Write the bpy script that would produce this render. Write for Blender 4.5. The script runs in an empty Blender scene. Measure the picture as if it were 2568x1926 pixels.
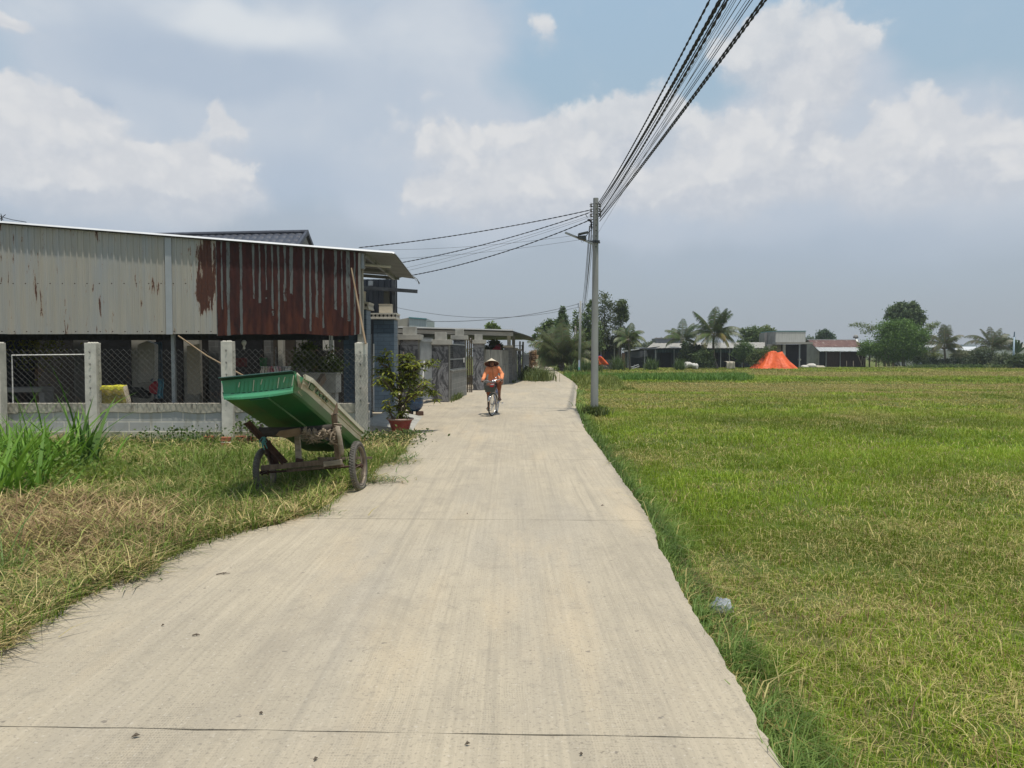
import bpy, math, random
import numpy as np
from mathutils import Vector, Matrix, Euler, noise as mnoise

R = math.radians
PI = math.pi
rng = np.random.default_rng(11)
random.seed(11)
sc = bpy.context.scene
COL = sc.collection

F, CX, CY, HC = 1930.0, 1284.0, 963.0, 1.6
PIT = math.atan(75.0 / F)
_cp, _sp = math.cos(PIT), math.sin(PIT)


def ray(px, py):
    u, v = (px - CX) / F, (CY - py) / F
    return Vector((u, _cp + v * _sp, -_sp + v * _cp))


def at(px, py, Y):
    d = ray(px, py)
    t = Y / d.y
    return Vector((d.x * t, Y, HC + d.z * t))


def G(px, py, z=0.0):
    d = ray(px, py)
    t = (z - HC) / d.z
    return Vector((d.x * t, d.y * t, z))


def X(px, Y):
    return (px - CX) / F * Y


def Z(py, Y):
    return at(CX, py, Y).z


ORG = {}


def root_org(o):
    while o is not None and o.parent is not None:
        o = o.parent
    return ORG.get(o.name, Vector((0, 0, 0))) if o is not None else None


def tag(o, label=None, cat=None, group=None, kind=None):
    if label: o['label'] = label
    if cat: o['category'] = cat
    if group: o['group'] = group
    if kind: o['kind'] = kind
    return o


def thing(name, label, cat, loc, group=None):
    o = bpy.data.objects.new(name, None)
    COL.objects.link(o)
    o.location = loc
    o.empty_display_size = 0.1
    ORG[o.name] = Vector(loc)
    return tag(o, label, cat, group)


def copy_tree(o, parent=None):
    c = o.copy()
    COL.objects.link(c)
    c.parent = parent
    if parent is None:
        ORG[c.name] = Vector(o.location)
    for ch in list(o.children):
        copy_tree(ch, c)
    return c


def link_mesh(name, me, mat, parent, loc):
    o = bpy.data.objects.new(name, me)
    COL.objects.link(o)
    if mat is not None:
        for m in (mat if isinstance(mat, (list, tuple)) else [mat]):
            me.materials.append(m)
    if parent is not None:
        o.parent = parent
    else:
        o.location = loc
        ORG[o.name] = Vector(loc)
    return o


class MB:
    def __init__(s):
        s.v = []; s.f = []; s.m = []; s.k = 1.0

    def add(s, vs, fs, mi=0):
        n = len(s.v)
        s.v += [tuple(v) for v in vs]
        s.f += [tuple(i + n for i in f) for f in fs]
        s.m += [mi] * len(fs)
        return s

    def box(s, c, size, rot=None, mi=0):
        hx, hy, hz = size[0] / 2, size[1] / 2, size[2] / 2
        M = Matrix.Identity(3) if rot is None else (rot if isinstance(rot, Matrix) else Euler(rot).to_matrix())
        vs = [Vector(c) + M @ Vector((x, y, z)) for z in (-hz, hz) for y in (-hy, hy) for x in (-hx, hx)]
        return s.add(vs, [(0, 2, 3, 1), (4, 5, 7, 6), (0, 1, 5, 4), (2, 6, 7, 3), (0, 4, 6, 2), (1, 3, 7, 5)], mi)

    def bx(s, x0, x1, y0, y1, z0, z1, mi=0):
        return s.box(((x0 + x1) / 2, (y0 + y1) / 2, (z0 + z1) / 2), (abs(x1 - x0), abs(y1 - y0), abs(z1 - z0)), None, mi)

    def bar(s, a, b, w, h=None, up=(0, 0, 1), mi=0):
        a, b = Vector(a), Vector(b)
        h = w if h is None else h
        d = (b - a)
        L = d.length
        d.normalize()
        up = Vector(up)
        if abs(d.dot(up)) > 0.98: up = Vector((0, 1, 0)) if abs(d.y) < 0.9 else Vector((1, 0, 0))
        sx = d.cross(up).normalized(); sz = sx.cross(d).normalized()
        M = Matrix((sx, d, sz)).transposed()
        return s.box((a + b) / 2, (w, L, h), M, mi)

    def tube(s, pts, r, n=6, cap=True, mi=0):
        pts = [Vector(p) for p in pts]
        k = len(pts)
        rs = r if isinstance(r, (list, tuple)) else [r] * k
        vs, fs = [], []
        prev = None
        for i, p in enumerate(pts):
            t = (pts[min(i + 1, k - 1)] - pts[max(i - 1, 0)])
            if t.length < 1e-9: t = Vector((0, 0, 1))
            t.normalize()
            if prev is None:
                a = Vector((0, 0, 1)) if abs(t.z) < 0.9 else Vector((1, 0, 0))
                e = t.cross(a).normalized()
            else:
                e = (prev - t * prev.dot(t))
                if e.length < 1e-6: e = t.orthogonal()
                e.normalize()
            prev = e
            g = t.cross(e)
            for j in range(n):
                q = 2 * PI * j / n
                vs.append(p + (e * math.cos(q) + g * math.sin(q)) * rs[i])
        for i in range(k - 1):
            for j in range(n):
                fs.append((i * n + j, i * n + (j + 1) % n, (i + 1) * n + (j + 1) % n, (i + 1) * n + j))
        if cap:
            fs.append(tuple(range(n - 1, -1, -1)))
            fs.append(tuple((k - 1) * n + j for j in range(n)))
        return s.add(vs, fs, mi)

    def lathe(s, prof, c, n=24, M=None, mi=0):
        vs, fs = [], []
        c = Vector(c)
        for (r, z) in prof:
            for j in range(n):
                q = 2 * PI * j / n
                p = Vector((r * math.cos(q), r * math.sin(q), z))
                vs.append(c + (M @ p if M is not None else p))
        for i in range(len(prof) - 1):
            for j in range(n):
                fs.append((i * n + j, i * n + (j + 1) % n, (i + 1) * n + (j + 1) % n, (i + 1) * n + j))
        return s.add(vs, fs, mi)

    def ell(s, c, r, nu=14, nv=9, M=None, mi=0):
        prof = []
        c = Vector(c)
        r = tuple(q * s.k for q in (r if isinstance(r, (tuple, list)) else (r, r, r)))
        vs, fs = [], []
        for i in range(nv + 1):
            ph = -PI / 2 + PI * i / nv
            for j in range(nu):
                q = 2 * PI * j / nu
                p = Vector((r[0] * math.cos(ph) * math.cos(q), r[1] * math.cos(ph) * math.sin(q), r[2] * math.sin(ph)))
                vs.append(c + (M @ p if M is not None else p))
        for i in range(nv):
            for j in range(nu):
                fs.append((i * nu + j, i * nu + (j + 1) % nu, (i + 1) * nu + (j + 1) % nu, (i + 1) * nu + j))
        return s.add(vs, fs, mi)

    def prism(s, pts, vec, mi=0):
        pts = [Vector(p) for p in pts]
        vec = Vector(vec)
        n = len(pts)
        vs = pts + [p + vec for p in pts]
        fs = [tuple(range(n - 1, -1, -1)), tuple(range(n, 2 * n))] + [(i, (i + 1) % n, n + (i + 1) % n, n + i) for i in range(n)]
        return s.add(vs, fs, mi)

    def sheet(s, grid, mi=0):
        h, w = len(grid), len(grid[0])
        vs = [p for row in grid for p in row]
        fs = [(i * w + j, i * w + j + 1, (i + 1) * w + j + 1, (i + 1) * w + j) for i in range(h - 1) for j in range(w - 1)]
        return s.add(vs, fs, mi)

    def build(s, name, mat, parent=None, smooth=False, bevel=0.0, solid=0.0, loc=None):
        if parent is not None:
            org = root_org(parent)
        else:
            a = np.array(s.v)
            org = Vector(loc) if loc is not None else Vector(((a[:, 0].min() + a[:, 0].max()) / 2, (a[:, 1].min() + a[:, 1].max()) / 2, a[:, 2].min()))
        me = bpy.data.meshes.new(name)
        ox, oy, oz = org
        me.from_pydata([(x - ox, y - oy, z - oz) for x, y, z in s.v], [], s.f)
        if any(s.m): me.polygons.foreach_set('material_index', s.m)
        if smooth: me.polygons.foreach_set('use_smooth', [True] * len(me.polygons))
        me.update()
        o = link_mesh(name, me, mat, parent, org)
        if solid:
            m = o.modifiers.new('solid', 'SOLIDIFY'); m.thickness = solid; m.offset = 0
        if bevel:
            m = o.modifiers.new('bevel', 'BEVEL'); m.width = bevel; m.segments = 2; m.limit_method = 'ANGLE'; m.angle_limit = R(40)
        return o


def np_mesh(name, V, faces, C, mat, parent=None, loc=(0, 0, 0)):
    """V (n,3) world; faces = list of (m,k) index arrays; C (n,3)."""
    org = np.array(root_org(parent)) if parent is not None else np.array(loc, float)
    me = bpy.data.meshes.new(name)
    n = len(V)
    me.vertices.add(n)
    me.vertices.foreach_set('co', (V - org).astype(np.float32).ravel())
    tot = sum(f.shape[0] for f in faces); lt = sum(f.size for f in faces)
    me.loops.add(lt); me.polygons.add(tot)
    me.loops.foreach_set('vertex_index', np.concatenate([f.ravel() for f in faces]).astype(np.int32))
    starts, o = [], 0
    for f in faces:
        starts.append(o + np.arange(f.shape[0]) * f.shape[1]); o += f.size
    me.polygons.foreach_set('loop_start', np.concatenate(starts).astype(np.int32))
    at_ = me.attributes.new('col', 'FLOAT_COLOR', 'POINT')
    at_.data.foreach_set('color', np.concatenate([C, np.ones((n, 1))], 1).astype(np.float32).ravel())
    me.update(calc_edges=True)
    me.validate()
    return link_mesh(name, me, mat, parent, tuple(org))


def blade_arrays(B, h, w, az, lean, curl, C):
    """grass blades: B bases (n,3); h height; w width; az lean azimuth; lean tip offset/height; returns V, faces, C"""
    n = len(B)
    d = np.stack([np.cos(az), np.sin(az), np.zeros(n)], 1)
    fa = az + PI / 2 + rng.normal(0, 0.7, n)
    sd = np.stack([np.cos(fa), np.sin(fa), np.zeros(n)], 1)
    up = np.array([0, 0, 1.0])
    hh = h[:, None]
    mid = B + d * (hh * lean[:, None] * 0.38) + up * hh * 0.6
    tip = B + d * (hh * (lean * (1 + curl))[:, None]) + up * (hh * (1 - 0.45 * curl[:, None]))
    ww = w[:, None]
    V = np.stack([B - sd * ww * .5, B + sd * ww * .5, mid - sd * ww * .42, mid + sd * ww * .42, tip], 1).reshape(-1, 3)
    i = np.arange(n)[:, None] * 5
    q = i + np.array([[0, 1, 3, 2]]); t = i + np.array([[2, 3, 4]])
    CC = np.repeat(C, 5, 0)
    return V, q, t, CC


def merge_blades(parts):
    Vs, qs, ts, Cs, o = [], [], [], [], 0
    for V, q, t, C in parts:
        Vs.append(V); qs.append(q + o); ts.append(t + o); Cs.append(C); o += len(V)
    return np.concatenate(Vs), [np.concatenate(qs), np.concatenate(ts)], np.concatenate(Cs)


def rand_unit(n):
    v = rng.normal(size=(n, 3))
    return v / np.linalg.norm(v, axis=1, keepdims=True)


def leaf_arrays(P, size, C, asp=0.45, droop=0.25, face_up=0.5):
    """diamond leaves with a fold: 5 verts? kept to 4 verts as two triangles along the midrib"""
    n = len(P)
    d = rand_unit(n); d[:, 2] -= droop
    d /= np.linalg.norm(d, axis=1, keepdims=True)
    nn = rand_unit(n); nn[:, 2] += face_up
    s = np.cross(d, nn); s /= (np.linalg.norm(s, axis=1, keepdims=True) + 1e-9)
    u = np.cross(s, d)
    L = np.broadcast_to(np.asarray(size, float), (n,))[:, None]
    m = P + d * L * .45
    V = np.stack([P, m - s * L * asp * .5 + u * L * .08, P + d * L, m + s * L * asp * .5 + u * L * .08], 1).reshape(-1, 3)
    i = np.arange(n)[:, None] * 4
    return V, i + np.array([[0, 1, 2]]), i + np.array([[0, 2, 3]]), np.repeat(C, 4, 0)


_perm = rng.random((256, 256))


def vnoise(x, y):
    xi, yi = np.floor(x).astype(int), np.floor(y).astype(int)
    fx, fy = x - xi, y - yi
    fx, fy = fx * fx * (3 - 2 * fx), fy * fy * (3 - 2 * fy)
    g = lambda a, b: _perm[a & 255, b & 255]
    return (g(xi, yi) * (1 - fx) + g(xi + 1, yi) * fx) * (1 - fy) + (g(xi, yi + 1) * (1 - fx) + g(xi + 1, yi + 1) * fx) * fy


def fbm(x, y, o=4):
    s, a, t = 0, 1.0, 0
    for k in range(o):
        s = s + a * vnoise(x * 2 ** k + 17 * k, y * 2 ** k + 31 * k); t += a; a *= .5
    return s / t


def sst(a, b, x):
    t = np.clip((x - a) / (b - a), 0, 1)
    return t * t * (3 - 2 * t)


def lerp3(a, b, t):
    return np.asarray(a)[None] * (1 - t[:, None]) + np.asarray(b)[None] * t[:, None]
class NT:
    def __init__(s, nt): s.nt = nt

    def n(s, typ, props=None, **inp):
        nd = s.nt.nodes.new(typ)
        for k, v in (props or {}).items(): setattr(nd, k, v)
        for k, v in inp.items():
            key = int(k[1:]) if k[0] == 'i' and k[1:].isdigit() else k.replace('_', ' ')
            s.set(nd.inputs[key], v)
        return nd

    def set(s, sock, v):
        if isinstance(v, bpy.types.NodeSocket): s.nt.links.new(v, sock)
        elif isinstance(v, bpy.types.Node): s.nt.links.new(v.outputs[0], sock)
        else:
            if sock.type == 'RGBA' and len(v) == 3: v = (*v, 1)
            sock.default_value = v

    def math(s, op, a, b=0.0, c=0.0, clamp=False):
        return s.n('ShaderNodeMath', {'operation': op, 'use_clamp': clamp}, i0=a, i1=b, i2=c).outputs[0]

    def mr(s, v, a, b, c=0.0, d=1.0, smooth=True):
        return s.n('ShaderNodeMapRange', {'interpolation_type': 'SMOOTHSTEP' if smooth else 'LINEAR'}, i0=v, i1=a, i2=b, i3=c, i4=d).outputs[0]

    def mix(s, f, a, b, blend='MIX'):
        nd = s.nt.nodes.new('ShaderNodeMix'); nd.data_type = 'RGBA'; nd.blend_type = blend
        s.set(nd.inputs[0], f); s.set(nd.inputs[6], a); s.set(nd.inputs[7], b)
        return nd.outputs[2]

    def noise(s, vec, scale, detail=4, rough=.55, dist=0.0):
        return s.n('ShaderNodeTexNoise', Vector=vec, Scale=scale, Detail=detail, Roughness=rough, Distortion=dist).outputs[0]

    def scl(s, vec, xyz):
        return s.n('ShaderNodeVectorMath', {'operation': 'MULTIPLY'}, i0=vec, i1=xyz).outputs[0]

    def vadd(s, a, b):
        return s.n('ShaderNodeVectorMath', {'operation': 'ADD'}, i0=a, i1=b).outputs[0]

    def xyz(s, vec):
        return s.n('ShaderNodeSeparateXYZ', i0=vec).outputs

    def comb(s, x, y, z):
        return s.n('ShaderNodeCombineXYZ', i0=x, i1=y, i2=z).outputs[0]

    def obj(s):
        return s.n('ShaderNodeTexCoord').outputs['Object']

    def bump(s, h, strength=.3, dist=.01, nrm=None):
        nd = s.n('ShaderNodeBump', Height=h, Strength=strength, Distance=dist)
        if nrm is not None: s.nt.links.new(nrm, nd.inputs['Normal'])
        return nd.outputs[0]


def newmat(name):
    m = bpy.data.materials.new(name)
    m.use_nodes = True
    t = NT(m.node_tree)
    m.node_tree.nodes.clear()
    return m, t


def finish(t, color, rough=.7, nrm=None, metal=0.0, spec=.3, extra=None):
    p = t.n('ShaderNodeBsdfPrincipled')
    t.set(p.inputs['Base Color'], color); t.set(p.inputs['Roughness'], rough)
    t.set(p.inputs['Metallic'], metal); t.set(p.inputs['Specular IOR Level'], spec)
    if nrm is not None: t.set(p.inputs['Normal'], nrm)
    out = t.n('ShaderNodeOutputMaterial')
    t.nt.links.new((extra(p) if extra else p.outputs[0]), out.inputs[0])


def simple(name, c1, c2=None, scale=4, rough=.7, bump=.25, bscale=60, bdist=.005, stretch=(1, 1, 1), metal=0, spec=.3, c3=None, s3=6, t3=(.6, .7), st3=(1, 1, 1)):
    m, t = newmat(name)
    v = t.obj()
    c2 = c2 or tuple(x * .78 for x in c1)
    n1 = t.noise(t.scl(v, stretch), scale, 6, .6)
    col = t.mix(t.mr(n1, .3, .7), c1, c2)
    if c3:
        n3 = t.noise(t.scl(v, st3), s3, 7, .65)
        col = t.mix(t.mr(n3, t3[0], t3[1]), col, c3)
    nr = t.bump(t.noise(v, bscale, 4, .6), bump, bdist) if bump else None
    finish(t, col, rough, nr, metal, spec)
    return m


def attr_mat(name, trans=.3, rough=.6, spec=.25):
    m, t = newmat(name)
    c = t.n('ShaderNodeAttribute', {'attribute_name': 'col'}).outputs[0]
    p = t.n('ShaderNodeBsdfPrincipled')
    t.set(p.inputs['Base Color'], c); t.set(p.inputs['Roughness'], rough); t.set(p.inputs['Specular IOR Level'], spec)
    tr = t.n('ShaderNodeBsdfTranslucent', Color=c)
    mx = t.n('ShaderNodeMixShader', i0=trans)
    t.nt.links.new(p.outputs[0], mx.inputs[1]); t.nt.links.new(tr.outputs[0], mx.inputs[2])
    t.nt.links.new(mx.outputs[0], t.n('ShaderNodeOutputMaterial').inputs[0])
    return m


MAT = {}
MAT['blade'] = attr_mat('grass_blade', .3, .55)
MAT['leaf'] = attr_mat('leaf', .34, .5, .3)
MAT['palm'] = attr_mat('palm_leaf', .2, .45, .35)
MAT['straw'] = attr_mat('dry_straw', .15, .8, .1)
MAT['bark'] = simple('bark', (.16, .12, .085), (.075, .058, .042), 9, .9, .7, 30, .02, (1, 1, .3))
MAT['palm_bark'] = simple('palm_bark', (.2, .17, .13), (.1, .085, .065), 8, .9, .7, 12, .03, (.4, .4, 3))
MAT['soil'] = simple('soil', (.09, .06, .04), (.05, .035, .022), 20, .95, .8, 60, .02)
MAT['concrete'] = simple('concrete', (.40, .385, .34), (.29, .28, .25), 3.5, .9, .35, 50, .006, c3=(.13, .125, .11), s3=5, t3=(.62, .78), st3=(1.6, 1.6, .45))
MAT['concrete_pale'] = simple('pale_concrete', (.66, .63, .55), (.50, .48, .42), 5, .9, .35, 60, .006, c3=(.16, .15, .125), s3=11, t3=(.63, .74))
MAT['concrete_dark'] = simple('stained_concrete', (.24, .235, .21), (.16, .155, .135), 2, .92, .4, 40, .006, c3=(.06, .06, .052), s3=2.2, t3=(.48, .66), st3=(3.0, 3.0, .35))
MAT['pole_concrete'] = simple('pole_concrete', (.33, .335, .32), (.25, .25, .235), 2.5, .9, .25, 90, .004, (1, 1, .25), c3=(.16, .155, .14), s3=4, t3=(.62, .8), st3=(2, 2, .3))
MAT['white_paint'] = simple('white_paint', (.72, .71, .67), (.6, .59, .55), 3, .7, .1)
MAT['offwhite'] = simple('offwhite_plaster', (.55, .53, .47), (.44, .42, .37), 2.5, .85, .2)
MAT['cream_box'] = simple('cream_box', (.52, .46, .36), (.45, .40, .31), 3, .7, .1)
MAT['greywall'] = simple('grey_plaster', (.27, .265, .25), (.2, .195, .18), 1.2, .9, .2, 30, .005, c3=(.1, .1, .09), s3=1.3, t3=(.55, .75), st3=(1, 1, .4))
MAT['darkwall_shade'] = simple('dark_wall_shade', (.022, .024, .027), (.014, .015, .017), 3, .85, .2)  # near-black for dark walls; also stands for shade in open doorways
MAT['darknet'] = simple('dark_net', (.025, .03, .03), (.04, .046, .046), 3, .95, .2)
MAT['steel'] = simple('galvanised_steel', (.33, .35, .36), (.24, .255, .26), 6, .45, .1, metal=.5, spec=.5)
MAT['steel_dark'] = simple('dark_steel', (.08, .085, .09), (.05, .052, .055), 6, .5, .1, metal=.4)
MAT['zinc'] = simple('zinc_roof', (.46, .47, .46), (.36, .37, .36), 2, .5, .08, metal=.3, spec=.4)
MAT['zinc_grey'] = simple('grey_zinc', (.26, .27, .27), (.2, .205, .205), 2, .55, .08, metal=.2, spec=.4)
MAT['zinc_bright'] = simple('bright_flashing', (.62, .63, .63), (.54, .545, .54), 2, .4, .05, metal=.1, spec=.5)
MAT['zinc_old'] = simple('old_pale_roof', (.33, .315, .285), (.25, .24, .215), 1.2, .7, .15, c3=(.2, .17, .14), s3=1.5, t3=(.55, .75), st3=(1.5, .6, 1))
MAT['roof_rust'] = simple('rusty_roof', (.15, .085, .07), (.105, .058, .05), 1.5, .8, .2, c3=(.32, .27, .24), s3=1.2, t3=(.55, .7), st3=(2.2, .5, .6))
MAT['shaded_rust_wall'] = simple('shaded_rusty_wall', (.06, .036, .03), (.036, .023, .02), 2, .9, .2, stretch=(3, 3, .5))  # brown darkened: shade under the barn eave is in this colour
MAT['rust_iron'] = simple('rusty_iron', (.085, .046, .032), (.05, .028, .02), 9, .85, .4, 50)
MAT['wood'] = simple('weathered_wood', (.2, .145, .1), (.11, .08, .056), 6, .85, .5, 30, .008, (5, 5, 1))
MAT['wood_pale'] = simple('pale_wood', (.34, .29, .22), (.22, .185, .14), 6, .85, .5, 30, .008, (1, 5, 5))
MAT['bamboo'] = simple('bamboo_stick', (.34, .25, .16), (.24, .17, .105), 12, .7, .2, stretch=(1, 1, .3))
MAT['rubber'] = simple('dusty_rubber', (.075, .07, .062), (.16, .145, .12), 5, .9, .5, 45, .006)
MAT['rubber_black'] = simple('black_rubber', (.02, .02, .02), (.035, .034, .032), 5, .8, .2)
MAT['rim'] = simple('rusty_rim', (.26, .215, .17), (.16, .12, .09), 9, .55, .2, metal=.3)
MAT['chrome'] = simple('chrome', (.6, .6, .6), (.5, .5, .5), 5, .25, 0, metal=.9, spec=.5)
MAT['rope'] = simple('frayed_rope', (.32, .26, .19), (.2, .16, .115), 30, .95, .6, 120)
MAT['rope_teal'] = simple('teal_twine', (.08, .24, .22), (.05, .16, .15), 30, .8, .4, 120)
MAT['cable'] = simple('black_cable', (.012, .014, .02), (.02, .022, .028), 5, .6, 0)
MAT['cable_grey'] = simple('grey_cable', (.1, .105, .115), (.14, .145, .155), 5, .7, 0)
MAT['porcelain'] = simple('insulator_glaze', (.25, .24, .24), (.16, .15, .15), 8, .3, 0, spec=.5)
MAT['pot_red'] = simple('red_glazed_pot', (.26, .05, .035), (.2, .04, .03), 5, .35, .2, 30, .004, c3=(.35, .28, .24), s3=9, t3=(.66, .74))
MAT['pot_rim'] = simple('pale_pot_rim', (.42, .31, .26), (.32, .2, .16), 14, .6, .2)
MAT['pot_blue'] = simple('blue_glazed_pot', (.025, .065, .13), (.018, .04, .085), 6, .25, .1, spec=.5)
MAT['brick'] = simple('red_brick', (.38, .14, .075), (.3, .105, .06), 14, .9, .4)
MAT['brick_hole'] = simple('brick_hole', (.03, .015, .012), None, 5, .95, 0)
MAT['mortar'] = simple('mortar', (.5, .46, .4), None, 14, .95, .5)
MAT['yellow_sack'] = simple('yellow_sack', (.50, .47, .03), (.40, .37, .05), 6, .7, .5, 25, .02)
MAT['yellow_worn'] = simple('worn_sack_face', (.30, .25, .05), (.19, .155, .06), 25, .9, .7, 60, .01, c3=(.42, .38, .2), s3=28, t3=(.56, .66))
MAT['sack_side'] = simple('sack_side', (.42, .37, .29), (.3, .25, .18), 14, .9, .4)
MAT['tarp'] = simple('orange_tarp', (.78, .135, .032), (.64, .095, .025), 1.6, .5, .6, 3.5, .12, c3=(.82, .24, .10), s3=1.6, t3=(.58, .72))
MAT['tarp_blue'] = simple('blue_tarp', (.05, .055, .22), None, 3, .6, .2)
MAT['bale'] = simple('straw_bale', (.36, .24, .12), (.25, .155, .07), 5, .95, .8, 18, .04, (1, 1, 3))
MAT['white_cloth'] = simple('white_cloth', (.6, .58, .53), (.45, .43, .39), 3, .9, .4, 12, .02)
MAT['beige_cloth'] = simple('beige_cloth', (.42, .38, .3), (.33, .3, .24), 3, .9, .3, 8, .02)
MAT['skin'] = simple('skin', (.30, .145, .085), (.25, .115, .065), 9, .55, .1, spec=.35)
MAT['lip'] = simple('lips', (.22, .06, .05), None, 9, .5, 0)
MAT['eye'] = simple('eye', (.03, .02, .018), None, 9, .3, 0)
MAT['hair'] = simple('hair', (.012, .011, .01), (.02, .018, .016), 30, .5, .4, 80)
MAT['blouse'] = simple('orange_blouse', (.84, .32, .15), (.76, .265, .115), 7, .75, .4, 18, .012)
MAT['trousers'] = simple('rust_orange_trousers', (.27, .088, .036), (.20, .064, .028), 7, .8, .4, 18, .012)
MAT['hat'] = simple('palm_leaf_hat', (.62, .55, .42), (.5, .43, .32), 6, .8, .4, 60, .004)
MAT['hat_in'] = simple('hat_lining', (.14, .06, .05), (.1, .045, .038), 8, .85, .2)
MAT['sandal'] = simple('sandal', (.035, .025, .022), None, 8, .7, 0)
MAT['zip'] = simple('dark_placket', (.3, .12, .03), None, 8, .7, 0)
MAT['bike_paint'] = simple('violet_bike_paint', (.18, .17, .34), (.12, .11, .25), 6, .35, 0, spec=.5)
MAT['basket'] = simple('basket_wire', (.055, .06, .055), (.08, .085, .08), 6, .6, 0)
MAT['basket_mesh'] = simple('basket_mesh', (.12, .13, .115), (.09, .1, .085), 6, .7, .2)
MAT['red_sticker'] = simple('red_sticker', (.55, .03, .035), None, 6, .5, 0)
MAT['white_sticker'] = simple('white_sticker', (.75, .7, .7), None, 6, .5, 0)
MAT['red_plastic'] = simple('red_plastic', (.4, .025, .04), (.3, .02, .03), 6, .4, 0)
MAT['blue_plastic'] = simple('pale_blue_cloth', (.12, .33, .42), (.08, .24, .33), 6, .7, .2)
MAT['blue_plain'] = simple('steel_blue_paint', (.10, .16, .22), (.075, .12, .17), 3, .6, .1)
MAT['green_plastic'] = simple('green_plastic', (.02, .13, .04), None, 6, .5, 0)
MAT['glass'] = simple('bulb_glass', (.7, .7, .66), None, 6, .15, 0, spec=.6)
MAT['plastic_bag'] = simple('plastic_bag', (.42, .44, .45), (.30, .32, .33), 20, .3, .5, 25, .02, spec=.5)
MAT['teal_edge'] = simple('teal_parapet_edge', (.1, .26, .27), None, 4, .7, 0)
MAT['blue_pole'] = simple('pale_blue_pole', (.36, .46, .55), (.3, .39, .47), 4, .7, .1)
MAT['sign_teal'] = simple('teal_notice', (.12, .4, .38), None, 4, .6, 0)
MAT['sign_pale'] = simple('pale_blue_notice', (.5, .56, .66), (.3, .36, .5), 25, .6, 0)
MAT['brown_gate'] = simple('brown_gate', (.07, .05, .03), (.045, .032, .02), 4, .6, .1)
MAT['gate_grey'] = simple('grey_gate', (.30, .315, .32), (.25, .262, .268), 3, .5, .1, metal=.2)
MAT['lamp_panel'] = simple('lamp_body', (.06, .065, .07), (.09, .095, .1), 9, .5, 0)
MAT['dry_brown'] = simple('dry_brown', (.2, .13, .07), (.13, .08, .045), 5, .95, .3)
MAT['pebble'] = simple('road_debris', (.10, .08, .06), (.16, .13, .10), 30, .9, .3)


def brick_mat(name, c1, c2, mortar, bw, bh, mort=.01, rough=.85, off=.5, bump=.4, spec=.3, stain=None, swap='xz', dy=0.0):
    m, t = newmat(name)
    v = t.obj()
    x, y, z = t.xyz(v)
    h = {'xz': t.math('ADD', x, t.math('MULTIPLY', y, 1.0)), 'y': y}[swap]
    uv = t.comb(h, t.math('ADD', z, dy), 0.0)
    wob = t.noise(v, 3, 3)
    b = t.n('ShaderNodeTexBrick', {'offset': off}, Vector=uv, Color1=c1, Color2=c2, Mortar=mortar, Scale=1.0, Mortar_Size=mort, Mortar_Smooth=.2, Bias=0.0, Brick_Width=bw, Row_Height=bh)
    col = t.mix(t.mr(wob, .35, .7, 0, .35), b.outputs[0], tuple(q * .6 for q in c1))
    if stain:
        n3 = t.noise(t.scl(v, (2.5, 2.5, .5)), 2.6, 6, .65)
        col = t.mix(t.mr(n3, .5, .72, 0, .8), col, stain)
    fine = t.noise(v, 70, 3)
    hgt = t.math('ADD', t.math('MULTIPLY', b.outputs[1], -1.0), t.math('MULTIPLY', fine, .35))
    finish(t, col, rough, t.bump(hgt, bump, .006), 0, spec)
    return m


MAT['block'] = brick_mat('concrete_block', (.47, .475, .455), (.37, .375, .37), (.62, .59, .52), .42, .195, .014, stain=(.33, .315, .26))
MAT['block_far'] = brick_mat('grey_block', (.21, .21, .195), (.165, .165, .15), (.27, .26, .24), .4, .19, .012, stain=(.13, .13, .11), swap='y')
MAT['tile_blue'] = brick_mat('blue_stone_tile', (.075, .115, .16), (.10, .145, .195), (.04, .055, .075), .34, .115, .006, .45, .5, .35, .5)
MAT['tile_grey'] = brick_mat('grey_wall_tile', (.15, .155, .155), (.19, .195, .195), (.24, .24, .235), .3, .15, .008, .6)
MAT['block_slot'] = brick_mat('louvre_block', (.13, .13, .12), (.10, .10, .09), (.3, .29, .27), 1.2, .09, .02, stain=(.08, .08, .07), swap='y')


def marble_mat():
    m, t = newmat('grey_marble')
    v = t.obj()
    w = t.noise(t.scl(v, (1, 1, .75)), 1.5, 8, .66, 1.8)
    ridge = t.math('ABSOLUTE', t.math('SUBTRACT', w, .5))
    vein = t.mr(ridge, 0.0, .07, 1.0, 0.0)
    big = t.noise(v, 1.8, 4, .6, .8)
    col = t.mix(t.mr(big, .35, .65), (.035, .036, .04), (.115, .116, .122))
    col = t.mix(t.math('MULTIPLY', vein, .75), col, (.27, .27, .28))
    x, y, z = t.xyz(v)
    fr = t.math('FRACT', t.math('MULTIPLY', z, 1 / .62))
    joint = t.math('LESS_THAN', fr, .02)
    col = t.mix(joint, col, (.06, .06, .06))
    finish(t, col, .45, None, 0, .4)
    return m


MAT['marble'] = marble_mat()


def trim_mat():      # patterned coping tile: cream with a row of dark diamonds
    m, t = newmat('diamond_coping')
    x, y, z = t.xyz(t.obj())
    u = t.math('MULTIPLY', t.math('ADD', x, y), 1 / .11)
    fr = t.math('ABSOLUTE', t.math('SUBTRACT', t.math('FRACT', u), .5))
    zz = t.math('MULTIPLY', t.math('ABSOLUTE', z), 1 / .075)
    d = t.math('ADD', t.math('MULTIPLY', fr, 2.2), zz)
    col = t.mix(t.mr(d, .62, .72), (.05, .045, .04), (.55, .51, .44))
    finish(t, col, .5)
    return m


MAT['coping'] = trim_mat()


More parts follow.
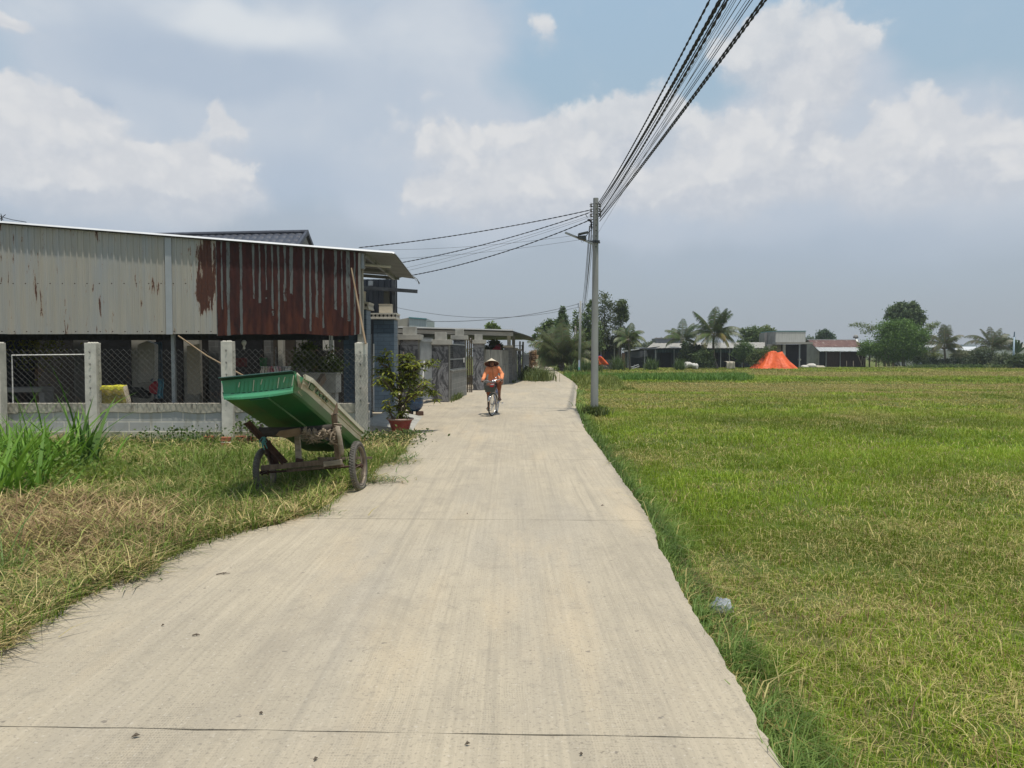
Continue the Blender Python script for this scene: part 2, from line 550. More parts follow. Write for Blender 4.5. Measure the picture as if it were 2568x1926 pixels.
def sheet_pale():
    m, t = newmat('pale_tin_sheet')
    v = t.obj()
    x, y, z = t.xyz(v)
    st = t.noise(t.scl(v, (9, 1, .35)), 1.0, 6, .6)
    blot = t.noise(t.scl(v, (1.4, 1, .5)), 1.3, 4, .6)
    col = t.mix(t.mr(st, .3, .7), (.43, .405, .35), (.345, .34, .31))
    col = t.mix(t.mr(blot, .4, .68), col, (.35, .36, .355))
    rib = t.math('FLOOR', t.math('MULTIPLY', x, 1 / .122))
    wn = t.n('ShaderNodeTexWhiteNoise', {'noise_dimensions': '1D'}, W=rib)
    col = t.mix(t.math('MULTIPLY', wn.outputs[0], .4), col, (.40, .35, .265))
    fl = t.noise(t.scl(v, (7.5, 1, 1.15)), 1.6, 9, .72, .35)
    slow = t.noise(t.vadd(t.scl(v, (.9, 1, .25)), (3.3, 0, 1.2)), 1.1, 2, .5)
    fl = t.math('ADD', .5, t.math('MULTIPLY', t.math('SUBTRACT', fl, .5), 1.9))
    e = t.math('ADD', fl, t.math('MULTIPLY', t.math('SUBTRACT', slow, .5), .35))
    def patch(px, py, rx, rz, w):
        c = at(px, py, 15.2)
        dx = t.math('MULTIPLY', t.math('SUBTRACT', x, c.x - SHED_O[0]), 1 / rx)
        dz = t.math('MULTIPLY', t.math('SUBTRACT', z, c.z - SHED_O[2]), 1 / rz)
        r2 = t.math('ADD', t.math('MULTIPLY', dx, dx), t.math('MULTIPLY', dz, dz))
        return t.mr(r2, 0.0, 1.0, w, 0.0)
    for p in ((514, 680, .30, 1.1, .50), (498, 740, .16, .5, .2), (468, 640, .09, .3, .12), (16, 660, .14, .5, .12), (76, 720, .11, .7, .17), (95, 760, .07, .4, .14), (110, 770, .07, .45, .17),
              (232, 600, .13, .33, .15), (163, 800, .1, .5, .11), (228, 715, .06, .25, .16), (246, 765, .05, .3, .17), (24, 820, .14, .4, .16)):
        e = t.math('ADD', e, patch(*p))
    rust = t.mr(e, .76, .785)
    halo = t.mr(e, .68, .77)
    edge = t.noise(v, 22, 3)
    rc = t.mix(edge, (.05, .024, .02), (.12, .042, .022))
    col = t.mix(t.math('MULTIPLY', halo, .55), col, (.30, .17, .085))
    col = t.mix(rust, col, rc)
    fx = t.math('ABSOLUTE', t.math('SUBTRACT', t.math('FRACT', t.math('MULTIPLY', x, 1 / .244)), .5))
    for zz in (.05, 1.0):
        d = t.math('ADD', t.math('MULTIPLY', fx, .244), t.math('ABSOLUTE', t.math('SUBTRACT', z, zz + Z(838, 15.3) - SHED_O[2])))
        col = t.mix(t.math('LESS_THAN', d, .016), col, (.06, .04, .03))
    finish(t, col, .62, t.bump(t.noise(t.scl(v, (1, 1, .4)), 30, 4), .15, .006), .05, .35)
    return m


def sheet_rust():
    m, t = newmat('rusted_tin_sheet')
    v = t.obj()
    x, y, z = t.xyz(v)
    n = t.noise(t.scl(v, (3, 1, .9)), 2.2, 7, .68)
    col = t.mix(t.mr(n, .3, .65), (.026, .012, .0115), (.058, .018, .015))
    org = t.noise(t.scl(v, (5, 1, .8)), 1.3, 6, .7, .4)
    zl = t.math('SUBTRACT', z, Z(838, 15.3) - SHED_O[2])
    low = t.mr(zl, 0.0, 1.6, .17, 0.0)
    col = t.mix(t.mr(t.math('ADD', org, low), .58, .8, 0, .8), col, (.105, .034, .019))
    u = t.math('MULTIPLY', x, 1 / .125)
    wobx = t.math('MULTIPLY', t.math('SUBTRACT', t.noise(t.scl(v, (3, 1, 1.0)), 2.6, 5, .7), .5), .42)
    uw = t.math('ADD', u, wobx)
    rib = t.math('FLOOR', t.math('ADD', u, 0.0))
    fr = t.math('ABSOLUTE', t.math('SUBTRACT', t.math('FRACT', uw), .5))
    w1 = t.n('ShaderNodeTexWhiteNoise', {'noise_dimensions': '1D'}, W=rib).outputs[0]
    w2 = t.n('ShaderNodeTexWhiteNoise', {'noise_dimensions': '1D'}, W=t.math('ADD', rib, 51.3)).outputs[0]
    stripe = t.math('LESS_THAN', fr, t.math('MULTIPLY', t.mr(w2, 0.0, 1.0, .12, .34, False), t.mr(t.noise(t.scl(v, (4, 1, .5)), 2.2, 4), .25, .65, .35, 1.15)))
    zt = t.math('SUBTRACT', z, t.mr(w1, .15, .75, Z(720, 15.3) - SHED_O[2], Z(850, 15.3) - SHED_O[2], False))
    keep = t.math('GREATER_THAN', t.math('ADD', zt, t.math('MULTIPLY', t.math('SUBTRACT', t.noise(v, 4, 3), .5), .8)), 0.0)
    have = t.math('GREATER_THAN', w1, .24)
    ms = t.math('MULTIPLY', t.math('MULTIPLY', stripe, keep), have)
    brk = t.mr(t.noise(t.scl(v, (3, 1, .6)), 5, 6, .75), .36, .47)
    ms = t.math('MULTIPLY', ms, brk)
    gz = t.mix(t.noise(t.scl(v, (2, 1, .5)), 9, 4), (.10, .11, .107), (.19, .20, .19))
    col = t.mix(ms, col, gz)
    finish(t, col, .75, t.bump(t.noise(v, 40, 4), .2, .006), .0, .25)
    return m


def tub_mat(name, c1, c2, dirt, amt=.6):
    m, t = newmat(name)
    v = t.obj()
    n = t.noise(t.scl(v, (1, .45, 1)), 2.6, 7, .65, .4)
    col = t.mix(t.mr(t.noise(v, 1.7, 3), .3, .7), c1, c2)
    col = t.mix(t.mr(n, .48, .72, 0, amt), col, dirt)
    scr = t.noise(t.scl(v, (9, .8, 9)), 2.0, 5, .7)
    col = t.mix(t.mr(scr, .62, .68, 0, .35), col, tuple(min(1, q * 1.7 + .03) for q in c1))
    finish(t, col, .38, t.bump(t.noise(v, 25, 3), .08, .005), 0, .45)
    return m


MAT['tub_green'] = tub_mat('green_fibreglass', (.05, .28, .125), (.035, .22, .09), (.15, .19, .07), .5)
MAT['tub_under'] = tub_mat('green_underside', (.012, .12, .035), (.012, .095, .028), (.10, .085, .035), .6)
MAT['tub_lip'] = tub_mat('light_green_lip', (.10, .42, .22), (.08, .36, .185), (.18, .32, .15), .35)
MAT['tub_cream'] = tub_mat('cream_fibreglass', (.50, .47, .35), (.42, .39, .28), (.27, .22, .13), .75)


def road_mat():
    m, t = newmat('road_concrete')
    v = t.obj()
    x, y, z = t.xyz(v)
    big = t.noise(t.scl(v, (1, .35, 1)), .55, 5, .6)
    col = t.mix(t.mr(big, .3, .7), (.455, .39, .285), (.37, .322, .243))
    med = t.noise(t.scl(v, (1, .5, 1)), 2.3, 6, .65)
    col = t.mix(t.mr(med, .42, .72, 0, .55), col, (.315, .275, .215))
    streak = t.noise(t.scl(v, (7, .28, 1)), 1.0, 6, .65)
    col = t.mix(t.mr(streak, .48, .75, 0, .5), col, (.50, .43, .32))
    fs = t.noise(t.scl(v, (34, .55, 1)), 1.0, 5, .7)
    col = t.mix(t.mr(fs, .40, .66, 0, .42), col, (.29, .252, .19))
    col = t.mix(t.mr(t.noise(t.vadd(t.scl(v, (11, .16, 1)), (2, 5, 0)), 1.0, 4, .6), .54, .70, 0, .38), col, (.265, .235, .185))
    cr0 = t.noise(t.scl(v, (1, 1.2, 1)), 1.05, 5, .55, .5)
    crk = t.mr(t.math('ABSOLUTE', t.math('SUBTRACT', cr0, .5)), .0, .0016, 1.0, 0.0)
    crk = t.math('MULTIPLY', crk, t.mr(t.noise(v, .45, 2), .56, .62))
    col = t.mix(t.math('MULTIPLY', crk, .6), col, (.10, .085, .065))
    grey = t.noise(t.vadd(t.scl(v, (1, .2, 1)), (4, 7, 0)), .9, 3, .5)
    col = t.mix(t.mr(grey, .5, .72, 0, .5), col, (.36, .325, .268))
    stn = t.noise(t.vadd(t.scl(v, (1, .5, 1)), (1.5, 8, 0)), .8, 7, .7, .6)
    col = t.mix(t.mr(stn, .52, .70, 0, .45), col, (.245, .215, .17))
    tan = t.noise(t.vadd(t.scl(v, (1.3, .25, 1)), (6, 1, 0)), 1.1, 5, .65)
    col = t.mix(t.mr(tan, .50, .72, 0, .45), col, (.50, .40, .265))
    blot = t.noise(v, 5.5, 8, .75)
    col = t.mix(t.mr(blot, .52, .72, 0, .42), col, (.205, .182, .148))
    wob = t.math('MULTIPLY', t.noise(v, 1.3, 2), .10)
    gx = t.math('SINE', t.math('MULTIPLY', t.math('ADD', x, wob), 2 * PI / .0125))
    gy = t.math('SINE', t.math('MULTIPLY', t.math('ADD', y, t.math('MULTIPLY', wob, .7)), 2 * PI / .0205))
    grid = t.math('MULTIPLY', t.math('ADD', gx, gy), .5)
    gm = t.mr(t.noise(t.scl(v, (1.6, .6, 1)), 1.8, 6, .75), .44, .66)
    grd = t.math('MULTIPLY', t.mr(grid, -.15, -.75), gm)
    col = t.mix(t.math('MULTIPLY', grd, .38), col, (.17, .15, .12))
    spk = t.noise(v, 55, 3, .6)
    col = t.mix(t.mr(spk, .54, .68, 0, .55), col, (.19, .165, .135))
    pit = t.noise(v, 16, 2, .5)
    col = t.mix(t.mr(pit, .70, .76, 0, .7), col, (.15, .13, .11))
    wht = t.noise(t.vadd(v, (9, 3, 0)), 38, 3, .6)
    col = t.mix(t.mr(wht, .58, .74, 0, .28), col, (.66, .61, .52))
    h = t.math('ADD', t.math('MULTIPLY', grid, t.math('MULTIPLY', gm, .5)), t.noise(v, 60, 5, .7))
    finish(t, col, .88, t.bump(h, .45, .006), 0, .25)
    return m


MAT['road'] = road_mat()
MAT['apron'] = simple('apron_concrete', (.43, .365, .27), (.35, .305, .232), 1.3, .9, .3, 50, .005, c3=(.25, .225, .185), s3=3, t3=(.55, .75))
MAT['road_base'] = simple('road_gravel_base', (.1, .085, .068), (.06, .05, .04), 30, .95, .8, 40, .02)


def ground_mat(name, g1, g2, dry, soil):
    m, t = newmat(name)
    v = t.obj()
    n1 = t.noise(v, .22, 5, .6); n2 = t.noise(v, 2.4, 6, .7); n3 = t.noise(v, 24, 5, .7)
    col = t.mix(t.mr(n2, .3, .7), g1, g2)
    col = t.mix(t.mr(n1, .45, .7), col, dry)
    col = t.mix(t.mr(n3, .5, .7, 0, .8), col, soil)
    finish(t, col, .95, t.bump(n3, .8, .03), 0, .1)
    return m


MAT['field'] = ground_mat('field_soil', (.105, .135, .032), (.085, .12, .027), (.22, .175, .08), (.075, .06, .032))
MAT['verge'] = ground_mat('verge_soil', (.08, .08, .032), (.10, .085, .04), (.15, .105, .06), (.06, .045, .03))
cam = bpy.data.cameras.new('camera')
cam.sensor_width = 36.0
cam.lens = F / 2568.0 * 36.0
cam.clip_end = 4000
cam.clip_start = .05
camo = bpy.data.objects.new('camera', cam)
COL.objects.link(camo)
camo.location = (0, 0, HC)
camo.rotation_euler = (PI / 2 - PIT, 0, 0)
sc.camera = camo

SUN = Vector((.105, -.17, 1)).normalized()
sl = bpy.data.lights.new('sun', 'SUN')
sl.energy = 4.0
sl.angle = R(1.2)
sl.color = (1, .95, .86)
so = bpy.data.objects.new('sun', sl)
COL.objects.link(so)
so.rotation_euler = SUN.to_track_quat('Z', 'Y').to_euler()

sc.view_settings.view_transform = 'Standard'
sc.view_settings.look = 'None'
sc.view_settings.exposure = 0.0
sc.view_settings.gamma = 1.0

w = bpy.data.worlds.new('World')
sc.world = w
w.use_nodes = True
w.node_tree.nodes.clear()
t = NT(w.node_tree)
d = t.n('ShaderNodeTexCoord').outputs['Generated']
dx, dy, dz = t.xyz(d)
az = t.math('ARCTAN2', dx, dy)
el = t.math('ARCSINE', dz)
P0 = t.comb(az, el, 0.0)


def AE(px, py):
    r = ray(px, py).normalized()
    return math.atan2(r.x, r.y), math.asin(r.z)


def warp(vec, scale, amt, detail=5):
    nz = t.n('ShaderNodeTexNoise', {'noise_dimensions': '2D'}, Vector=vec, Scale=scale, Detail=detail, Roughness=.6).outputs[1]
    c = t.n('ShaderNodeVectorMath', {'operation': 'SUBTRACT'}, i0=nz, i1=(.5, .5, .5)).outputs[0]
    return t.vadd(vec, t.scl(c, (amt, amt * .8, 0)))


def n2(vec, scale, detail=4, rough=.55, dist=0.0):
    return t.n('ShaderNodeTexNoise', {'noise_dimensions': '2D'}, Vector=vec, Scale=scale, Detail=detail, Roughness=rough, Distortion=dist).outputs[0]


PW = warp(P0, 9.0, .085, 6)
PS = warp(P0, 4.0, .12, 3)


def blobs(vec, L):
    acc = None
    for (px, py, rx, ry, wt) in L:
        a, e = AE(px, py)
        q = t.n('ShaderNodeVectorMath', {'operation': 'SUBTRACT'}, i0=vec, i1=(a, e, 0)).outputs[0]
        q = t.scl(q, (F / rx, F / ry, 0))
        ln = t.n('ShaderNodeVectorMath', {'operation': 'LENGTH'}, i0=q).outputs['Value']
        b = t.mr(ln, 0.0, 1.0, wt, 0.0)
        acc = b if acc is None else t.math('ADD', acc, b)
    return acc


CUM = [  # bright cumulus bodies: x, y, rx, ry, weight in photo pixels
    (2010, 130, 230, 170, 1.0), (1980, 300, 220, 120, .5), (1000, 300, 260, 120, .35), (1250, 520, 380, 110, .6), (2450, 480, 260, 120, .6), (1560, 470, 320, 130, .7), (1900, 140, 130, 130, .6), (2120, 170, 110, 120, .7), (2050, 245, 190, 90, .45),
    (1985, 260, 50, 90, .7), (1990, 350, 120, 90, .5),
    (1200, 400, 280, 150, .9), (1480, 350, 260, 160, 1.0), (1600, 300, 150, 120, .8), (1790, 370, 170, 130, .95), (1780, 480, 300, 120, .95),
    (1980, 420, 230, 120, .9), (2180, 400, 260, 120, .9), (2330, 320, 190, 140, .95), (2430, 380, 260, 160, .9), (1880, 530, 180, 70, .6), (1350, 480, 330, 130, .8),
    (1090, 500, 200, 110, .5), (2330, 480, 330, 90, .45),
    (60, 330, 260, 150, 1.0), (330, 490, 330, 110, .8), (500, 480, 190, 110, .8), (560, 330, 110, 80, .5), (100, 420, 260, 140, .6), (190, 290, 190, 90, .7), (330, 440, 330, 120, 1.0), (500, 430, 180, 130, .6), (570, 310, 60, 60, .5), (760, 335, 55, 45, .45), (120, 470, 240, 90, .5),
    (30, 70, 130, 40, .6), (1345, 75, 55, 50, .5),
]
SOFT = [  # diffuse grey-white veil
    (350, 110, 620, 260, 1.0), (900, 150, 520, 330, .95), (700, 330, 700, 260, .9), (1150, 60, 260, 170, .6), (1050, 330, 330, 210, .55), (150, 480, 420, 180, .8), (2300, 520, 700, 170, .5), (1600, 520, 800, 150, .55), (1550, 440, 800, 260, 1.0), (2300, 430, 620, 300, 1.0), (1080, 470, 480, 260, .8), (200, 420, 600, 260, .7), (2080, 200, 260, 200, .8),
]
DARK = [  # blue-grey shaded undersides
    (430, 170, 420, 130, 1.0), (640, 215, 330, 110, .7), (740, 480, 260, 150, .9), (60, 510, 260, 90, .7), (250, 280, 90, 60, .5), (265, 305, 110, 50, .6), (1120, 430, 110, 35, .35),
    (1800, 640, 900, 110, .55), (2250, 650, 600, 130, .5), (2200, 270, 130, 60, .3),
]
WHITE = [(560, 60, 300, 130, .8), (700, 110, 260, 110, .5), (130, 60, 200, 60, .4), (1000, 90, 350, 160, .35)]

fb = n2(t.scl(P0, (1, 1.35, 1)), 11.0, 6, .62, .25)
fbs = n2(t.scl(P0, (1, 1.6, 1)), 4.5, 6, .55, .3)
fine = n2(t.scl(P0, (1, 1.2, 1)), 34.0, 6, .65)

def puff(vec):
    a = t.n('ShaderNodeTexVoronoi', {'feature': 'F1', 'voronoi_dimensions': '2D'}, Vector=t.scl(vec, (1, 1.25, 1)), Scale=15.0).outputs['Distance']
    b = t.n('ShaderNodeTexVoronoi', {'feature': 'F1', 'voronoi_dimensions': '2D'}, Vector=t.scl(vec, (1, 1.2, 1)), Scale=38.0).outputs['Distance']
    return t.math('SUBTRACT', .52, t.math('ADD', t.math('MULTIPLY', a, .62), t.math('MULTIPLY', b, .38)))


def dens(vec, nz):
    e_ = t.math('ADD', blobs(vec, CUM), t.math('MULTIPLY', t.math('SUBTRACT', nz, .5), .75))
    return t.math('ADD', e_, t.math('MULTIPLY', puff(vec), .55))


cumd = dens(PW, fb)
cms, cmh = t.mr(cumd, .0, 1.15), t.mr(cumd, .28, .66)
PU = t.vadd(PW, (-.006, .022, 0))
cup = dens(PU, n2(t.scl(t.vadd(P0, (-.006, .02, 0)), (1, 1.35, 1)), 11.0, 6, .62, .25))
lit = t.mr(t.math('SUBTRACT', cumd, cup), -.22, .34)
cmask = t.math('ADD', t.math('MULTIPLY', cmh, lit), t.math('MULTIPLY', cms, t.math('SUBTRACT', 1.0, lit)))

soft = blobs(PS, SOFT)
smask = t.mr(t.math('ADD', soft, t.math('MULTIPLY', t.math('SUBTRACT', fbs, .5), .9)), .15, .85)
dark = t.mr(t.math('ADD', blobs(PS, DARK), t.math('MULTIPLY', t.math('SUBTRACT', fbs, .5), .6)), .1, 1.0)
white = t.mr(t.math('ADD', blobs(PS, WHITE), t.math('MULTIPLY', t.math('SUBTRACT', fbs, .5), .8)), .1, .9)

K = 10.0      # the Background runs at strength 0.1


def c(r, g, b): return (r * K, g * K, b * K)


sky = t.n('ShaderNodeTexSky', {'sky_type': 'NISHITA', 'sun_disc': False, 'sun_elevation': math.asin(SUN.z), 'sun_rotation': math.atan2(SUN.x, SUN.y), 'air_density': 1.0, 'dust_density': 2.5, 'ozone_density': 1.5})
grad = t.n('ShaderNodeValToRGB', i0=t.mr(el, 0.0, 1.2, 0, 1, False))
cr = grad.color_ramp
cr.elements[0].position = 0.0; cr.elements[0].color = (.385, .425, .468, 1)
cr.elements[1].position = 1.0; cr.elements[1].color = (.30, .44, .66, 1)
for p, q in ((.07, (.425, .492, .56, 1)), (.14, (.455, .525, .61, 1)), (.22, (.41, .545, .655, 1)), (.36, (.40, .555, .71, 1))):
    e_ = cr.elements.new(p); e_.color = q
gs = t.n('ShaderNodeVectorMath', {'operation': 'SCALE'}, i0=grad.outputs[0]); gs.inputs['Scale'].default_value = K
base = t.mix(.88, t.scl(sky.outputs[0], (.55, .55, .55)), gs.outputs[0])
gen = t.noise(t.scl(d, (1, 1, 1.8)), 2.2, 7, .6, .3)
away = t.mr(dy, .55, .25)
base = t.mix(t.math('MULTIPLY', t.mr(gen, .42, .62), t.math('MULTIPLY', away, .9)), base, c(.58, .61, .66))
horiz = t.mr(el, .10, .02)
veil = t.mix(fbs, c(.45, .53, .64), c(.60, .645, .71))
col = t.mix(t.math('MULTIPLY', smask, .92), base, veil)
col = t.mix(t.math('MULTIPLY', white, .85), col, c(.72, .755, .785))
col = t.mix(t.math('MULTIPLY', dark, .70), col, c(.42, .505, .62))
body = t.mix(lit, c(.56, .595, .655), c(.73, .735, .745))
body = t.mix(t.mr(puff(PW), .02, .34, .55, 0.0), body, c(.575, .605, .655))
body = t.mix(t.mr(fine, .35, .75, 0, .35), body, c(.79, .79, .795))
fade = t.mr(el, .16, .235)      # clouds sink into the haze toward the horizon
col = t.mix(t.math('MULTIPLY', cmask, t.mr(el, .10, .20, .0, .88)), col, body)
col = t.mix(t.math('MULTIPLY', t.mr(el, .21, .08), .65), col, base)
bg = t.n('ShaderNodeBackground', Color=col, Strength=.1)
t.nt.links.new(bg.outputs[0], t.n('ShaderNodeOutputWorld').inputs[0])
w.cycles.sampling_method = 'MANUAL'
w.cycles.sample_map_resolution = 512

XR_PX = [(1990, 1990), (1963, 1923), (1915, 1836), (1857, 1730), (1790, 1614), (1732, 1522), (1650, 1358), (1628, 1307), (1587, 1240), (1546, 1183), (1508, 1131), (1465, 1074), (1442, 1015), (1445, 987),
         (1448, 968), (1435, 955), (1418, 944), (1402, 934), (1389, 927), (1387, 922.5)]
XL_PX = [(95, 1563), (255, 1477), (390, 1414), (497, 1362), (590, 1335), (690, 1318), (800, 1281), (868, 1231), (920, 1190), (957, 1162), (1000, 1138), (1023, 1120), (1030, 1089)]
pr = [G(x, y) for x, y in XR_PX]
pl = [G(x, y) for x, y in XL_PX]
pl_far = [Vector((-2.35, 17.5, 0)), Vector((-2.55, 22, 0)), Vector((-2.02, 26.2, 0)), Vector((-1.75, 30.9, 0)), Vector((-1.2, 35, 0)), Vector((.05, 42.9, 0)), Vector((1.2, 50, 0)), Vector((1.9, 56, 0)), Vector((2.3, 72, 0)), Vector((3.2, 91, 0))]
rx_, ry_ = [1.0] + [p.x for p in pr] + [4.6, 3.5], [-6] + [p.y for p in pr] + [100, 125]
pr_end = (4.4, 97)
lx_, ly_ = [-2.9, -2.86] + [p.x for p in pl] + [p.x for p in pl_far] + [2.6, .5], [-6, 3.0] + [p.y for p in pl] + [p.y for p in pl_far] + [100, 125]


def XRt(y): return float(np.interp(y, ry_, rx_))


def XLt(y): return float(np.interp(y, ly_, lx_))


NC = 26
joints = [-.95, 3.21, 7.40, 11.7, 15.9, 20.1, 24.3, 28.5, 32.7, 36.9, 41.1, 45.3, 49.5, 54, 60, 66, 72, 78, 84, 90, 96]
rd = MB()
y0 = -5.0
for ji, yj in enumerate(joints + [124.0]):
    y1 = yj - .004
    step = .045 if y0 < 14 else (.12 if y0 < 30 else .5)
    ys = list(np.arange(y0, y1, step)) + [y1]
    grid = []
    for ri, y in enumerate(ys):
        xl, xr = XLt(y), XRt(y)
        je = (mnoise.noise((y * 2.1, 1.7, 0)) * .022 + mnoise.noise((y * 11, 4.2, 0)) * .016 + mnoise.noise((y * 34, 9, 0)) * .012)
        jl = mnoise.noise((y * 2.1, 21.7, 0)) * .03 + mnoise.noise((y * 15, 24.2, 0)) * .02
        a, b = xl + jl, xr + je
        edge = ri in (0, len(ys) - 1)
        row = [(a, y, -.16)]
        for k in range(NC + 1):
            x = a + (b - a) * k / NC
            yy = y - .033 * (x - (xl + xr) / 2)
            if edge: yy += (mnoise.noise((x * 4, yj * (1 if ri else .77), 3)) * .012 + mnoise.noise((x * 17, yj, 5)) * .006) * (1 if ri else -.6)
            row.append((x, yy, -.004 if k in (0, NC) else 0.0))
        row.append((b + .01, y, -.16))
        grid.append(row)
    rd.sheet(grid)
    for row in (grid[0], grid[-1]):
        rd.add([p for p in row[1:-1]] + [(p[0], p[1], -.05) for p in row[1:-1]], [(k, k + 1, NC + 1 + k + 1, NC + 1 + k) for k in range(NC)])
    y0 = yj + .004
road = rd.build('road', MAT['road'], loc=(0, 0, 0))
tag(road, 'pale concrete lane running from the foreground to the trees', 'road', kind='structure')

jb = MB()
jb.sheet([[(XLt(y) + .06, y, -.014), (XRt(y) - .06, y, -.014)] for y in np.arange(-5, 120, 1.0)])
tag(jb.build('road_base', MAT['road_base'], loc=(0, 0, 0)), 'dark gravel bed seen in the joints of the lane', 'road bed', kind='structure')

gm = MB()
gm.sheet([[(x, y, -.15) for x in (-400, -200, 0, 200, 400)] for y in (-60, -20, 60, 250, 600)])
tag(gm.build('field_ground', MAT['field'], loc=(0, 0, 0)), 'flat ground of the grass field reaching the horizon', 'ground', kind='structure')


def verge_z(x, y):
    dd = max(0.0, XLt(y) - x)
    return -.035 - .075 * min(1, dd / .9) + .02 * mnoise.noise((x * 1.3, y * 1.3, 0)) + .03 * min(1, dd) * mnoise.noise((x * .5, y * .5, 4)) + min(1, dd / .5) * (.15 * math.exp(-((x + 4.5) ** 2 + (y - 7.3) ** 2) / .8) + .10 * math.exp(-((x + 3.5) ** 2 + (y - 6.3) ** 2) / .35) + .16 * math.exp(-((x + 6.1) ** 2 + (y - 8.6) ** 2) / .9) + .07 * mnoise.noise((x * 1.9, y * 1.9, 8)))


vg = MB()
vg.sheet([[(XLt(y) + .05 - 16 * (k / 60) ** 1.5, y, verge_z(XLt(y) + .05 - 16 * (k / 60) ** 1.5, y) if k else -.06) for k in range(61)] for y in np.arange(0, 15.4, .2)])
tag(vg.build('verge_ground', MAT['verge'], smooth=True, loc=(0, 0, 0)), 'soil of the weedy verge before the block wall', 'ground', kind='structure')

ap = MB()
ap.sheet([[(-16 if k == 0 else XLt(y) + .08, y, -.012) for k in range(2)] for y in np.arange(15.35, 60, .8)])
tag(ap.build('yard_pavement', MAT['apron'], loc=(0, 0, 0)), 'concrete yard between the lane and the gates', 'pavement', kind='structure')
rp = MB()
a0, a1 = G(908, 1100), G(1035, 1040)
rp.add([(-3.35, 15.95, .0), (-2.05, 15.9, -.008), (-2.25, 19.6, -.008), (-3.3, 21.2, .0), (-3.35, 16.0, .10), (-2.75, 16.0, .10), (-2.85, 19.8, .10), (-3.3, 21.1, .10)],
       [(4, 5, 6, 7), (0, 1, 5, 4), (1, 2, 6, 5), (2, 3, 7, 6), (0, 4, 7, 3)])
tag(rp.build('gate_ramp', MAT['concrete']), 'low concrete ramp before the blue tiled gate pillars', 'ramp', kind='structure')
def long_blades(B, h, w, az, lean, cols):
    """arched blades with 5 sections, folded along the midrib"""
    n = len(B)
    d = np.stack([np.cos(az), np.sin(az), np.zeros(n)], 1)
    sd = np.stack([-np.sin(az), np.cos(az), np.zeros(n)], 1)
    up = np.array([0, 0, 1.0])
    rows = []
    K_ = 6
    for i in range(K_):
        s = i / (K_ - 1)
        th = lean * s * 1.6
        p = B + d * (h * np.sin(th) * s * .9)[:, None] + up * (h * s * np.cos(th * .55))[:, None]
        wd = w * (.55 + .9 * s if s < .4 else .91 * (1 - ((s - .4) / .6) ** 1.6)) * .5
        rows += [p - sd * wd[:, None], p + sd * wd[:, None]]
    V = np.stack(rows, 1).reshape(-1, 3)
    i0 = np.arange(n)[:, None] * (2 * K_)
    q = np.concatenate([i0 + np.array([[2 * k, 2 * k + 1, 2 * k + 3, 2 * k + 2]]) for k in range(K_ - 1)])
    tq = np.zeros((0, 3), int)
    C = np.repeat(lerp3(cols[0], cols[1], rng.random(n)), 2 * K_, 0)
    return V, q, tq, C


XRv = lambda y: np.interp(y, ry_, rx_)
XLv = lambda y: np.interp(y, ly_, lx_)


def dryness(x, y):
    n1 = fbm(x * .55 + 3, y * .55 + 8, 4)
    n2 = fbm(x * .16 + 9, y * .22 + 2, 4)
    n3 = fbm(x * 1.1 + 20, y * 1.1 + 4, 3)
    s = .55 * sst(.54, .66, n1) + .50 * sst(.54, .66, n2) + .5 * sst(.56, .68, n3) - .05
    s += 1.1 * sst(32, 36, y) * sst(48, 43, y) * (.25 + 1.1 * sst(.38, .58, fbm(x * .08 + 5, y * .55, 3)))
    s += .75 * sst(58, 62, y) * sst(75, 70, y) * sst(16, 26, x) + .5 * sst(62, 66, y) * sst(82, 74, y)
    s += .25 * sst(24, 27, y) * sst(31, 29, y)
    s -= .35 * sst(9, 12, y) * sst(22, 17, y) * sst(.40, .52, fbm(x * .3, y * .2 + 4, 3))
    s -= .5 * sst(48, 50, y) * sst(58, 56, y)
    e = x - XRv(y)
    s -= .6 * sst(.55, .1, e) * sst(45, 30, y)
    return np.clip(s, 0, 1)


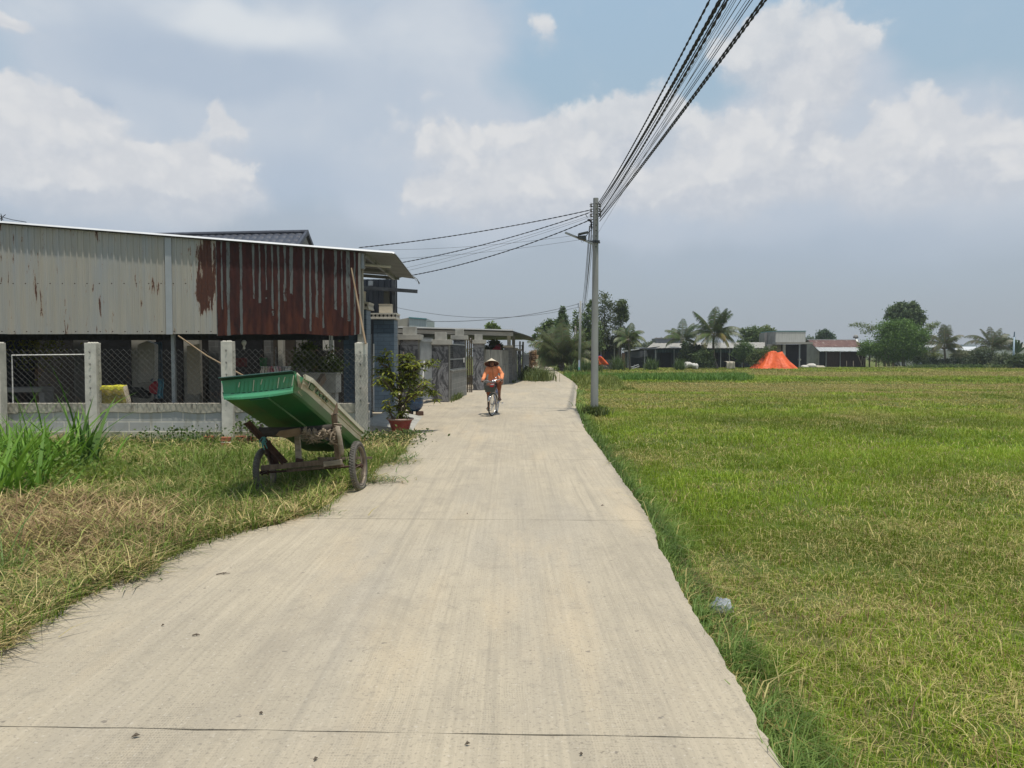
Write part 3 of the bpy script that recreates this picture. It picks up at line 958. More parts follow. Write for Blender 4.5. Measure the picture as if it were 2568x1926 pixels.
def field_part(y0, y1, dens, hmean, wid, minx=None):
    """scatter over the wedge the road's right edge leaves, a little wider than the frame"""
    xmax = .72 * y1 + 2.5
    n = int(dens * (xmax - 0) * (y1 - y0))
    x = rng.uniform(0, xmax, n); y = rng.uniform(y0, y1, n)
    ok = (x > XRv(y) - .015) & (x < .70 * y + 2.0)
    x, y = x[ok], y[ok]
    n = len(x)
    dr = dryness(x, y)
    cl = fbm(x * 2.6, y * 2.6, 3)
    keep = rng.random(n) < (.45 + .9 * sst(.3, .6, cl))
    x, y, dr, cl = x[keep], y[keep], dr[keep], cl[keep]
    n = len(x)
    e = x - XRv(y)
    fringe = sst(.55, .0, e)
    h = hmean * rng.lognormal(-.1, .38, n) * (.65 + .8 * cl) * (1 - .45 * dr) * (1 + .9 * fringe)
    tall = rng.random(n) < .006
    h[tall] *= 1.9
    isdry = rng.random(n) < (.06 + .44 * dr)
    v = rng.random(n)
    hue = fbm(x * .35 + 50, y * .3 + 7, 3)
    g = lerp3((.15, .25, .018), (.27, .335, .03), v) * (.5 + 1.05 * hue)[:, None]
    g = g * (1 - .75 * fringe[:, None]) + (lerp3((.15, .25, .075), (.23, .33, .10), v)) * (.75 * fringe[:, None])
    dcol = lerp3((.43, .36, .11), (.60, .52, .22), rng.random(n))
    br = rng.random(n) < .18
    dcol[br] = lerp3((.17, .10, .045), (.25, .16, .07), rng.random(br.sum()))
    C = np.where(isdry[:, None], dcol, g)
    far = sst(12, 26, y)[:, None]
    mixd = g + (np.array([.40, .31, .115])[None] * (.8 + .4 * v[:, None]) - g) * np.clip(.06 + .80 * dr, 0, .9)[:, None]
    C = C * (1 - far) + mixd * far
    azm = rng.uniform(0, 2 * PI, n)
    azm = np.where((fringe > .5) & (np.cos(azm) < -.2), azm + PI * (rng.random(n) < .8), azm)
    ln = np.abs(rng.normal(.4, .35, n)) + isdry * rng.uniform(0, 1.3, n) + .2 * fringe
    cu = np.clip(rng.normal(.45, .35, n) + isdry * .5, 0, 1.4)
    ww = wid * rng.uniform(.6, 1.35, n) * (1 + .5 * tall + .5 * fringe)
    B = np.stack([x, y, np.full(n, -.152)], 1)
    return blade_arrays(B, h, ww, azm, ln, cu, C)


parts = [field_part(2.4, 4.5, 7500, .062, .0046), field_part(4.5, 8, 4800, .062, .0052), field_part(8, 14, 1900, .066, .0078), field_part(14, 24, 650, .07, .014),
         field_part(24, 42, 180, .08, .03), field_part(42, 66, 70, .09, .055), field_part(66, 98, 34, .10, .09)]
V, fs, C = merge_blades(parts)
tag(np_mesh('field_grass', V, fs, C, MAT['blade']), 'mown green and straw-coloured grass of the open field', 'grass', kind='stuff')

pts = []
n = 26000
x = rng.uniform(2, 18, n); y = rng.uniform(36, 62, n)
x_end = 15.9 * y / 50 - 1.2 * fbm(y * .5, x * 0 + 2, 3)
edge = x - XRv(y)
inA = (edge > .1) & (edge < 2.4 + .6 * fbm(y * .4, y * 0, 2)) & (y > 37)
inB = (y > 49.5 + 2.4 * (fbm(x * .35, x * 0 + 3, 3) - .4)) & (y < 60) & (x < x_end) & (edge > .1)
ok = inA | inB
x, y, inB = x[ok], y[ok], inB[ok]
n = len(x)
h = np.where(inB, .42, .5) * rng.uniform(.6, 1.35, n) * np.where(inB, 1, np.clip((y - 34) / 12, .35, 1.1))
v = rng.random(n)
g = lerp3((.075, .165, .024), (.14, .25, .04), v)
yel = ~inB
g[yel] = lerp3((.14, .18, .035), (.23, .25, .06), v[yel])
B = np.stack([x, y, np.full(n, -.152)], 1)
Vt = blade_arrays(B, h, rng.uniform(.03, .055, n), rng.uniform(0, 2 * PI, n), np.abs(rng.normal(.3, .25, n)), np.clip(rng.normal(.5, .3, n), 0, 1.2), g)
V, fs, C = merge_blades([Vt])
tag(np_mesh('tall_grass', V, fs, C, MAT['blade']), 'taller rank grass in a strip across the far field and along the lane', 'grass', kind='stuff')


def verge_part(xa, xb, ya, yb, dens):
    n = int(dens * (xb - xa) * (yb - ya))
    x = rng.uniform(xa, xb, n); y = rng.uniform(ya, yb, n)
    xl = XLv(y)
    over = .34 * fbm(x * 1.2, y * 2.2, 4) - .10
    ok = (x < xl + over) & (x > -.70 * y - 1.2) & ~((np.abs(x + 2.9) < .12) & (y > 14.6))
    return x[ok], y[ok]


hay_parts, gr_parts = [], []
SUNK = np.vectorize(verge_z)
for (ya, yb, dens, sc_) in ((3.2, 6.5, 2900, 1.0), (6.5, 10, 1900, 1.15), (10, 15, 1100, 1.5)):
    x, y = verge_part(-11.5, -1.6, ya, yb, dens)
    n = len(x)
    z = SUNK(x, y)
    n1 = fbm(x * .8 + 2, y * .8 + 5, 4)
    brown = sst(1.0, .25, np.hypot((x + 4.1) / 1.9, (y - 7.3) / 1.45)) + .75 * sst(1.1, .4, np.hypot((x + 3.2) / 1.3, (y - 6.2) / .9))
    green = sst(9.6, 11.5, y) + .8 * sst(1.0, .4, np.hypot((x + 2.6) / 1.5, (y - 9.6) / 1.6)) + .55 * sst(5.9, 4.6, y) * sst(-3.2, -2.6, x)
    dry = np.clip(.50 + .45 * brown - .30 * green + 2.4 * (n1 - .5), .08, .97)
    isdry = rng.random(n) < dry
    k = isdry
    m = k.sum()
    col = lerp3((.42, .33, .13), (.60, .50, .25), rng.random(m))
    bb = rng.random(m) < np.clip(.18 + .45 * brown[k], 0, .6)
    col[bb] = lerp3((.15, .095, .05), (.38, .265, .145), rng.random(bb.sum()))
    gg = (~bb) & (rng.random(m) < .3)
    col[gg] = lerp3((.27, .30, .08), (.38, .40, .13), rng.random(gg.sum()))
    lift = rng.uniform(0, .13, m) + .10 * brown[k] * rng.random(m)
    B = np.stack([x[k], y[k], z[k] + lift], 1)
    L = rng.uniform(.06, .34, m)
    hh = L * rng.uniform(.08, .55, m)
    hay_parts.append(blade_arrays(B, hh, rng.uniform(.004, .009, m) * sc_, rng.uniform(0, 2 * PI, m), L / hh, rng.uniform(0, .25, m), col))
    k = ~isdry
    m = k.sum()
    v = rng.random(m)
    col = lerp3((.095, .165, .02), (.19, .27, .04), v) * (.7 + .6 * n1[k])[:, None]
    yl = rng.random(m) < .25
    col[yl] = lerp3((.19, .21, .06), (.28, .27, .09), rng.random(yl.sum()))
    hv = (.10 + .20 * fbm(x[k] * 1.1, y[k] * 1.1, 3)) * rng.lognormal(0, .35, m) * (1 - .5 * sst(11.8, 13.2, y[k]))
    hv *= 1 - .55 * sst(-3.0, -2.4, x[k]) * sst(12.2, 13.2, y[k])
    B = np.stack([x[k], y[k], z[k] - .01], 1)
    gr_parts.append(blade_arrays(B, hv, rng.uniform(.005, .011, m) * sc_, rng.uniform(0, 2 * PI, m), np.minimum(np.abs(rng.normal(.7, .5, m)), 1.1), np.clip(rng.normal(.6, .35, m), 0, 1.0), col))
n = 420
x = rng.uniform(-8, -1.9, n); y = rng.uniform(4.2, 14.2, n)
ok = (x < XLv(y) - .12) & (x > -.70 * y - .6)
x, y = x[ok], y[ok]
n = len(x)
LB = long_blades(np.stack([x, y, SUNK(x, y) - .02], 1), rng.lognormal(-1.45, .4, n), rng.uniform(.008, .02, n), rng.uniform(0, 2 * PI, n), np.abs(rng.normal(.8, .4, n)), ((.09, .17, .02), (.22, .30, .05)))
V, q_, t_q, C = LB
sm_ = MB()
for k in range(60):
    u_, v_ = random.gauss(-3.9, .9), random.gauss(6.6, 1.0)
    if u_ > XLt(v_) - .15: continue
    b_ = Vector((u_, v_, verge_z(u_, v_)))
    d_ = Vector((random.gauss(0, .5), random.gauss(0, .5), 1)).normalized()
    hgt = random.uniform(.05, .16)
    sm_.tube([b_, b_ + d_ * hgt], [.009, .008], 6)
    sm_.tube([b_ + d_ * hgt, b_ + d_ * (hgt + .004)], [.0075, .0075], 6, mi=1)
tag(sm_.build('cut_stalks', [simple('cut_stalk', (.30, .27, .09), (.20, .19, .06), 20, .8, .2), simple('cut_end', (.62, .60, .44), None, 20, .9, 0)]), 'pale stubs of cut stalks standing in the hay of the verge', 'stubble', kind='stuff')
tag(np_mesh('verge_blades', V, [q_], C, MAT['blade']), 'longer arching green blades scattered over the verge', 'grass', kind='stuff')
for (cx_, cy_, rx0, ry0, m, Lm) in ((-2.95, 4.2, .26, .22, 200, .13), (-2.75, 5.5, .25, .3, 120, .10), (-1.8, 9.6, .45, .25, 420, .12), (-1.68, 11.4, .3, .6, 380, .11), (-2.3, 7.6, .5, .16, 300, .10), (-3.1, 5.0, .3, .3, 300, .14)):
    x = rng.normal(cx_, rx0 * .5, m); y = rng.normal(cy_, ry0 * .5, m)
    L = Lm * rng.lognormal(0, .35, m)
    hh = L * rng.uniform(.08, .5, m)
    v = rng.random(m)
    col = lerp3((.07, .14, .035), (.14, .22, .055), v)
    yl = rng.random(m) < .4
    col[yl] = lerp3((.32, .28, .10), (.48, .40, .18), rng.random(yl.sum()))
    azm = rng.normal(-.1, 1.5, m)
    gr_parts.append(blade_arrays(np.stack([x, y, np.maximum(rng.uniform(0, .10, m) * (Lm / .26), .004)], 1), hh, rng.uniform(.006, .013, m), azm, L / hh, rng.uniform(.05, .3, m), col))
V, fs, C = merge_blades(hay_parts)
tag(np_mesh('cut_hay', V, fs, C, MAT['straw']), 'cut brown and straw-coloured stalks drying on the verge', 'hay', kind='stuff')
V, fs, C = merge_blades(gr_parts)
tag(np_mesh('verge_grass', V, fs, C, MAT['blade']), 'green grass growing through the verge beside the lane', 'grass', kind='stuff')

pp = []
for (cx_, cy_, rx0, ry0, m, hm) in ((-2.0, 27.6, .12, 1.6, 400, .35), (1.55, 47.5, .7, 2.4, 1600, .75), (-1.15, 34.6, .1, .6, 80, .2), (2.31, 21.6, .28, .3, 500, .3), (2.0, 66, 1.0, 8, 900, .5), (0.05, 43.2, .12, .4, 90, .3), (6.9, 80, 2.2, 3.0, 900, .6)):
    x = rng.normal(cx_, rx0 * .6, m); y = rng.normal(cy_, ry0 * .5, m)
    v = rng.random(m)
    pp.append(blade_arrays(np.stack([x, y, np.full(m, -.1)], 1), hm * rng.uniform(.5, 1.3, m), rng.uniform(.012, .03, m) * (1 if cy_ < 40 else 1.8), rng.uniform(0, 2 * PI, m), np.abs(rng.normal(.35, .3, m)), np.clip(rng.normal(.5, .3, m), 0, 1.2),
                           lerp3((.06, .10, .025), (.15, .17, .05), v)))
V, fs, C = merge_blades(pp)
tag(np_mesh('roadside_weeds', V, fs, C, MAT['blade']), 'tufts of weeds at the feet of walls and pole along the lane', 'weeds', kind='stuff')


def tall_clump(name, label, spots, n, hmean, wid, cols, lean=.45, group=None):
    Bs = []
    for (cx_, cy_, r_, f_) in spots:
        k = int(n * f_)
        Bs.append(np.stack([rng.normal(cx_, r_ * .5, k), rng.normal(cy_, r_ * .5, k), np.full(k, -.1)], 1))
    B = np.concatenate(Bs)
    k = len(B)
    h = hmean * rng.lognormal(-.1, .35, k)
    V, fs, C = merge_blades([long_blades(B, h, rng.uniform(.6, 1.3, k) * wid, rng.uniform(0, 2 * PI, k), np.abs(rng.normal(lean, .28, k)), cols)])
    ctr = (float(B[:, 0].mean()), float(B[:, 1].mean()), -.1)
    o = np_mesh(name, V, fs, C, MAT['blade'], loc=ctr)
    return tag(o, label, 'plant', group)


tall_clump('elephant_grass', 'tall bright green broad-bladed grass clump against the wall at the picture edge', [(-7.4, 9.9, .9, .25), (-6.6, 9.6, .8, .32), (-7.2, 10.9, 1.0, .2), (-6.0, 9.9, .35, .10), (-6.3, 8.7, .6, .2), (-5.6, 8.5, .5, .16), (-5.3, 7.9, .4, .1)], 950, .66, .042, ((.085, .19, .016), (.19, .34, .045)), .6)
tall_clump('elephant_grass', 'small fan of tall green blades before the first concrete fence post', [(-5.95, 10.7, .16, 1.0)], 26, .8, .06, ((.05, .12, .018), (.09, .17, .03)), .3)
tall_clump('elephant_grass', 'low green blades leaning in over the verge near the lane corner', [(-3.75, 5.35, .22, 1.0)], 34, .5, .018, ((.08, .16, .03), (.15, .24, .06)), .7)


def weed(name, label, c_, r_, h_, n, size, cols, cat='plant', asp=.58):
    P = np.stack([rng.normal(c_[0], r_ * .5, n), rng.normal(c_[1], r_ * .45, n), -.08 + h_ * rng.beta(1.6, 1.3, n)], 1)
    C = lerp3(cols[0], cols[1], rng.random(n))
    V, a, b, C = leaf_arrays(P, size * rng.uniform(.6, 1.3, n), C, asp, .2, 1.0)
    o = thing(name, label, cat, (c_[0], c_[1], -.1))
    np_mesh('foliage', V, [a, b], C, MAT['leaf'], o)
    for k in range(0, n, n // 7):
        MB().tube([(P[k][0] * .7 + c_[0] * .3, P[k][1], -.1), tuple(P[k])], [.005, .002], 4).build('stem', MAT['bark'], o)
    return o


weed('leafy_weed', 'broad-leaved yellow-green weed in front of the elephant grass', (-6.1, 9.2), 1.25, .55, 1500, .062, ((.09, .15, .02), (.19, .26, .045)))
weed('leafy_weed', 'dark leafy weed at the wall foot midway between two fence posts', (-7.0 + 1.0, 13.9), .9, .35, 420, .07, ((.05, .10, .02), (.09, .14, .03)))
weed('leafy_weed', 'climbing leafy weed at the wall foot beside the red brick', (-4.95, 14.6), .3, .5, 180, .08, ((.06, .11, .025), (.12, .17, .05)))
weed('leafy_weed', 'dense low weed between the cart and the red pot', (-2.35, 13.8), .75, .3, 900, .06, ((.05, .09, .02), (.11, .15, .035)))
weed('leafy_weed', 'low weed growing under the red pot at the lane edge', (-1.95, 14.9), .35, .22, 260, .06, ((.05, .09, .02), (.10, .14, .03)))
weed('leafy_weed', 'low broad-leaved weed spreading at the foot of the elephant grass', (-5.2, 8.5), 1.0, .4, 700, .06, ((.11, .17, .02), (.23, .29, .045)))
YF = 15.3
SHED_O = (X(300, YF), YF, 0.0)
shed = thing('tin_shed', 'open tin shed clad in pale and rust-red corrugated sheets behind the mesh fence', 'shed', SHED_O)
MAT['tin_pale'] = sheet_pale()
MAT['tin_rust'] = sheet_rust()
ROOF_A = at(0, 556, 15.15); ROOF_B = at(905, 626.5, 15.15)
RS = (ROOF_B.z - ROOF_A.z) / (ROOF_B.x - ROOF_A.x)
XL_SHED = X(-300, YF)


def roof_z(x): return ROOF_A.z + RS * (x - ROOF_A.x)


def corr_sheet(px0, px1, mat, zbot, wob=0.0, yoff=0.0, per=.122, amp=.016):
    x0, x1 = X(px0, YF), X(px1, YF)
    prof = ((0, 0), (.34, 0), (.44, 1), (.62, 1), (.72, 0)) if per < .124 else tuple((k / 8, .5 - .5 * math.cos(2 * PI * k / 8)) for k in range(8))
    xs = []
    k = math.floor(x0 / per)
    while k * per < x1:
        for (u, a) in prof:
            xx = (k + u) * per
            if x0 <= xx <= x1: xs.append((xx, a))
        k += 1
    xs = [(x0, xs[0][1])] + xs + [(x1, xs[-1][1])]
    g = []
    for r in range(7):
        row = []
        for (xx, a) in xs:
            zb = zbot + wob * mnoise.noise((xx * 1.3, 3.1, 0)) + (wob * .25 * mnoise.noise((xx * 9, 1, 0)))
            z = zb + (roof_z(xx) - .03 - zb) * r / 6
            y = YF - yoff - amp * a - .012 * wob * 20 * mnoise.noise((xx * .9, z * 1.1, 7)) * .5
            row.append((xx, y, z))
        g.append(row)
    return MB().sheet(g).build('wall_sheet', mat, shed, solid=.0012)


zb = Z(838, YF)
for i, (a, b) in enumerate(((-300, -120), (-122, 22), (20, 163), (161, 300), (298, 422), (434, 549))):
    corr_sheet(a, b, MAT['tin_pale'], zb + .004 * (i % 2), 0, .004 * (i % 2), .122)
for i, (a, b) in enumerate(((546, 676), (674, 800), (798, 903))):
    o = corr_sheet(a, b, MAT['tin_rust'], zb - .012, .05, .006 + .004 * (i % 2), .125, .014)
    tag(o, 'rust-red sheet streaked with bare grey zinc')
fl = MB().bx(X(420, YF), X(436, YF), YF - .03, YF - .012, zb - .005, roof_z(X(428, YF)) - .04)
fl.build('joint_cover', simple('pale_flashing', (.40, .42, .43), (.33, .35, .36), 2, .5, .05), shed)
rust_strip = MB()
rust_strip.bx(X(896, YF), X(906, YF), YF - .015, YF + .02, zb, roof_z(X(900, YF)) - .05)
rust_strip.build('corner_trim', MAT['zinc_old'], shed)
YB = 20.3
xs = [XL_SHED + (X(984, 15.15) - XL_SHED) * k / 12 for k in range(13)]
path = [(x, roof_z(x)) for x in xs]
ex0 = X(984, 15.15)
path += [(ex0 + .04, roof_z(ex0) - .012), (ex0 + .075, roof_z(ex0) - .04), (ex0 + .10, roof_z(ex0) - .075)]
g = []
ny = 170
for k in range(ny + 1):
    y = 15.235 + (YB - 15.235) * k / ny
    a = (0, 0, .012, .012)[k % 4]
    sq = 1 - .11 * (k / ny)      # the eave draws in a little toward the back
    g.append([(x if x < -3.2 else -3.2 + (x + 3.2) * (1 - .26 * k / ny), y, z + a - (0 if x < -3.2 else .02 * k / ny)) for x, z in path])
MB().sheet(g).build('roof', MAT['zinc_grey'], shed, solid=.002)
MB().sheet([[at(1036, 692, 20.25), at(1046, 699, 20.3), at(1053, 710, 20.35)], [at(1036, 692, 20.25) + Vector((-.05, .35, .02)), at(1046, 699, 20.3) + Vector((-.05, .35, .02)), at(1052, 711, 20.35) + Vector((-.05, .3, 0))]]).build('loose_sheet', MAT['zinc'], shed, solid=.004)
fm = MB()
for (xa, za), (xb, zb_) in zip(path[:13], path[1:14]):
    fm.add([(xa, 15.205, za - .012), (xb, 15.205, zb_ - .012), (xb, 15.245, zb_ + .024), (xa, 15.245, za + .024)], [(0, 1, 2, 3)])
fm.build('roof_edge', MAT['zinc_bright'], shed, solid=.004)
for px in (436,):
    MB().bx(X(432, 15.6), X(440.5, 15.6), 15.56, 15.63, -.1, roof_z(X(436, 15.6)) - .06).build('post', MAT['steel'], shed)
MB().bx(X(900, 15.6), X(913, 15.6), 15.5, 15.62, -.1, roof_z(X(906, 15.6)) - .06).build('post', MAT['concrete'], shed)
MB().bx(XL_SHED, X(905, 15.6), 15.52, 15.58, zb + .25, zb + .33).build('rail', MAT['steel_dark'], shed)
MB().bx(XL_SHED, X(905, 15.6), 15.52, 15.58, zb + 1.05, zb + 1.13).build('rail', MAT['steel_dark'], shed)
for y in (16.8, 18.4, 20.1):
    MB().bar((XL_SHED, y, roof_z(XL_SHED) - .07), (X(912, 15.2), y, roof_z(X(912, 15.2)) - .07), .05, .08).build('rafter', MAT['zinc_grey'], shed)
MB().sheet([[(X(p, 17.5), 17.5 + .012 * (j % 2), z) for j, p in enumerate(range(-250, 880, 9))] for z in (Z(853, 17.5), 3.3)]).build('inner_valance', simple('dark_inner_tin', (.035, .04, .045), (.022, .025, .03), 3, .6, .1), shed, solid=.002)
MB().bx(X(902, 15.4), X(916, 15.4), 15.35, 15.48, Z(674, 15.4), roof_z(X(909, 15.4)) - .05).build('hanging_plate', MAT['steel'], shed)
MB().bar(at(914, 636, 15.6), at(988, 697, 20.1), .06, .1).build('strut', MAT['steel'], shed)
MB().tube([at(916, 664, 16.2), at(980, 669, 16.2)], .028, 10).build('lamp_tube', MAT['white_paint'], shed)
MB().bx(X(984, 22.1), X(993.5, 22.1), 22.05, 22.2, 0, Z(690, 22.1)).build('post', MAT['steel_dark'], shed)
MB().bar(at(905, 721, 22.0), at(1047, 731, 22.0), .05, .1).build('beam', MAT['steel_dark'], shed)
g = []
for z_ in (0.0, 1.4, Z(699, 22.3)):
    row = []
    for k in range(0, 121):
        x = X(700, 22.3) + (X(997.5, 22.3) - X(700, 22.3)) * k / 120
        row.append((x, 22.3 - (.03 if (k // 2) % 3 == 0 else 0), z_ - (.0 if z_ < 2 else .02 * k / 120)))
    g.append(row)
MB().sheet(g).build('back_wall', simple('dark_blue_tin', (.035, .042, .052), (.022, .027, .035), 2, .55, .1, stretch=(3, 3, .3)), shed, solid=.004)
MB().bx(X(925, 22.1), X(936, 22.1), 22.1, 22.2, Z(716, 22.1), Z(704, 22.1)).build('wall_lamp', MAT['steel'], shed)
MB().bx(X(963, 22.1), X(977, 22.1), 22.15, 22.22, Z(765, 22.1), Z(730, 22.1)).build('wall_panel', simple('brown_glass_panel', (.05, .05, .04), None, 3, .4, 0), shed)
MB().bx(XL_SHED - .05, XL_SHED, 15.4, 20.3, -.1, 4).build('side_wall', MAT['darkwall_shade'], shed)
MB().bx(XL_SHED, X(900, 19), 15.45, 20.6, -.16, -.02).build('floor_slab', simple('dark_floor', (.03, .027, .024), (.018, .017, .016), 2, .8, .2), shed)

HY = 21.2
house = thing('tiled_house', 'house with a dark grey tiled gable roof rising behind the tin shed', 'house', (X(500, HY), HY, 0))
xa, xb = -17.0, X(905, HY) + .0
hw = MB()
hw.bx(xa, xb, HY, HY + .2, -.1, 3.1)
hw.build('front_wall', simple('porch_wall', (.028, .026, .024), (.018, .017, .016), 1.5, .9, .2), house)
MB().bx(xb - .2, xb, HY + .2, HY + 7, -.1, 3.1).build('side_wall', MAT['greywall'], house)
for (pa, pb, m) in ((335, 386, 'offwhite'), (465, 502, 'offwhite'), (527, 552, 'tile_grey'), (665, 682, 'tile_grey'), (700, 712, 'offwhite'), (745, 768, 'greywall'), (190, 216, 'greywall'), (812, 828, 'white_paint')):
    MB().bx(X(pa, 20.8), X(pb, 20.8), 20.7, 20.95, -.05, 3.3).build('column', MAT[m], house, bevel=.01)
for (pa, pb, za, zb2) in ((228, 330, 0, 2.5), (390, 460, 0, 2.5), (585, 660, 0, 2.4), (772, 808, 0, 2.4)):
    MB().bx(X(pa, HY), X(pb, HY), HY - .03, HY - .003, za, zb2).build('doorway_shade', MAT['darkwall_shade'], house)  # flat slab whose dark colour stands for the opening's shade
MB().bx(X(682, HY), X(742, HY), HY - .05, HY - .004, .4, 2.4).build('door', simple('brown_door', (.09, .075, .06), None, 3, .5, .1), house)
for k in range(7):
    xx = X(388, 20.6) + k * .035
    MB().tube([(xx, 20.55 + .02 * (k % 2), Z(858, 20.6)), (xx + .01, 20.55, Z(1000, 20.6))], .02, 6).build('curtain_fold', MAT['blue_plain'], house)
rid_y, rid_z = 25.2, Z(584, 25.2)
ea_y, ea_z = 21.0, 3.2
xl_, xr_ = -15.5, X(772, 25.2)
rows, cols = 15, 150
g = []
for i in range(rows * 3 + 1):
    s = i / (rows * 3)
    step = .03 * ((i % 3) / 3)
    y = ea_y + (rid_y - ea_y) * s
    z = ea_z + (rid_z - ea_z) * s - step
    g.append([(xl_ + (xr_ - xl_) * k / cols, y, z - .021 * s * (xr_ - xl_) * (1 - k / cols) + .028 * abs(math.sin(PI * k / 2.0 / 2))) for k in range(cols + 1)])
tiles = simple('dark_roof_tile', (.055, .062, .08), (.035, .04, .055), 4, .5, .1, spec=.4)
rf = MB().sheet(g).build('roof', tiles, house, smooth=False, solid=.02)
MB().sheet([[(xl_, rid_y + (29.4 - rid_y) * s, rid_z - .021 * (xr_ - xl_) * (1 - s) + (3.2 - rid_z) * s), (xr_, rid_y + (29.4 - rid_y) * s, rid_z + (3.2 - rid_z) * s)] for s in (0, 1)]).build('roof', tiles, house, solid=.03)
MB().tube([(xl_, rid_y, rid_z + .03 - .021 * (xr_ - xl_)), (xr_ + .06, rid_y, rid_z + .03)], .075, 8).build('ridge_cap', tiles, rf)
MB().prism([(xr_ - .12, ea_y + .3, ea_z), (xr_ - .12, 29.1, ea_z), (xr_ - .12, rid_y, rid_z - .12)], (.1, 0, 0)).build('gable', MAT['greywall'], house)
for (y2, z2) in ((ea_y, ea_z), (29.4, 3.2)):
    MB().bar((xr_ + .02, rid_y, rid_z + .02), (xr_ + .02, y2, z2 + .02), .08, .12).build('barge_board', tiles, house)

WY = 14.9
fence = thing('mesh_fence', 'low grey block wall with concrete posts carrying chain-link mesh', 'fence', (X(430, WY), WY, -.1))
wx0, wx1 = -13.5, X(924, WY)
ztop = Z(1012, WY)
MB().bx(wx0, wx1, WY, WY + .14, -.25, ztop - .15).build('block_wall', MAT['block'], fence)
top, n_ = [], 160
for k in range(n_ + 1):
    x = wx0 + (wx1 - wx0) * k / n_
    low = ztop - .17 - .035 * (mnoise.noise((x * 1.9, 0, 0)) + .6 * mnoise.noise((x * 7, 3, 0)) + .4 * mnoise.noise((x * 21, 3, 0)))
    top.append((x, low))
bm_ = MB()
for (x0, l0), (x1, l1) in zip(top, top[1:]):
    zt0, zt1 = ztop + .008 * mnoise.noise((x0 * 5, 9, 0)), ztop + .008 * mnoise.noise((x1 * 5, 9, 0))
    bm_.add([(x0, WY - .022, l0), (x1, WY - .022, l1), (x1, WY - .026, zt1), (x0, WY - .026, zt0), (x0, WY + .17, zt0), (x1, WY + .17, zt1), (x0, WY - .004, l0 - .006), (x1, WY - .004, l1 - .006)],
            [(0, 1, 2, 3), (3, 2, 5, 4), (6, 7, 1, 0)])
cap_mat = simple('wall_cap_plaster', (.55, .51, .42), (.40, .365, .295), 4, .9, .4, 50, .006, c3=(.15, .13, .105), s3=7, t3=(.5, .7), st3=(3, 3, .35))
bm_.build('wall_cap', cap_mat, fence)
ft = MB()
ft.bx(wx0, wx1, WY - .03, WY + .16, -.25, Z(1083, WY))
ft.build('footing', simple('mossy_footing', (.44, .425, .345), (.31, .315, .23), 2.2, .95, .4, 50, .006, c3=(.14, .15, .09), s3=2.5, t3=(.5, .7)), fence)
postx = [(-28, 8, 14.6), (212, 249, 14.78), (554, 590, 14.78), (890, 926, 14.74)]
for i, (a, b, y) in enumerate(postx):
    fa, fb_ = X(a, y), X(b, y)
    w_ = (fb_ - fa) * .78
    cxp = fa + w_ / 2
    pm = MB()
    pts = []
    nz_ = 14
    zt = Z(860 if i != 2 else 856, y)
    for k in range(nz_ + 1):
        z = -.22 + (zt + .22) * k / nz_
        j = lambda s: .006 * mnoise.noise((s + i * 7, z * 3, 0))
        pts.append([(cxp - w_ / 2 + j(1), y + j(2), z), (cxp + w_ / 2 + j(3), y + j(4), z), (cxp + w_ / 2 + j(5), y + .19, z), (cxp - w_ / 2 + j(6), y + .19, z)])
    vs = [p for r_ in pts for p in r_]
    fs = [(4 * k + a_, 4 * k + (a_ + 1) % 4, 4 * k + 4 + (a_ + 1) % 4, 4 * k + 4 + a_) for k in range(nz_) for a_ in range(4)] + [(4 * nz_, 4 * nz_ + 1, 4 * nz_ + 2, 4 * nz_ + 3)]
    pm.add(vs, fs)
    for k in range(9):      # broken top
        pm.ell((cxp + random.uniform(-.4, .4) * w_, y + random.uniform(.03, .16), zt + .004), (.03, .025, .014), 6, 4)
    po = pm.build('post', MAT['concrete_pale'], fence, bevel=.006)
    for k in range(5):      # twisted tie wire
        z = zt - .18 - k * .23
        tw = [(cxp + .022 * math.cos(q * 2.1) * (1 - q / 9), y - .012 - .01 * math.sin(q), z + .03 * math.sin(q * 1.7) * (1 - q / 9)) for q in np.linspace(0, 8, 14)]
        MB().tube(tw, .0022, 4).build('tie_wire', MAT['steel_dark'], po)
zm0, zm1 = ztop + .005, Z(872, WY)
bays = [(-13.2, X(-2, WY)), (X(-2, WY), X(222, WY)), (X(238, WY), X(560, WY)), (X(582, WY), X(893, WY)), ]
cell = .118
mesh_m = simple('chain_link_wire', (.13, .135, .13), (.085, .09, .085), 8, .6, 0, metal=.3, c3=(.17, .11, .07), s3=3, t3=(.55, .7))
for (xa_, xb_) in bays:
    cm = MB()
    nwire = int((xb_ - xa_) / (cell / 2)) + 1
    nst = int((zm1 - zm0) / (cell / 2))
    for k in range(nwire):
        pts = []
        for s in range(nst + 1):
            x = xa_ + k * cell / 2 + (cell / 2 if (s + k) % 2 else 0) * (.985)
            sag = .025 * math.sin(PI * (x - xa_) / (xb_ - xa_)) * (s / nst)
            x += .012 * mnoise.noise((x * .9, s * .2, 1))
            pts.append((min(x, xb_ + .05), WY - .055 + .004 * ((s + k) % 2) + .03 * mnoise.noise((x * .6, s * .12, 2)), zm0 + s * cell / 2 - sag))
        cm.tube(pts, .0027, 4, cap=False)
    cm.build('chain_link_panel', mesh_m, fence)

wm = MB()
for k in range(13):
    x0 = X(892, WY) + k * .028
    wm.tube([(x0 + (.028 if (s % 2) else 0) + .01 * mnoise.noise((k, s, 0)), 14.72 - .004 * (s % 2), .15 + s * .085 + .02 * mnoise.noise((k * .5, s * .7, 3))) for s in range(18)], .0028, 4, cap=False)
wm.build('chain_link_panel', mesh_m, fence)

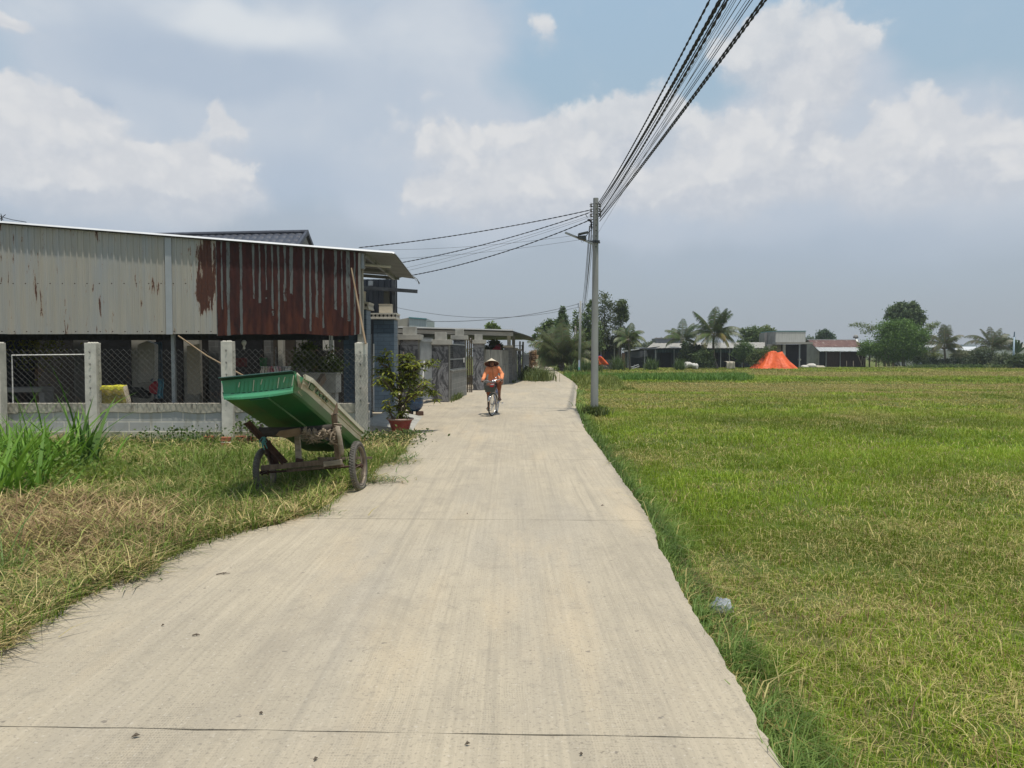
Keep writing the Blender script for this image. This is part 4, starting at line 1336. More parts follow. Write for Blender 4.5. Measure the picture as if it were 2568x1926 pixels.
t_ = thing('pipe_frame', 'thin white pipe frame standing behind the mesh at the left picture edge', 'frame', (X(120, 15.2), 15.2, 0))
MB().tube([at(33, 1020, 15.25), at(30, 891, 15.25), at(213, 889, 15.25), at(216, 1020, 15.25)], .014, 8).build('frame', MAT['white_paint'], t_)
MB().tube([at(33, 1012, 15.25), at(216, 1012, 15.25)], .012, 8).build('bottom_rail', MAT['white_paint'], t_)

bn = thing('stone_bench', 'grey stone bench in the dark of the shed behind the pipe frame', 'bench', (X(40, 17), 17, 0))
MB().bx(X(-90, 17), X(118, 17), 16.8, 17.25, Z(983, 17), Z(971, 17)).build('seat', MAT['greywall'], bn, bevel=.012)
for px in (-60, 112):
    MB().bx(X(px - 6, 17), X(px + 8, 17), 16.85, 17.2, -.02, Z(983, 17)).build('leg', MAT['greywall'], bn, bevel=.01)

P = np.stack([rng.normal(X(92, 18.5), .32, 900), rng.normal(18.5, .3, 900), rng.normal(1.95, .38, 900)], 1)
bush_root = thing('flowering_bush', 'yellow-green bush standing in the shade of the shed', 'bush', (X(92, 18.5), 18.5, 0))
V, a, b, C = leaf_arrays(P, .09, lerp3((.13, .15, .02), (.26, .25, .03), rng.random(900)), .5)
np_mesh('crown', V, [a, b], C, MAT['leaf'], bush_root)
MB().tube([(X(92, 18.5), 18.5, -.02), (X(90, 18.5), 18.5, .9), (X(94, 18.5), 18.5, 1.7)], [.05, .04, .02], 8).build('trunk', MAT['bark'], bush_root)

ys_ = thing('yellow_bundle', 'yellow wrapped bundle with a worn brown face resting on the wall beside a post', 'bundle', (X(281, 14.99), 14.99, ztop))
c1, c2, c3, c4 = at(256, 1016, 14.95), at(319, 1016, 14.95), at(308, 970, 15.02), at(244, 972, 15.02)
dep = Vector((.0, .17, .03))
bmn = MB()


def lump_box(q, dep, nx, nz, amp, seed):
    """pillowy block from a quad front face; returns MB pieces front / top / side"""
    out = []
    def face(p00, p10, p11, p01, nrm):
        g = []
        for j in range(nz + 1):
            v = j / nz
            row = []
            for i in range(nx + 1):
                u = i / nx
                p = p00 * (1 - u) * (1 - v) + p10 * u * (1 - v) + p11 * u * v + p01 * (1 - u) * v
                e = (math.sin(PI * u) * math.sin(PI * v)) ** .5
                p = p + nrm * (.02 * e + amp * e * mnoise.noise((p.x * 9 + seed, p.z * 9, p.y * 9)))
                row.append(p)
            g.append(row)
        return g
    a, b, c, d_ = q
    out.append(face(a, b, c, d_, Vector((0, -1, 0))))
    out.append(face(d_, c, c + dep, d_ + dep, Vector((0, 0, 1))))
    out.append(face(b, b + dep, c + dep, c, Vector((1, 0, 0))))
    out.append(face(a + dep, a, d_, d_ + dep, Vector((-1, 0, 0))))
    out.append(face(b + dep, a + dep, d_ + dep, c + dep, Vector((0, 1, 0))))
    return out


fr = lump_box((c1, c2, c3, c4), dep, 14, 10, .03, 3)
MB().sheet(fr[0]).build('worn_face', MAT['yellow_worn'], ys_, smooth=True)
m_ = MB(); m_.sheet(fr[1]); m_.sheet(fr[3]); m_.sheet(fr[4]); m_.build('wrapper', MAT['yellow_sack'], ys_, smooth=True)
MB().sheet(fr[2]).build('end_face', MAT['sack_side'], ys_, smooth=True)
flap = MB()
flap.sheet([[at(243 + 66 * k / 12, 970 + 1.5 * math.sin(k * 1.3) + j * (8 + 2.5 * math.sin(k * 2.1)) / 3, 14.93 - .012 * j + .02 * (j == 0)) for k in range(13)] for j in range(4)])
flap.build('flap', MAT['yellow_sack'], ys_, smooth=True, solid=.006)

dp = MB().tube([at(447, 842, 15.25), at(520, 893, 15.2), at(628, 952, 15.1)], [.014, .016, .018], 8)
tag(dp.build('bamboo_pole', MAT['bamboo']), 'long pale bamboo pole slanting down behind the mesh', 'pole')
sp = MB().tube([at(881, 672, 15.16), at(893, 735, 15.02), at(905, 800, 14.85), at(917, 862, 14.68)], [.014, .017, .019, .02], 8)
tag(sp.build('leaning_stick', MAT['bamboo']), 'thin stick leaning against the rusty corner of the tin shed', 'stick')

lb = thing('light_bulb', 'clear light bulb hanging in the dark under the rusty sheets', 'bulb', at(612, 866, 16.5))
bc_ = at(612, 860, 16.5)
MB().lathe([(0, .065), (.03, .058), (.05, .03), (.052, 0), (.04, -.035), (.024, -.06), (.022, -.09)], bc_, 14).build('bulb', MAT['glass'], lb, smooth=True)
MB().lathe([(.024, -.09), (.026, -.12), (.018, -.135), (0, -.135)], bc_, 12).build('socket', MAT['white_paint'], lb)
MB().tube([bc_ + Vector((0, 0, -.13)), bc_ + Vector((.02, 0.02, .1)), bc_ + Vector((.03, .03, .75))], .004, 5).build('cord', MAT['cable'], lb)

rk = thing('drying_rack', 'small drying rack hung with pale and pink clothes behind the mesh above the tub', 'rack', (X(692, 16), 16.0, .9))
MB().tube([at(655, 922, 16), at(730, 922, 16)], .012, 6).build('rail', MAT['steel'], rk)
MB().tube([at(692, 922, 16), at(692, 870, 16.2)], .006, 6).build('hook', MAT['steel'], rk)
cols_ = [(.62, .55, .48), (.55, .5, .4), (.6, .42, .42), (.5, .17, .2), (.62, .6, .58), (.58, .36, .4), (.35, .33, .33), (.6, .58, .56), (.64, .62, .6)]
for k, cc in enumerate(cols_):
    px = 659 + k * 8.2
    g = []
    for j in range(7):
        wv = (j / 6)
        g.append([at(px + (i - 2.5) * (1.6 + .5 * wv) + 1.3 * math.sin(j * 1.2 + k), 919 + j * (3.6 + (k * 7 % 4)), 16 + .05 * math.sin(i * 1.4 + k) + (.03 if j else 0)) for i in range(6)])
    MB().sheet(g).build('garment', simple('garment_cloth', cc, None, 18, .9, .3, 25, .02, c3=tuple(q * .45 for q in cc), s3=24, t3=(.55, .65)), rk, smooth=True, solid=.012)

pt = thing('planter_trough', 'grey concrete planter trough behind the mesh holding a bushy plant', 'planter', (X(800, 17), 17, 0))
MB().bx(X(765, 17), X(848, 17), 16.8, 17.3, Z(985, 17), Z(938, 17)).build('trough', MAT['concrete'], pt, bevel=.015)
MB().bx(X(762, 17), X(851, 17), 16.77, 17.33, Z(938, 17), Z(934, 17)).build('rim', MAT['concrete'], pt)
for px in (775, 838):
    MB().bx(X(px - 5, 17), X(px + 5, 17), 16.9, 17.2, -.05, Z(985, 17)).build('leg', MAT['concrete'], pt)
P = []
for (px, py, r_) in ((765, 890, .22), (800, 900, .26), (830, 905, .22), (785, 915, .24), (752, 905, .15), (815, 920, .2), (840, 920, .14), (770, 872, .12)):
    c_ = at(px, py, 17)
    P.append(np.array(c_)[None] + rng.normal(size=(260, 3)) * r_ * .55)
P = np.concatenate(P)
pb = thing('planter_bush', 'bushy green shrub growing in the concrete trough behind the mesh', 'shrub', (X(800, 17), 17.05, Z(936, 17)))
V, a, b, C = leaf_arrays(P, .085 * rng.uniform(.6, 1.3, len(P)), lerp3((.05, .085, .02), (.13, .17, .035), rng.random(len(P))), .5)
np_mesh('crown', V, [a, b], C, MAT['leaf'], pb)
for px in (785, 800, 815):
    MB().tube([at(px, 938, 17.05), at(px + random.uniform(-8, 8), 905, 17.05)], [.018, .01], 6).build('stem', MAT['bark'], pb)
hb = thing('hanging_bowl', 'round black hanging pot in front of the trough shrub', 'pot', at(810, 885, 16.7))
MB().lathe([(.0, -.11), (.07, -.10), (.125, -.04), (.135, .02), (.12, .02), (.1, -.03), (.0, -.06)], at(808, 881, 16.7), 18).build('bowl', MAT['rubber_black'], hb, smooth=True)
for q in (-.11, .11):
    MB().tube([at(808, 880, 16.7) + Vector((q, 0, 0)), at(808, 838, 16.7)], .003, 4).build('wire', MAT['steel_dark'], hb)

mb = thing('motorbike', 'dark motorbike with a red fairing parked in the shade of the shed', 'motorbike', (X(350, 18), 18, 0))
wc = at(395, 1000, 18); wc.z = .28
wd = at(305, 1000, 18); wd.z = .28
for c_ in (wc, wd):
    Mx = Matrix.Rotation(R(90), 3, 'X')
    tw = MB()
    tw.lathe([(.23 + .045 * math.cos(q), .045 * math.sin(q)) for q in np.linspace(0, 2 * PI, 11)], c_, 26, Mx)
    wo = tw.build('wheel', MAT['rubber_black'], mb, smooth=True)
    MB().lathe([(.0, .03), (.05, .03), (.19, .012), (.2, -.012), (.05, -.03), (0, -.03)], c_, 18, Mx).build('rim', MAT['steel_dark'], wo)
MB().prism([at(372, 968, 17.9), at(388, 955, 17.9), at(398, 962, 17.9), at(399, 978, 17.9), at(390, 990, 17.9), at(374, 985, 17.9)], (0, .18, 0)).build('fairing', MAT['red_plastic'], mb, bevel=.02)
MB().prism([at(300, 972, 17.9), at(352, 976, 17.9), at(372, 985, 17.9), at(368, 1000, 17.9), at(310, 992, 17.9)], (0, .2, 0)).build('body', MAT['rubber_black'], mb, bevel=.02)
MB().prism([at(300, 970, 17.9), at(350, 972, 17.9), at(352, 978, 17.9), at(300, 976, 17.9)], (0, .2, 0)).build('seat', MAT['rubber_black'], mb, bevel=.02)
MB().tube([at(378, 955, 17.65), at(384, 949, 17.98), at(380, 952, 18.3)], .014, 8).build('handlebar', MAT['steel_dark'], mb)
MB().tube([at(382, 952, 17.98), at(395, 1000, 17.98)], .025, 8).build('fork', MAT['steel'], mb)
cl = MB().sheet([[at(396 + 2.2 * i + 1.2 * math.sin(j), 950 + 8 * j, 17.7 + .05 * math.sin(i * 1.7)) for i in range(7)] for j in range(7)])
tag(cl.build('blue_cloth', MAT['blue_plastic'], smooth=True, solid=.01), 'pale blue cloth hanging beside the red motorbike fairing', 'cloth')
dr = MB().prism([at(345, 864, 18.6), at(368, 854, 18.6), at(388, 864, 18.6), at(388, 958, 18.6), at(345, 962, 18.6)], (0, .2, 0))
tag(dr.build('white_cupboard', MAT['offwhite'], bevel=.015), 'pale upright cupboard in the shed behind the motorbike', 'cupboard')
dr = MB().prism([at(468, 868, 18.2), at(500, 862, 18.2), at(504, 984, 18.2), at(490, 992, 18.2), at(470, 986, 18.2)], (0, .06, 0))
tag(dr.build('leaning_board', MAT['cream_box'], bevel=.006), 'pale board leaning upright in the shed near the slanting bamboo', 'board')
rb = MB().prism([at(590, 898, 18), at(613, 897, 18), at(612, 920, 18), at(592, 921, 18)], (0, .2, 0))
tag(rb.build('red_crate', simple('dull_red_plastic', (.16, .03, .03), None, 4, .6, .1), bevel=.01), 'dull red plastic crate in the dark of the shed', 'crate')
gb = MB().prism([at(650, 897, 18), at(664, 897, 18), at(662, 922, 18), at(652, 922, 18)], (0, .2, 0))
tag(gb.build('green_bin', MAT['green_plastic'], bevel=.01), 'dark green plastic bin in the shed', 'bin')
bd = MB().bar(at(792, 976, 16.2), at(812, 944, 16.6), .1, .16)
tag(bd.build('dark_plank', MAT['wood'], bevel=.008), 'dark plank leaning in front of the concrete trough', 'plank')
pp_ = MB().bx(X(828, 17.6), X(838, 17.6), 17.5, 17.62, -.02, 3.2)
tag(pp_.build('porch_post', MAT['white_paint'], bevel=.006), 'slim white porch post behind the trough shrub', 'post')
bw = MB().bx(X(862, 18.3), X(902, 18.3), 18.3, 18.55, -.02, 2.9)
tag(bw.build('tiled_pier', MAT['tile_blue'], bevel=.006), 'blue tiled pier inside the shed near its rusty corner', 'pier')

an = thing('tv_antenna', 'bare forked antenna above the roof at the top left of the shed', 'antenna', at(2, 562, 19))
MB().tube([at(2, 600, 19), at(4, 540, 19)], .012, 5).build('mast', MAT['steel_dark'], an)
for a, b in (((-3, 552), (14, 538)), ((-1, 540), (8, 552)), ((2, 536), (6, 548))):
    MB().tube([at(*a, 19), at(*b, 19)], .009, 5).build('rod', MAT['steel_dark'], an)
tag(MB().tube([at(8, 545, 19), at(30, 551, 18.5), at(66, 557, 18)], .008, 5).build('antenna_wire', MAT['cable']), 'thin dark wire running from the antenna to the shed roof', 'wire')

def hollow_brick(c_, rz, name, label):
    o = thing(name, label, 'brick', c_, 'hollow red bricks at the wall foot')
    M = Euler((0, 0, rz)).to_matrix()
    m = MB().box(Vector(c_), (.17, .1, .105), M)
    bo = m.build('body', MAT['brick'], o, bevel=.004)
    for i in (-1, 1):
        for j in (-1, 1):
            MB().box(Vector(c_) + M @ Vector((i * .04, -.0505, j * .026)), (.045, .006, .03), M).build('hole', MAT['brick_hole'], bo)
    return o


bk = MB().box(at(567, 1101, 14.2), (.165, .11, .075), (0, .03, .1)); bk.box(at(567, 1109, 14.18), (.17, .11, .012), (0, .04, .1), mi=1); bk.box(at(567, 1118, 14.17), (.165, .11, .09), (0, .05, .1))
tag(bk.build('red_brick', [MAT['brick'], MAT['mortar']], bevel=.005), 'upright red brick with a mortar seam before the block wall', 'brick')
for i, px in enumerate((520, 628, 600, 905)):
    hollow_brick((X(px, 14.75), 14.78, -.03 - .02 * (i % 2)), random.uniform(-.1, .1), 'hollow_brick', ('hollow red brick in the weeds left of the mortared brick', 'hollow red brick under the raised end of the cart', 'hollow red brick just right of the mortared brick', 'hollow red brick at the foot of the corner post')[i])

def gate_pillar(name, label, x0, x1, y, dep, ztop_, mats, cap=.16, group=None):
    o = thing(name, label, 'pillar', ((x0 + x1) / 2, y, 0), group)
    MB().bx(x0, x1, y, y + dep, -.1, ztop_ - cap).build('shaft', mats[0], o, bevel=.008)
    e = .07
    cp_ = MB().bx(x0 - e, x1 + e, y - e, y + dep + e, ztop_ - cap + .002, ztop_ - cap + .045).build('cap', MAT['offwhite'], o)
    m = MB().bx(x0 - e + .012, x1 + e - .012, y - e + .012, y + dep + e - .012, -.055, .055)
    c_ = MB(); c_.v = [(a, b, z + ztop_ - cap + .1) for a, b, z in m.v]; c_.f = m.f; c_.m = m.m
    me = bpy.data.meshes.new('cap_band')
    zc = ztop_ - cap + .1
    me.from_pydata([(a - o.location.x, b - o.location.y, z - zc) for a, b, z in c_.v], [], c_.f); me.update()
    bo = link_mesh('cap_band', me, MAT['coping'], cp_, None); bo.location = (0, 0, zc)
    MB().bx(x0 - e, x1 + e, y - e, y + dep + e, ztop_ - .028, ztop_ + .01).build('cap_top', MAT['offwhite'], cp_)
    return o


gp1 = gate_pillar('gate_pillar', 'slim blue tiled gate pillar beside the corner of the tin shed', X(896, 18.2), X(920, 18.2), 18.2, .55, Z(759, 18.2), [MAT['tile_blue']])
gp2 = gate_pillar('gate_pillar', 'wide blue tiled gate pillar behind the potted plants', X(937, 21.3), X(989, 21.3), 21.3, .62, Z(786, 21.3), [MAT['tile_blue']])
for (pa, pb, pt_, pbm, y, nm) in ((899, 913, 731, 757, 18.35, 'cream box lamp on the slim blue gate pillar'), (951, 982, 764, 786, 21.5, 'cream box lamp on the wide blue gate pillar')):
    o = thing('box_lamp', nm, 'lamp', (X((pa + pb) / 2, y), y, Z(pbm, y) + .01))
    MB().bx(X(pa, y), X(pb, y), y, y + .3, Z(pbm, y) + .012, Z(pt_, y)).build('housing', MAT['cream_box'], o, bevel=.012)
    MB().bx(X(pa, y) - .01, X(pb, y) + .01, y - .01, y + .31, Z(pt_, y) + .002, Z(pt_, y) + .015).build('lid', MAT['cream_box'], o, bevel=.004)
gp = MB().bx(X(930.5, 19.5), X(933.5, 19.5), 19.4, 19.5, 0, 2.1)
tag(gp.build('gate_edge', MAT['steel_dark']), 'narrow dark edge of the folded steel gate between the blue pillars', 'gate')
MB_ = MB().tube([at(937, 862, 20.6), at(936.5, 950, 20.6), at(937, 1030, 20.6)], .02, 6)
tag(MB_.build('conduit', MAT['white_paint']), 'thin white conduit beside the wide blue pillar', 'pipe')

def marble_pillar(label, px0, px1, y, dep, py_top, base=-.05):
    x0, x1 = X(px0, y), X(px1, y)
    o = thing('marble_pillar', label, 'pillar', ((x0 + x1) / 2, y, 0), 'grey marble gate pillars')
    zt = Z(py_top, y)
    zs = zt - .42
    f = MB().bx(x0, x1, y, y + dep, base, zs)
    f.build('shaft', MAT['marble'], o, bevel=.006)
    MB().bx(x1 + .002, x1 + .02, y + .05, y + dep - .01, base, zs - .003).build('lit_side_strip', MAT['concrete_dark'], o)  # paler strip: sunlight on the right face put into the colour
    cp_ = MB().bx(x0 - .1, x1 + .1, y - .1, y + dep + .1, zs + .002, zs + .17).build('cap', MAT['concrete'], o, bevel=.006)
    wq = (x1 - x0) * .14
    MB().bx(x0 + wq, x1 - wq, y + .1, y + dep - .1, zs + .172, zt).build('cap_block', MAT['concrete'], cp_, bevel=.006)
    return o


marble_pillar('grey marble pillar nearest the blue gate, left of the pale steel gate', 1003, 1048, 24.4, .62, 819)
marble_pillar('grey marble pillar between the pale steel gate and the mesh-topped wall', 1084, 1124, 25.8, .58, 833)
marble_pillar('grey marble pillar between the mesh-topped wall and the brown gate', 1137, 1166, 30.2, .62, 825)
marble_pillar('grey marble pillar behind the cyclist, right of the brown gate', 1186, 1213, 34.2, .62, 838)


def panel_between(p0, p1, z0, z1, th=.03):
    """thin upright panel between two ground points"""
    p0, p1 = Vector((p0[0], p0[1], 0)), Vector((p1[0], p1[1], 0))
    d_ = (p1 - p0).normalized(); nrm = Vector((d_.y, -d_.x, 0)) * th / 2
    m = MB()
    vs = [p0 + nrm, p1 + nrm, p1 - nrm, p0 - nrm]
    m.add([v + Vector((0, 0, z0)) for v in vs] + [v + Vector((0, 0, z1)) for v in vs], [(3, 2, 1, 0), (4, 5, 6, 7), (0, 1, 5, 4), (1, 2, 6, 5), (2, 3, 7, 6), (3, 0, 4, 7)])
    return m


pg0, pg1 = (X(1053, 24.7), 24.7), (X(1085, 25.9), 25.9)
pg = thing('steel_gate', 'pale grey ribbed steel gate leaf between two marble pillars', 'gate', (pg0[0], pg0[1], 0))
lo, hi = Vector((pg0[0], pg0[1], 0)), Vector((pg1[0], pg1[1], 0))
g = []
for z_ in (.12, 1.1, 2.05):
    g.append([lo.lerp(hi, k / 44) + Vector((0.014 * (k % 4 > 1), -.02 * (k % 4 > 1), z_)) for k in range(45)])
MB().sheet(g).build('panel', MAT['gate_grey'], pg, solid=.004)
for z_ in (.13, .75, 2.03):
    MB().bar(lo + Vector((.02, -.045, z_)), hi + Vector((.02, -.045, z_)), .03, .05).build('rail', MAT['gate_grey'], pg)
for k in range(13):
    p = lo.lerp(hi, k / 12)
    MB().prism([p + Vector((-.012, -.02, 2.06)), p + Vector((.022, -.01, 2.06)), p + Vector((.005, -.015, 2.16))], (0, .012, 0)).build('spike', MAT['gate_grey'], pg)
tag(MB().bar(at(1064, 905, 23.4), at(1060, 960, 23.2), .03, .03).build('white_stake', MAT['white_paint']), 'white stake leaning before the pale steel gate behind the pot plant', 'stake')

wl = thing('mesh_topped_wall', 'stained block wall with wire mesh on top between marble pillars', 'wall', (X(1147, 28), 28, 0))
w0, w1 = (X(1128, 26.5), 26.5), (X(1166, 30.3), 30.3)
panel_between(w0, w1, -.1, .97, .14).build('block_base', MAT['block_far'], wl)
panel_between(w0, w1, .972, 1.03, .2).build('coping', MAT['concrete_dark'], wl)
fr_ = MB()
a_, b_ = Vector((*w0, 0)), Vector((*w1, 0))
for z_ in (1.06, 1.42, 1.95):
    fr_.bar(a_ + Vector((0, 0, z_)), b_ + Vector((0, 0, z_)), .03, .035)
fr_.build('mesh_frame', MAT['steel'], wl)
bar_m = MB()
for k in range(22):
    z_ = 1.09 + k * .04
    bar_m.bar(a_ + Vector((0, .01, z_)), b_ + Vector((0, .01, z_)), .012, .012)
for k in range(26):
    p = a_.lerp(b_, k / 25)
    bar_m.bar(p + Vector((.005, 0, 1.05)), p + Vector((.005, 0, 1.96)), .01, .01)
bar_m.build('mesh', MAT['steel_dark'], wl)
panel_between((w0[0] - .55, w0[1] + .6), (w1[0] - .55, w1[1] + .4), -.1, 1.95, .1).build('inner_wall', MAT['block_slot'], wl)
o = MB().bar(at(1163.5, 897, 29.4), at(1163.5, 909, 29.4), .04, .04).build('handle', MAT['white_paint'], wl)
for py in (898.5, 907.5):
    MB().bar(at(1163.5, py, 29.4), at(1163.5, py, 29.4) + Vector((-.02, .35, 0)), .02, .02).build('bracket', MAT['steel'], o)

bg_ = thing('brown_gate', 'tall dark brown ornamental gate leaf standing open between marble pillars', 'gate', (X(1178, 32.5), 32.5, 0))
for px in (1173, 1178.5, 1183):
    MB().bx(X(px - 1.6, 32.5), X(px + 1.6, 32.5), 32.4, 32.5, -.02, Z(846, 32.5)).build('upright', MAT['brown_gate'], bg_)
for py in (850, 900, 950, 972):
    MB().bx(X(1171, 32.5), X(1185, 32.5), 32.42, 32.48, Z(py + 1.2, 32.5), Z(py, 32.5)).build('rail', MAT['brown_gate'], bg_)
sc_ = MB()
gold = simple('dull_gold', (.10, .08, .03), None, 6, .5, 0)
for k in range(14):
    cz = Z(955 - k * 7.5, 32.4)
    sc_.tube([(X(1174.5, 32.38) + .05 * math.cos(q) * (1 - q / 8), 32.38, cz + .06 * math.sin(q) * (1 - q / 9)) for q in np.linspace(0, 6, 12)], .012, 4)
sc_.build('scrollwork', gold, bg_)
for nm_, px, py, y in (('small white gate light by the brown gate', 1181, 851.5, 33.9), ('small white wall light right of the marble pillar', 1217, 858, 34.9)):
    o = thing('gate_light', nm_, 'light', at(px, py, y))
    MB().ell(at(px, py, y), (.05, .05, .06), 10, 7).build('globe', MAT['white_paint'], o, smooth=True)
    MB().bx(at(px, py, y).x - .03, at(px, py, y).x + .03, y, y + .12, at(px, py, y).z - .08, at(px, py, y).z - .05).build('bracket', MAT['steel_dark'], o)

sw = thing('stained_wall', 'long dark-stained plaster wall behind the cyclist', 'wall', (X(1250, 38), 38, 0))
s0, s1 = (X(1215, 34.6), 34.6), (X(1272, 42.6), 42.6)
panel_between(s0, s1, -.1, Z(880, 38) + .05, .14).build('upper_wall', MAT['concrete_dark'], sw)
panel_between(s0, s1, -.1, .98, .2).build('plinth', MAT['concrete_dark'], sw)
panel_between((s0[0], s0[1]), (s1[0], s1[1]), .983, 1.03, .24).build('ledge', MAT['concrete_dark'], sw)


def far_pillar(name, label, px0, px1, y, dep, py, mat, capm=None):
    o = thing(name, label, 'pillar', (X((px0 + px1) / 2, y), y, 0))
    zt = Z(py, y)
    MB().bx(X(px0, y), X(px1, y), y, y + dep, -.1, zt - .12).build('shaft', mat, o, bevel=.01)
    MB().bx(X(px0, y) - .06, X(px1, y) + .06, y - .06, y + dep + .06, zt - .118, zt).build('cap', capm or MAT['offwhite'], o, bevel=.01)
    return o


far_pillar('block_pillar', 'grey block pillar with a patterned white cap at the end of the stained wall', 1264, 1284, 42.9, .9, 866, MAT['tile_grey'], MAT['coping'])
far_pillar('block_pillar', 'dark grey pillar standing behind the white-capped one', 1286, 1297, 47, .8, 872, MAT['greywall'])
far_pillar('block_pillar', 'marbled pillar farthest along the left side of the lane', 1298, 1307, 48, .8, 875, MAT['marble'])

pv = thing('pavilion', 'open pavilion with a dark sheet roof rising behind the neighbour walls', 'pavilion', (X(1180, 46), 46, 0))
y1_, y2_ = 40.0, 50.0
xa_, xb_ = X(960, y1_), X(1287, y1_)
zA, zB = Z(821, y1_), Z(830, y1_)
y2_ = 60.0
fe = at(1331, 853, y2_)
g = []
for k in range(13):
    t_k = k / 12
    y = y1_ + (y2_ - y1_) * t_k
    xe, ze = xb_ + (fe.x - xb_) * t_k, zB + (fe.z - zB) * t_k
    bow = .35 * math.sin(PI * t_k)
    g.append([(xa_ - 3 * t_k, y, zA - .35 * t_k), (xe - .5 + bow, y, ze + .05), (xe + bow, y, ze - .02), (xe + .22 + bow, y, ze - .10)])
MB().sheet(g).build('roof', MAT['steel_dark'], pv, solid=.05)
MB().bar((xa_, y1_ - .02, zA + .04), (xb_, y1_ - .02, zB + .04), .1, .06).build('roof_edge', MAT['zinc_bright'], pv)
MB().bar((xa_, y1_ + .1, zA - .16), (xb_, y1_ + .1, zB - .16), .08, .2).build('fascia', MAT['zinc_old'], pv)
for (pa, pb, y, m) in ((1272, 1281, 43.8, 'white_paint'), (1284, 1292, 46, 'greywall'), (1302, 1306, 56, 'greywall'), (1309.5, 1314, 57, 'greywall'), (1100, 1108, 45, 'greywall')):
    MB().bx(X(pa, y), X(pb, y), y, y + .2, -.1, zB - .08 - .012 * (y - y1_)).build('post', MAT[m], pv)
MB().bx(X(1000, 49.6), X(1165, 49.6), 49.5, 49.7, -.1, 2.2).build('back_wall', MAT['darkwall_shade'], pv)
MB().bx(X(1225, 43.5), X(1310, 43.5), 43.4, 43.46, Z(868, 43.4), Z(866.5, 43.4)).build('rail', MAT['steel_dark'], pv)

ph = thing('pale_parapet_house', 'pale weathered upper storey with a green parapet edge above the marble pillars', 'house', (X(1040, 58), 58, 0))
MB().bx(X(1027, 58), X(1070, 58), 58, 64, -.1, Z(798.5, 58)).build('front_wall', simple('pale_weathered', (.42, .46, .43), (.33, .37, .35), 2, .9, .1, stretch=(3, 3, .4)), ph)
MB().prism([(X(955, 58), 58.6, -.1), (X(1026.5, 58), 58.6, -.1), (X(1026.5, 58), 58.6, Z(795, 58)), (X(955, 58), 58.6, Z(809, 58))], (0, 5, 0)).build('side_wall', simple('cream_weathered', (.36, .34, .28), (.28, .265, .22), 2, .9, .1), ph)
MB().bar((X(1026, 58), 57.97, Z(796.5, 58)), (X(1070.5, 58), 57.97, Z(800, 58)), .12, .09).build('parapet_edge', MAT['teal_edge'], ph)
MB().bx(X(1021, 58), X(1027, 58), 58.4, 58.59, Z(826, 58), Z(797, 58)).build('dark_corner', MAT['greywall'], ph)

wf = thing('white_mesh_fence', 'pale steel mesh fence beyond the last pillar', 'fence', (X(1320, 52), 52, 0))
fm_ = MB()
f0, f1 = Vector((X(1313, 50), 50, 0)), Vector((X(1326, 58), 58, 0))
for k in range(24):
    p = f0.lerp(f1, k / 23)
    fm_.bar(p + Vector((0, 0, 0)), p + Vector((0, 0, 1.62)), .05, .05)
fm_.build('bars', MAT['gate_grey'], wf)
rl_ = MB()
for z_ in (.1, .8, 1.6): rl_.bar(f0 + Vector((0, 0, z_)), f1 + Vector((0, 0, z_)), .06, .06)
rl_.build('rails', MAT['gate_grey'], wf)
rbn = MB().tube([at(1306, 935, 47), at(1311, 895, 47.2), at(1309, 865, 47.2)], .03, 5)
tag(rbn.build('bent_stake', MAT['brown_gate']), 'dark bent stake standing in the bush at the end of the walls', 'stake')

def stem_leaf_plant(root, stems, nleaf, size, cols, bark='bark'):
    P = []
    for i, pts in enumerate(stems):
        MB().tube(pts, [max(.006, .022 * (1 - k / len(pts)) + .006) for k in range(len(pts))], 6).build('stem', MAT[bark], root, smooth=True)
        for k in range(1, len(pts)):
            a, b = Vector(pts[k - 1]), Vector(pts[k])
            P.append((a, b, k / len(pts)))
    Q, tips = [], []
    for (a, b, s) in P:
        for _ in range(max(1, int(nleaf * (s ** 1.3) * (b - a).length / .3))):
            c_ = a.lerp(b, random.random()) + Vector((random.gauss(0, .055), random.gauss(0, .055), random.gauss(0, .05)))
            for q in range(6):
                Q.append(tuple(c_))
    Q = np.array(Q)
    n = len(Q)
    C = lerp3(cols[0], cols[1], np.repeat(rng.random(n // 6), 6))
    az_ = np.tile(np.arange(6) * PI / 3, n // 6) + np.repeat(rng.uniform(0, 1, n // 6), 6)
    el_ = rng.normal(-.25, .3, n)
    d_ = np.stack([np.cos(az_) * np.cos(el_), np.sin(az_) * np.cos(el_), np.sin(el_)], 1)
    s_ = np.stack([-np.sin(az_), np.cos(az_), np.zeros(n)], 1)
    L = (size * rng.uniform(.7, 1.25, n))[:, None]
    u = np.array([0, 0, 1.0])
    m = Q + d_ * L * .5 + u * L * .06
    V = np.stack([Q, m - s_ * L * .16, Q + d_ * L - u * L * .12, m + s_ * L * .16], 1).reshape(-1, 3)
    i = np.arange(n)[:, None] * 4
    np_mesh('crown', V, [i + np.array([[0, 1, 2]]), i + np.array([[0, 2, 3]])], np.repeat(C, 4, 0), MAT['leaf'], root)


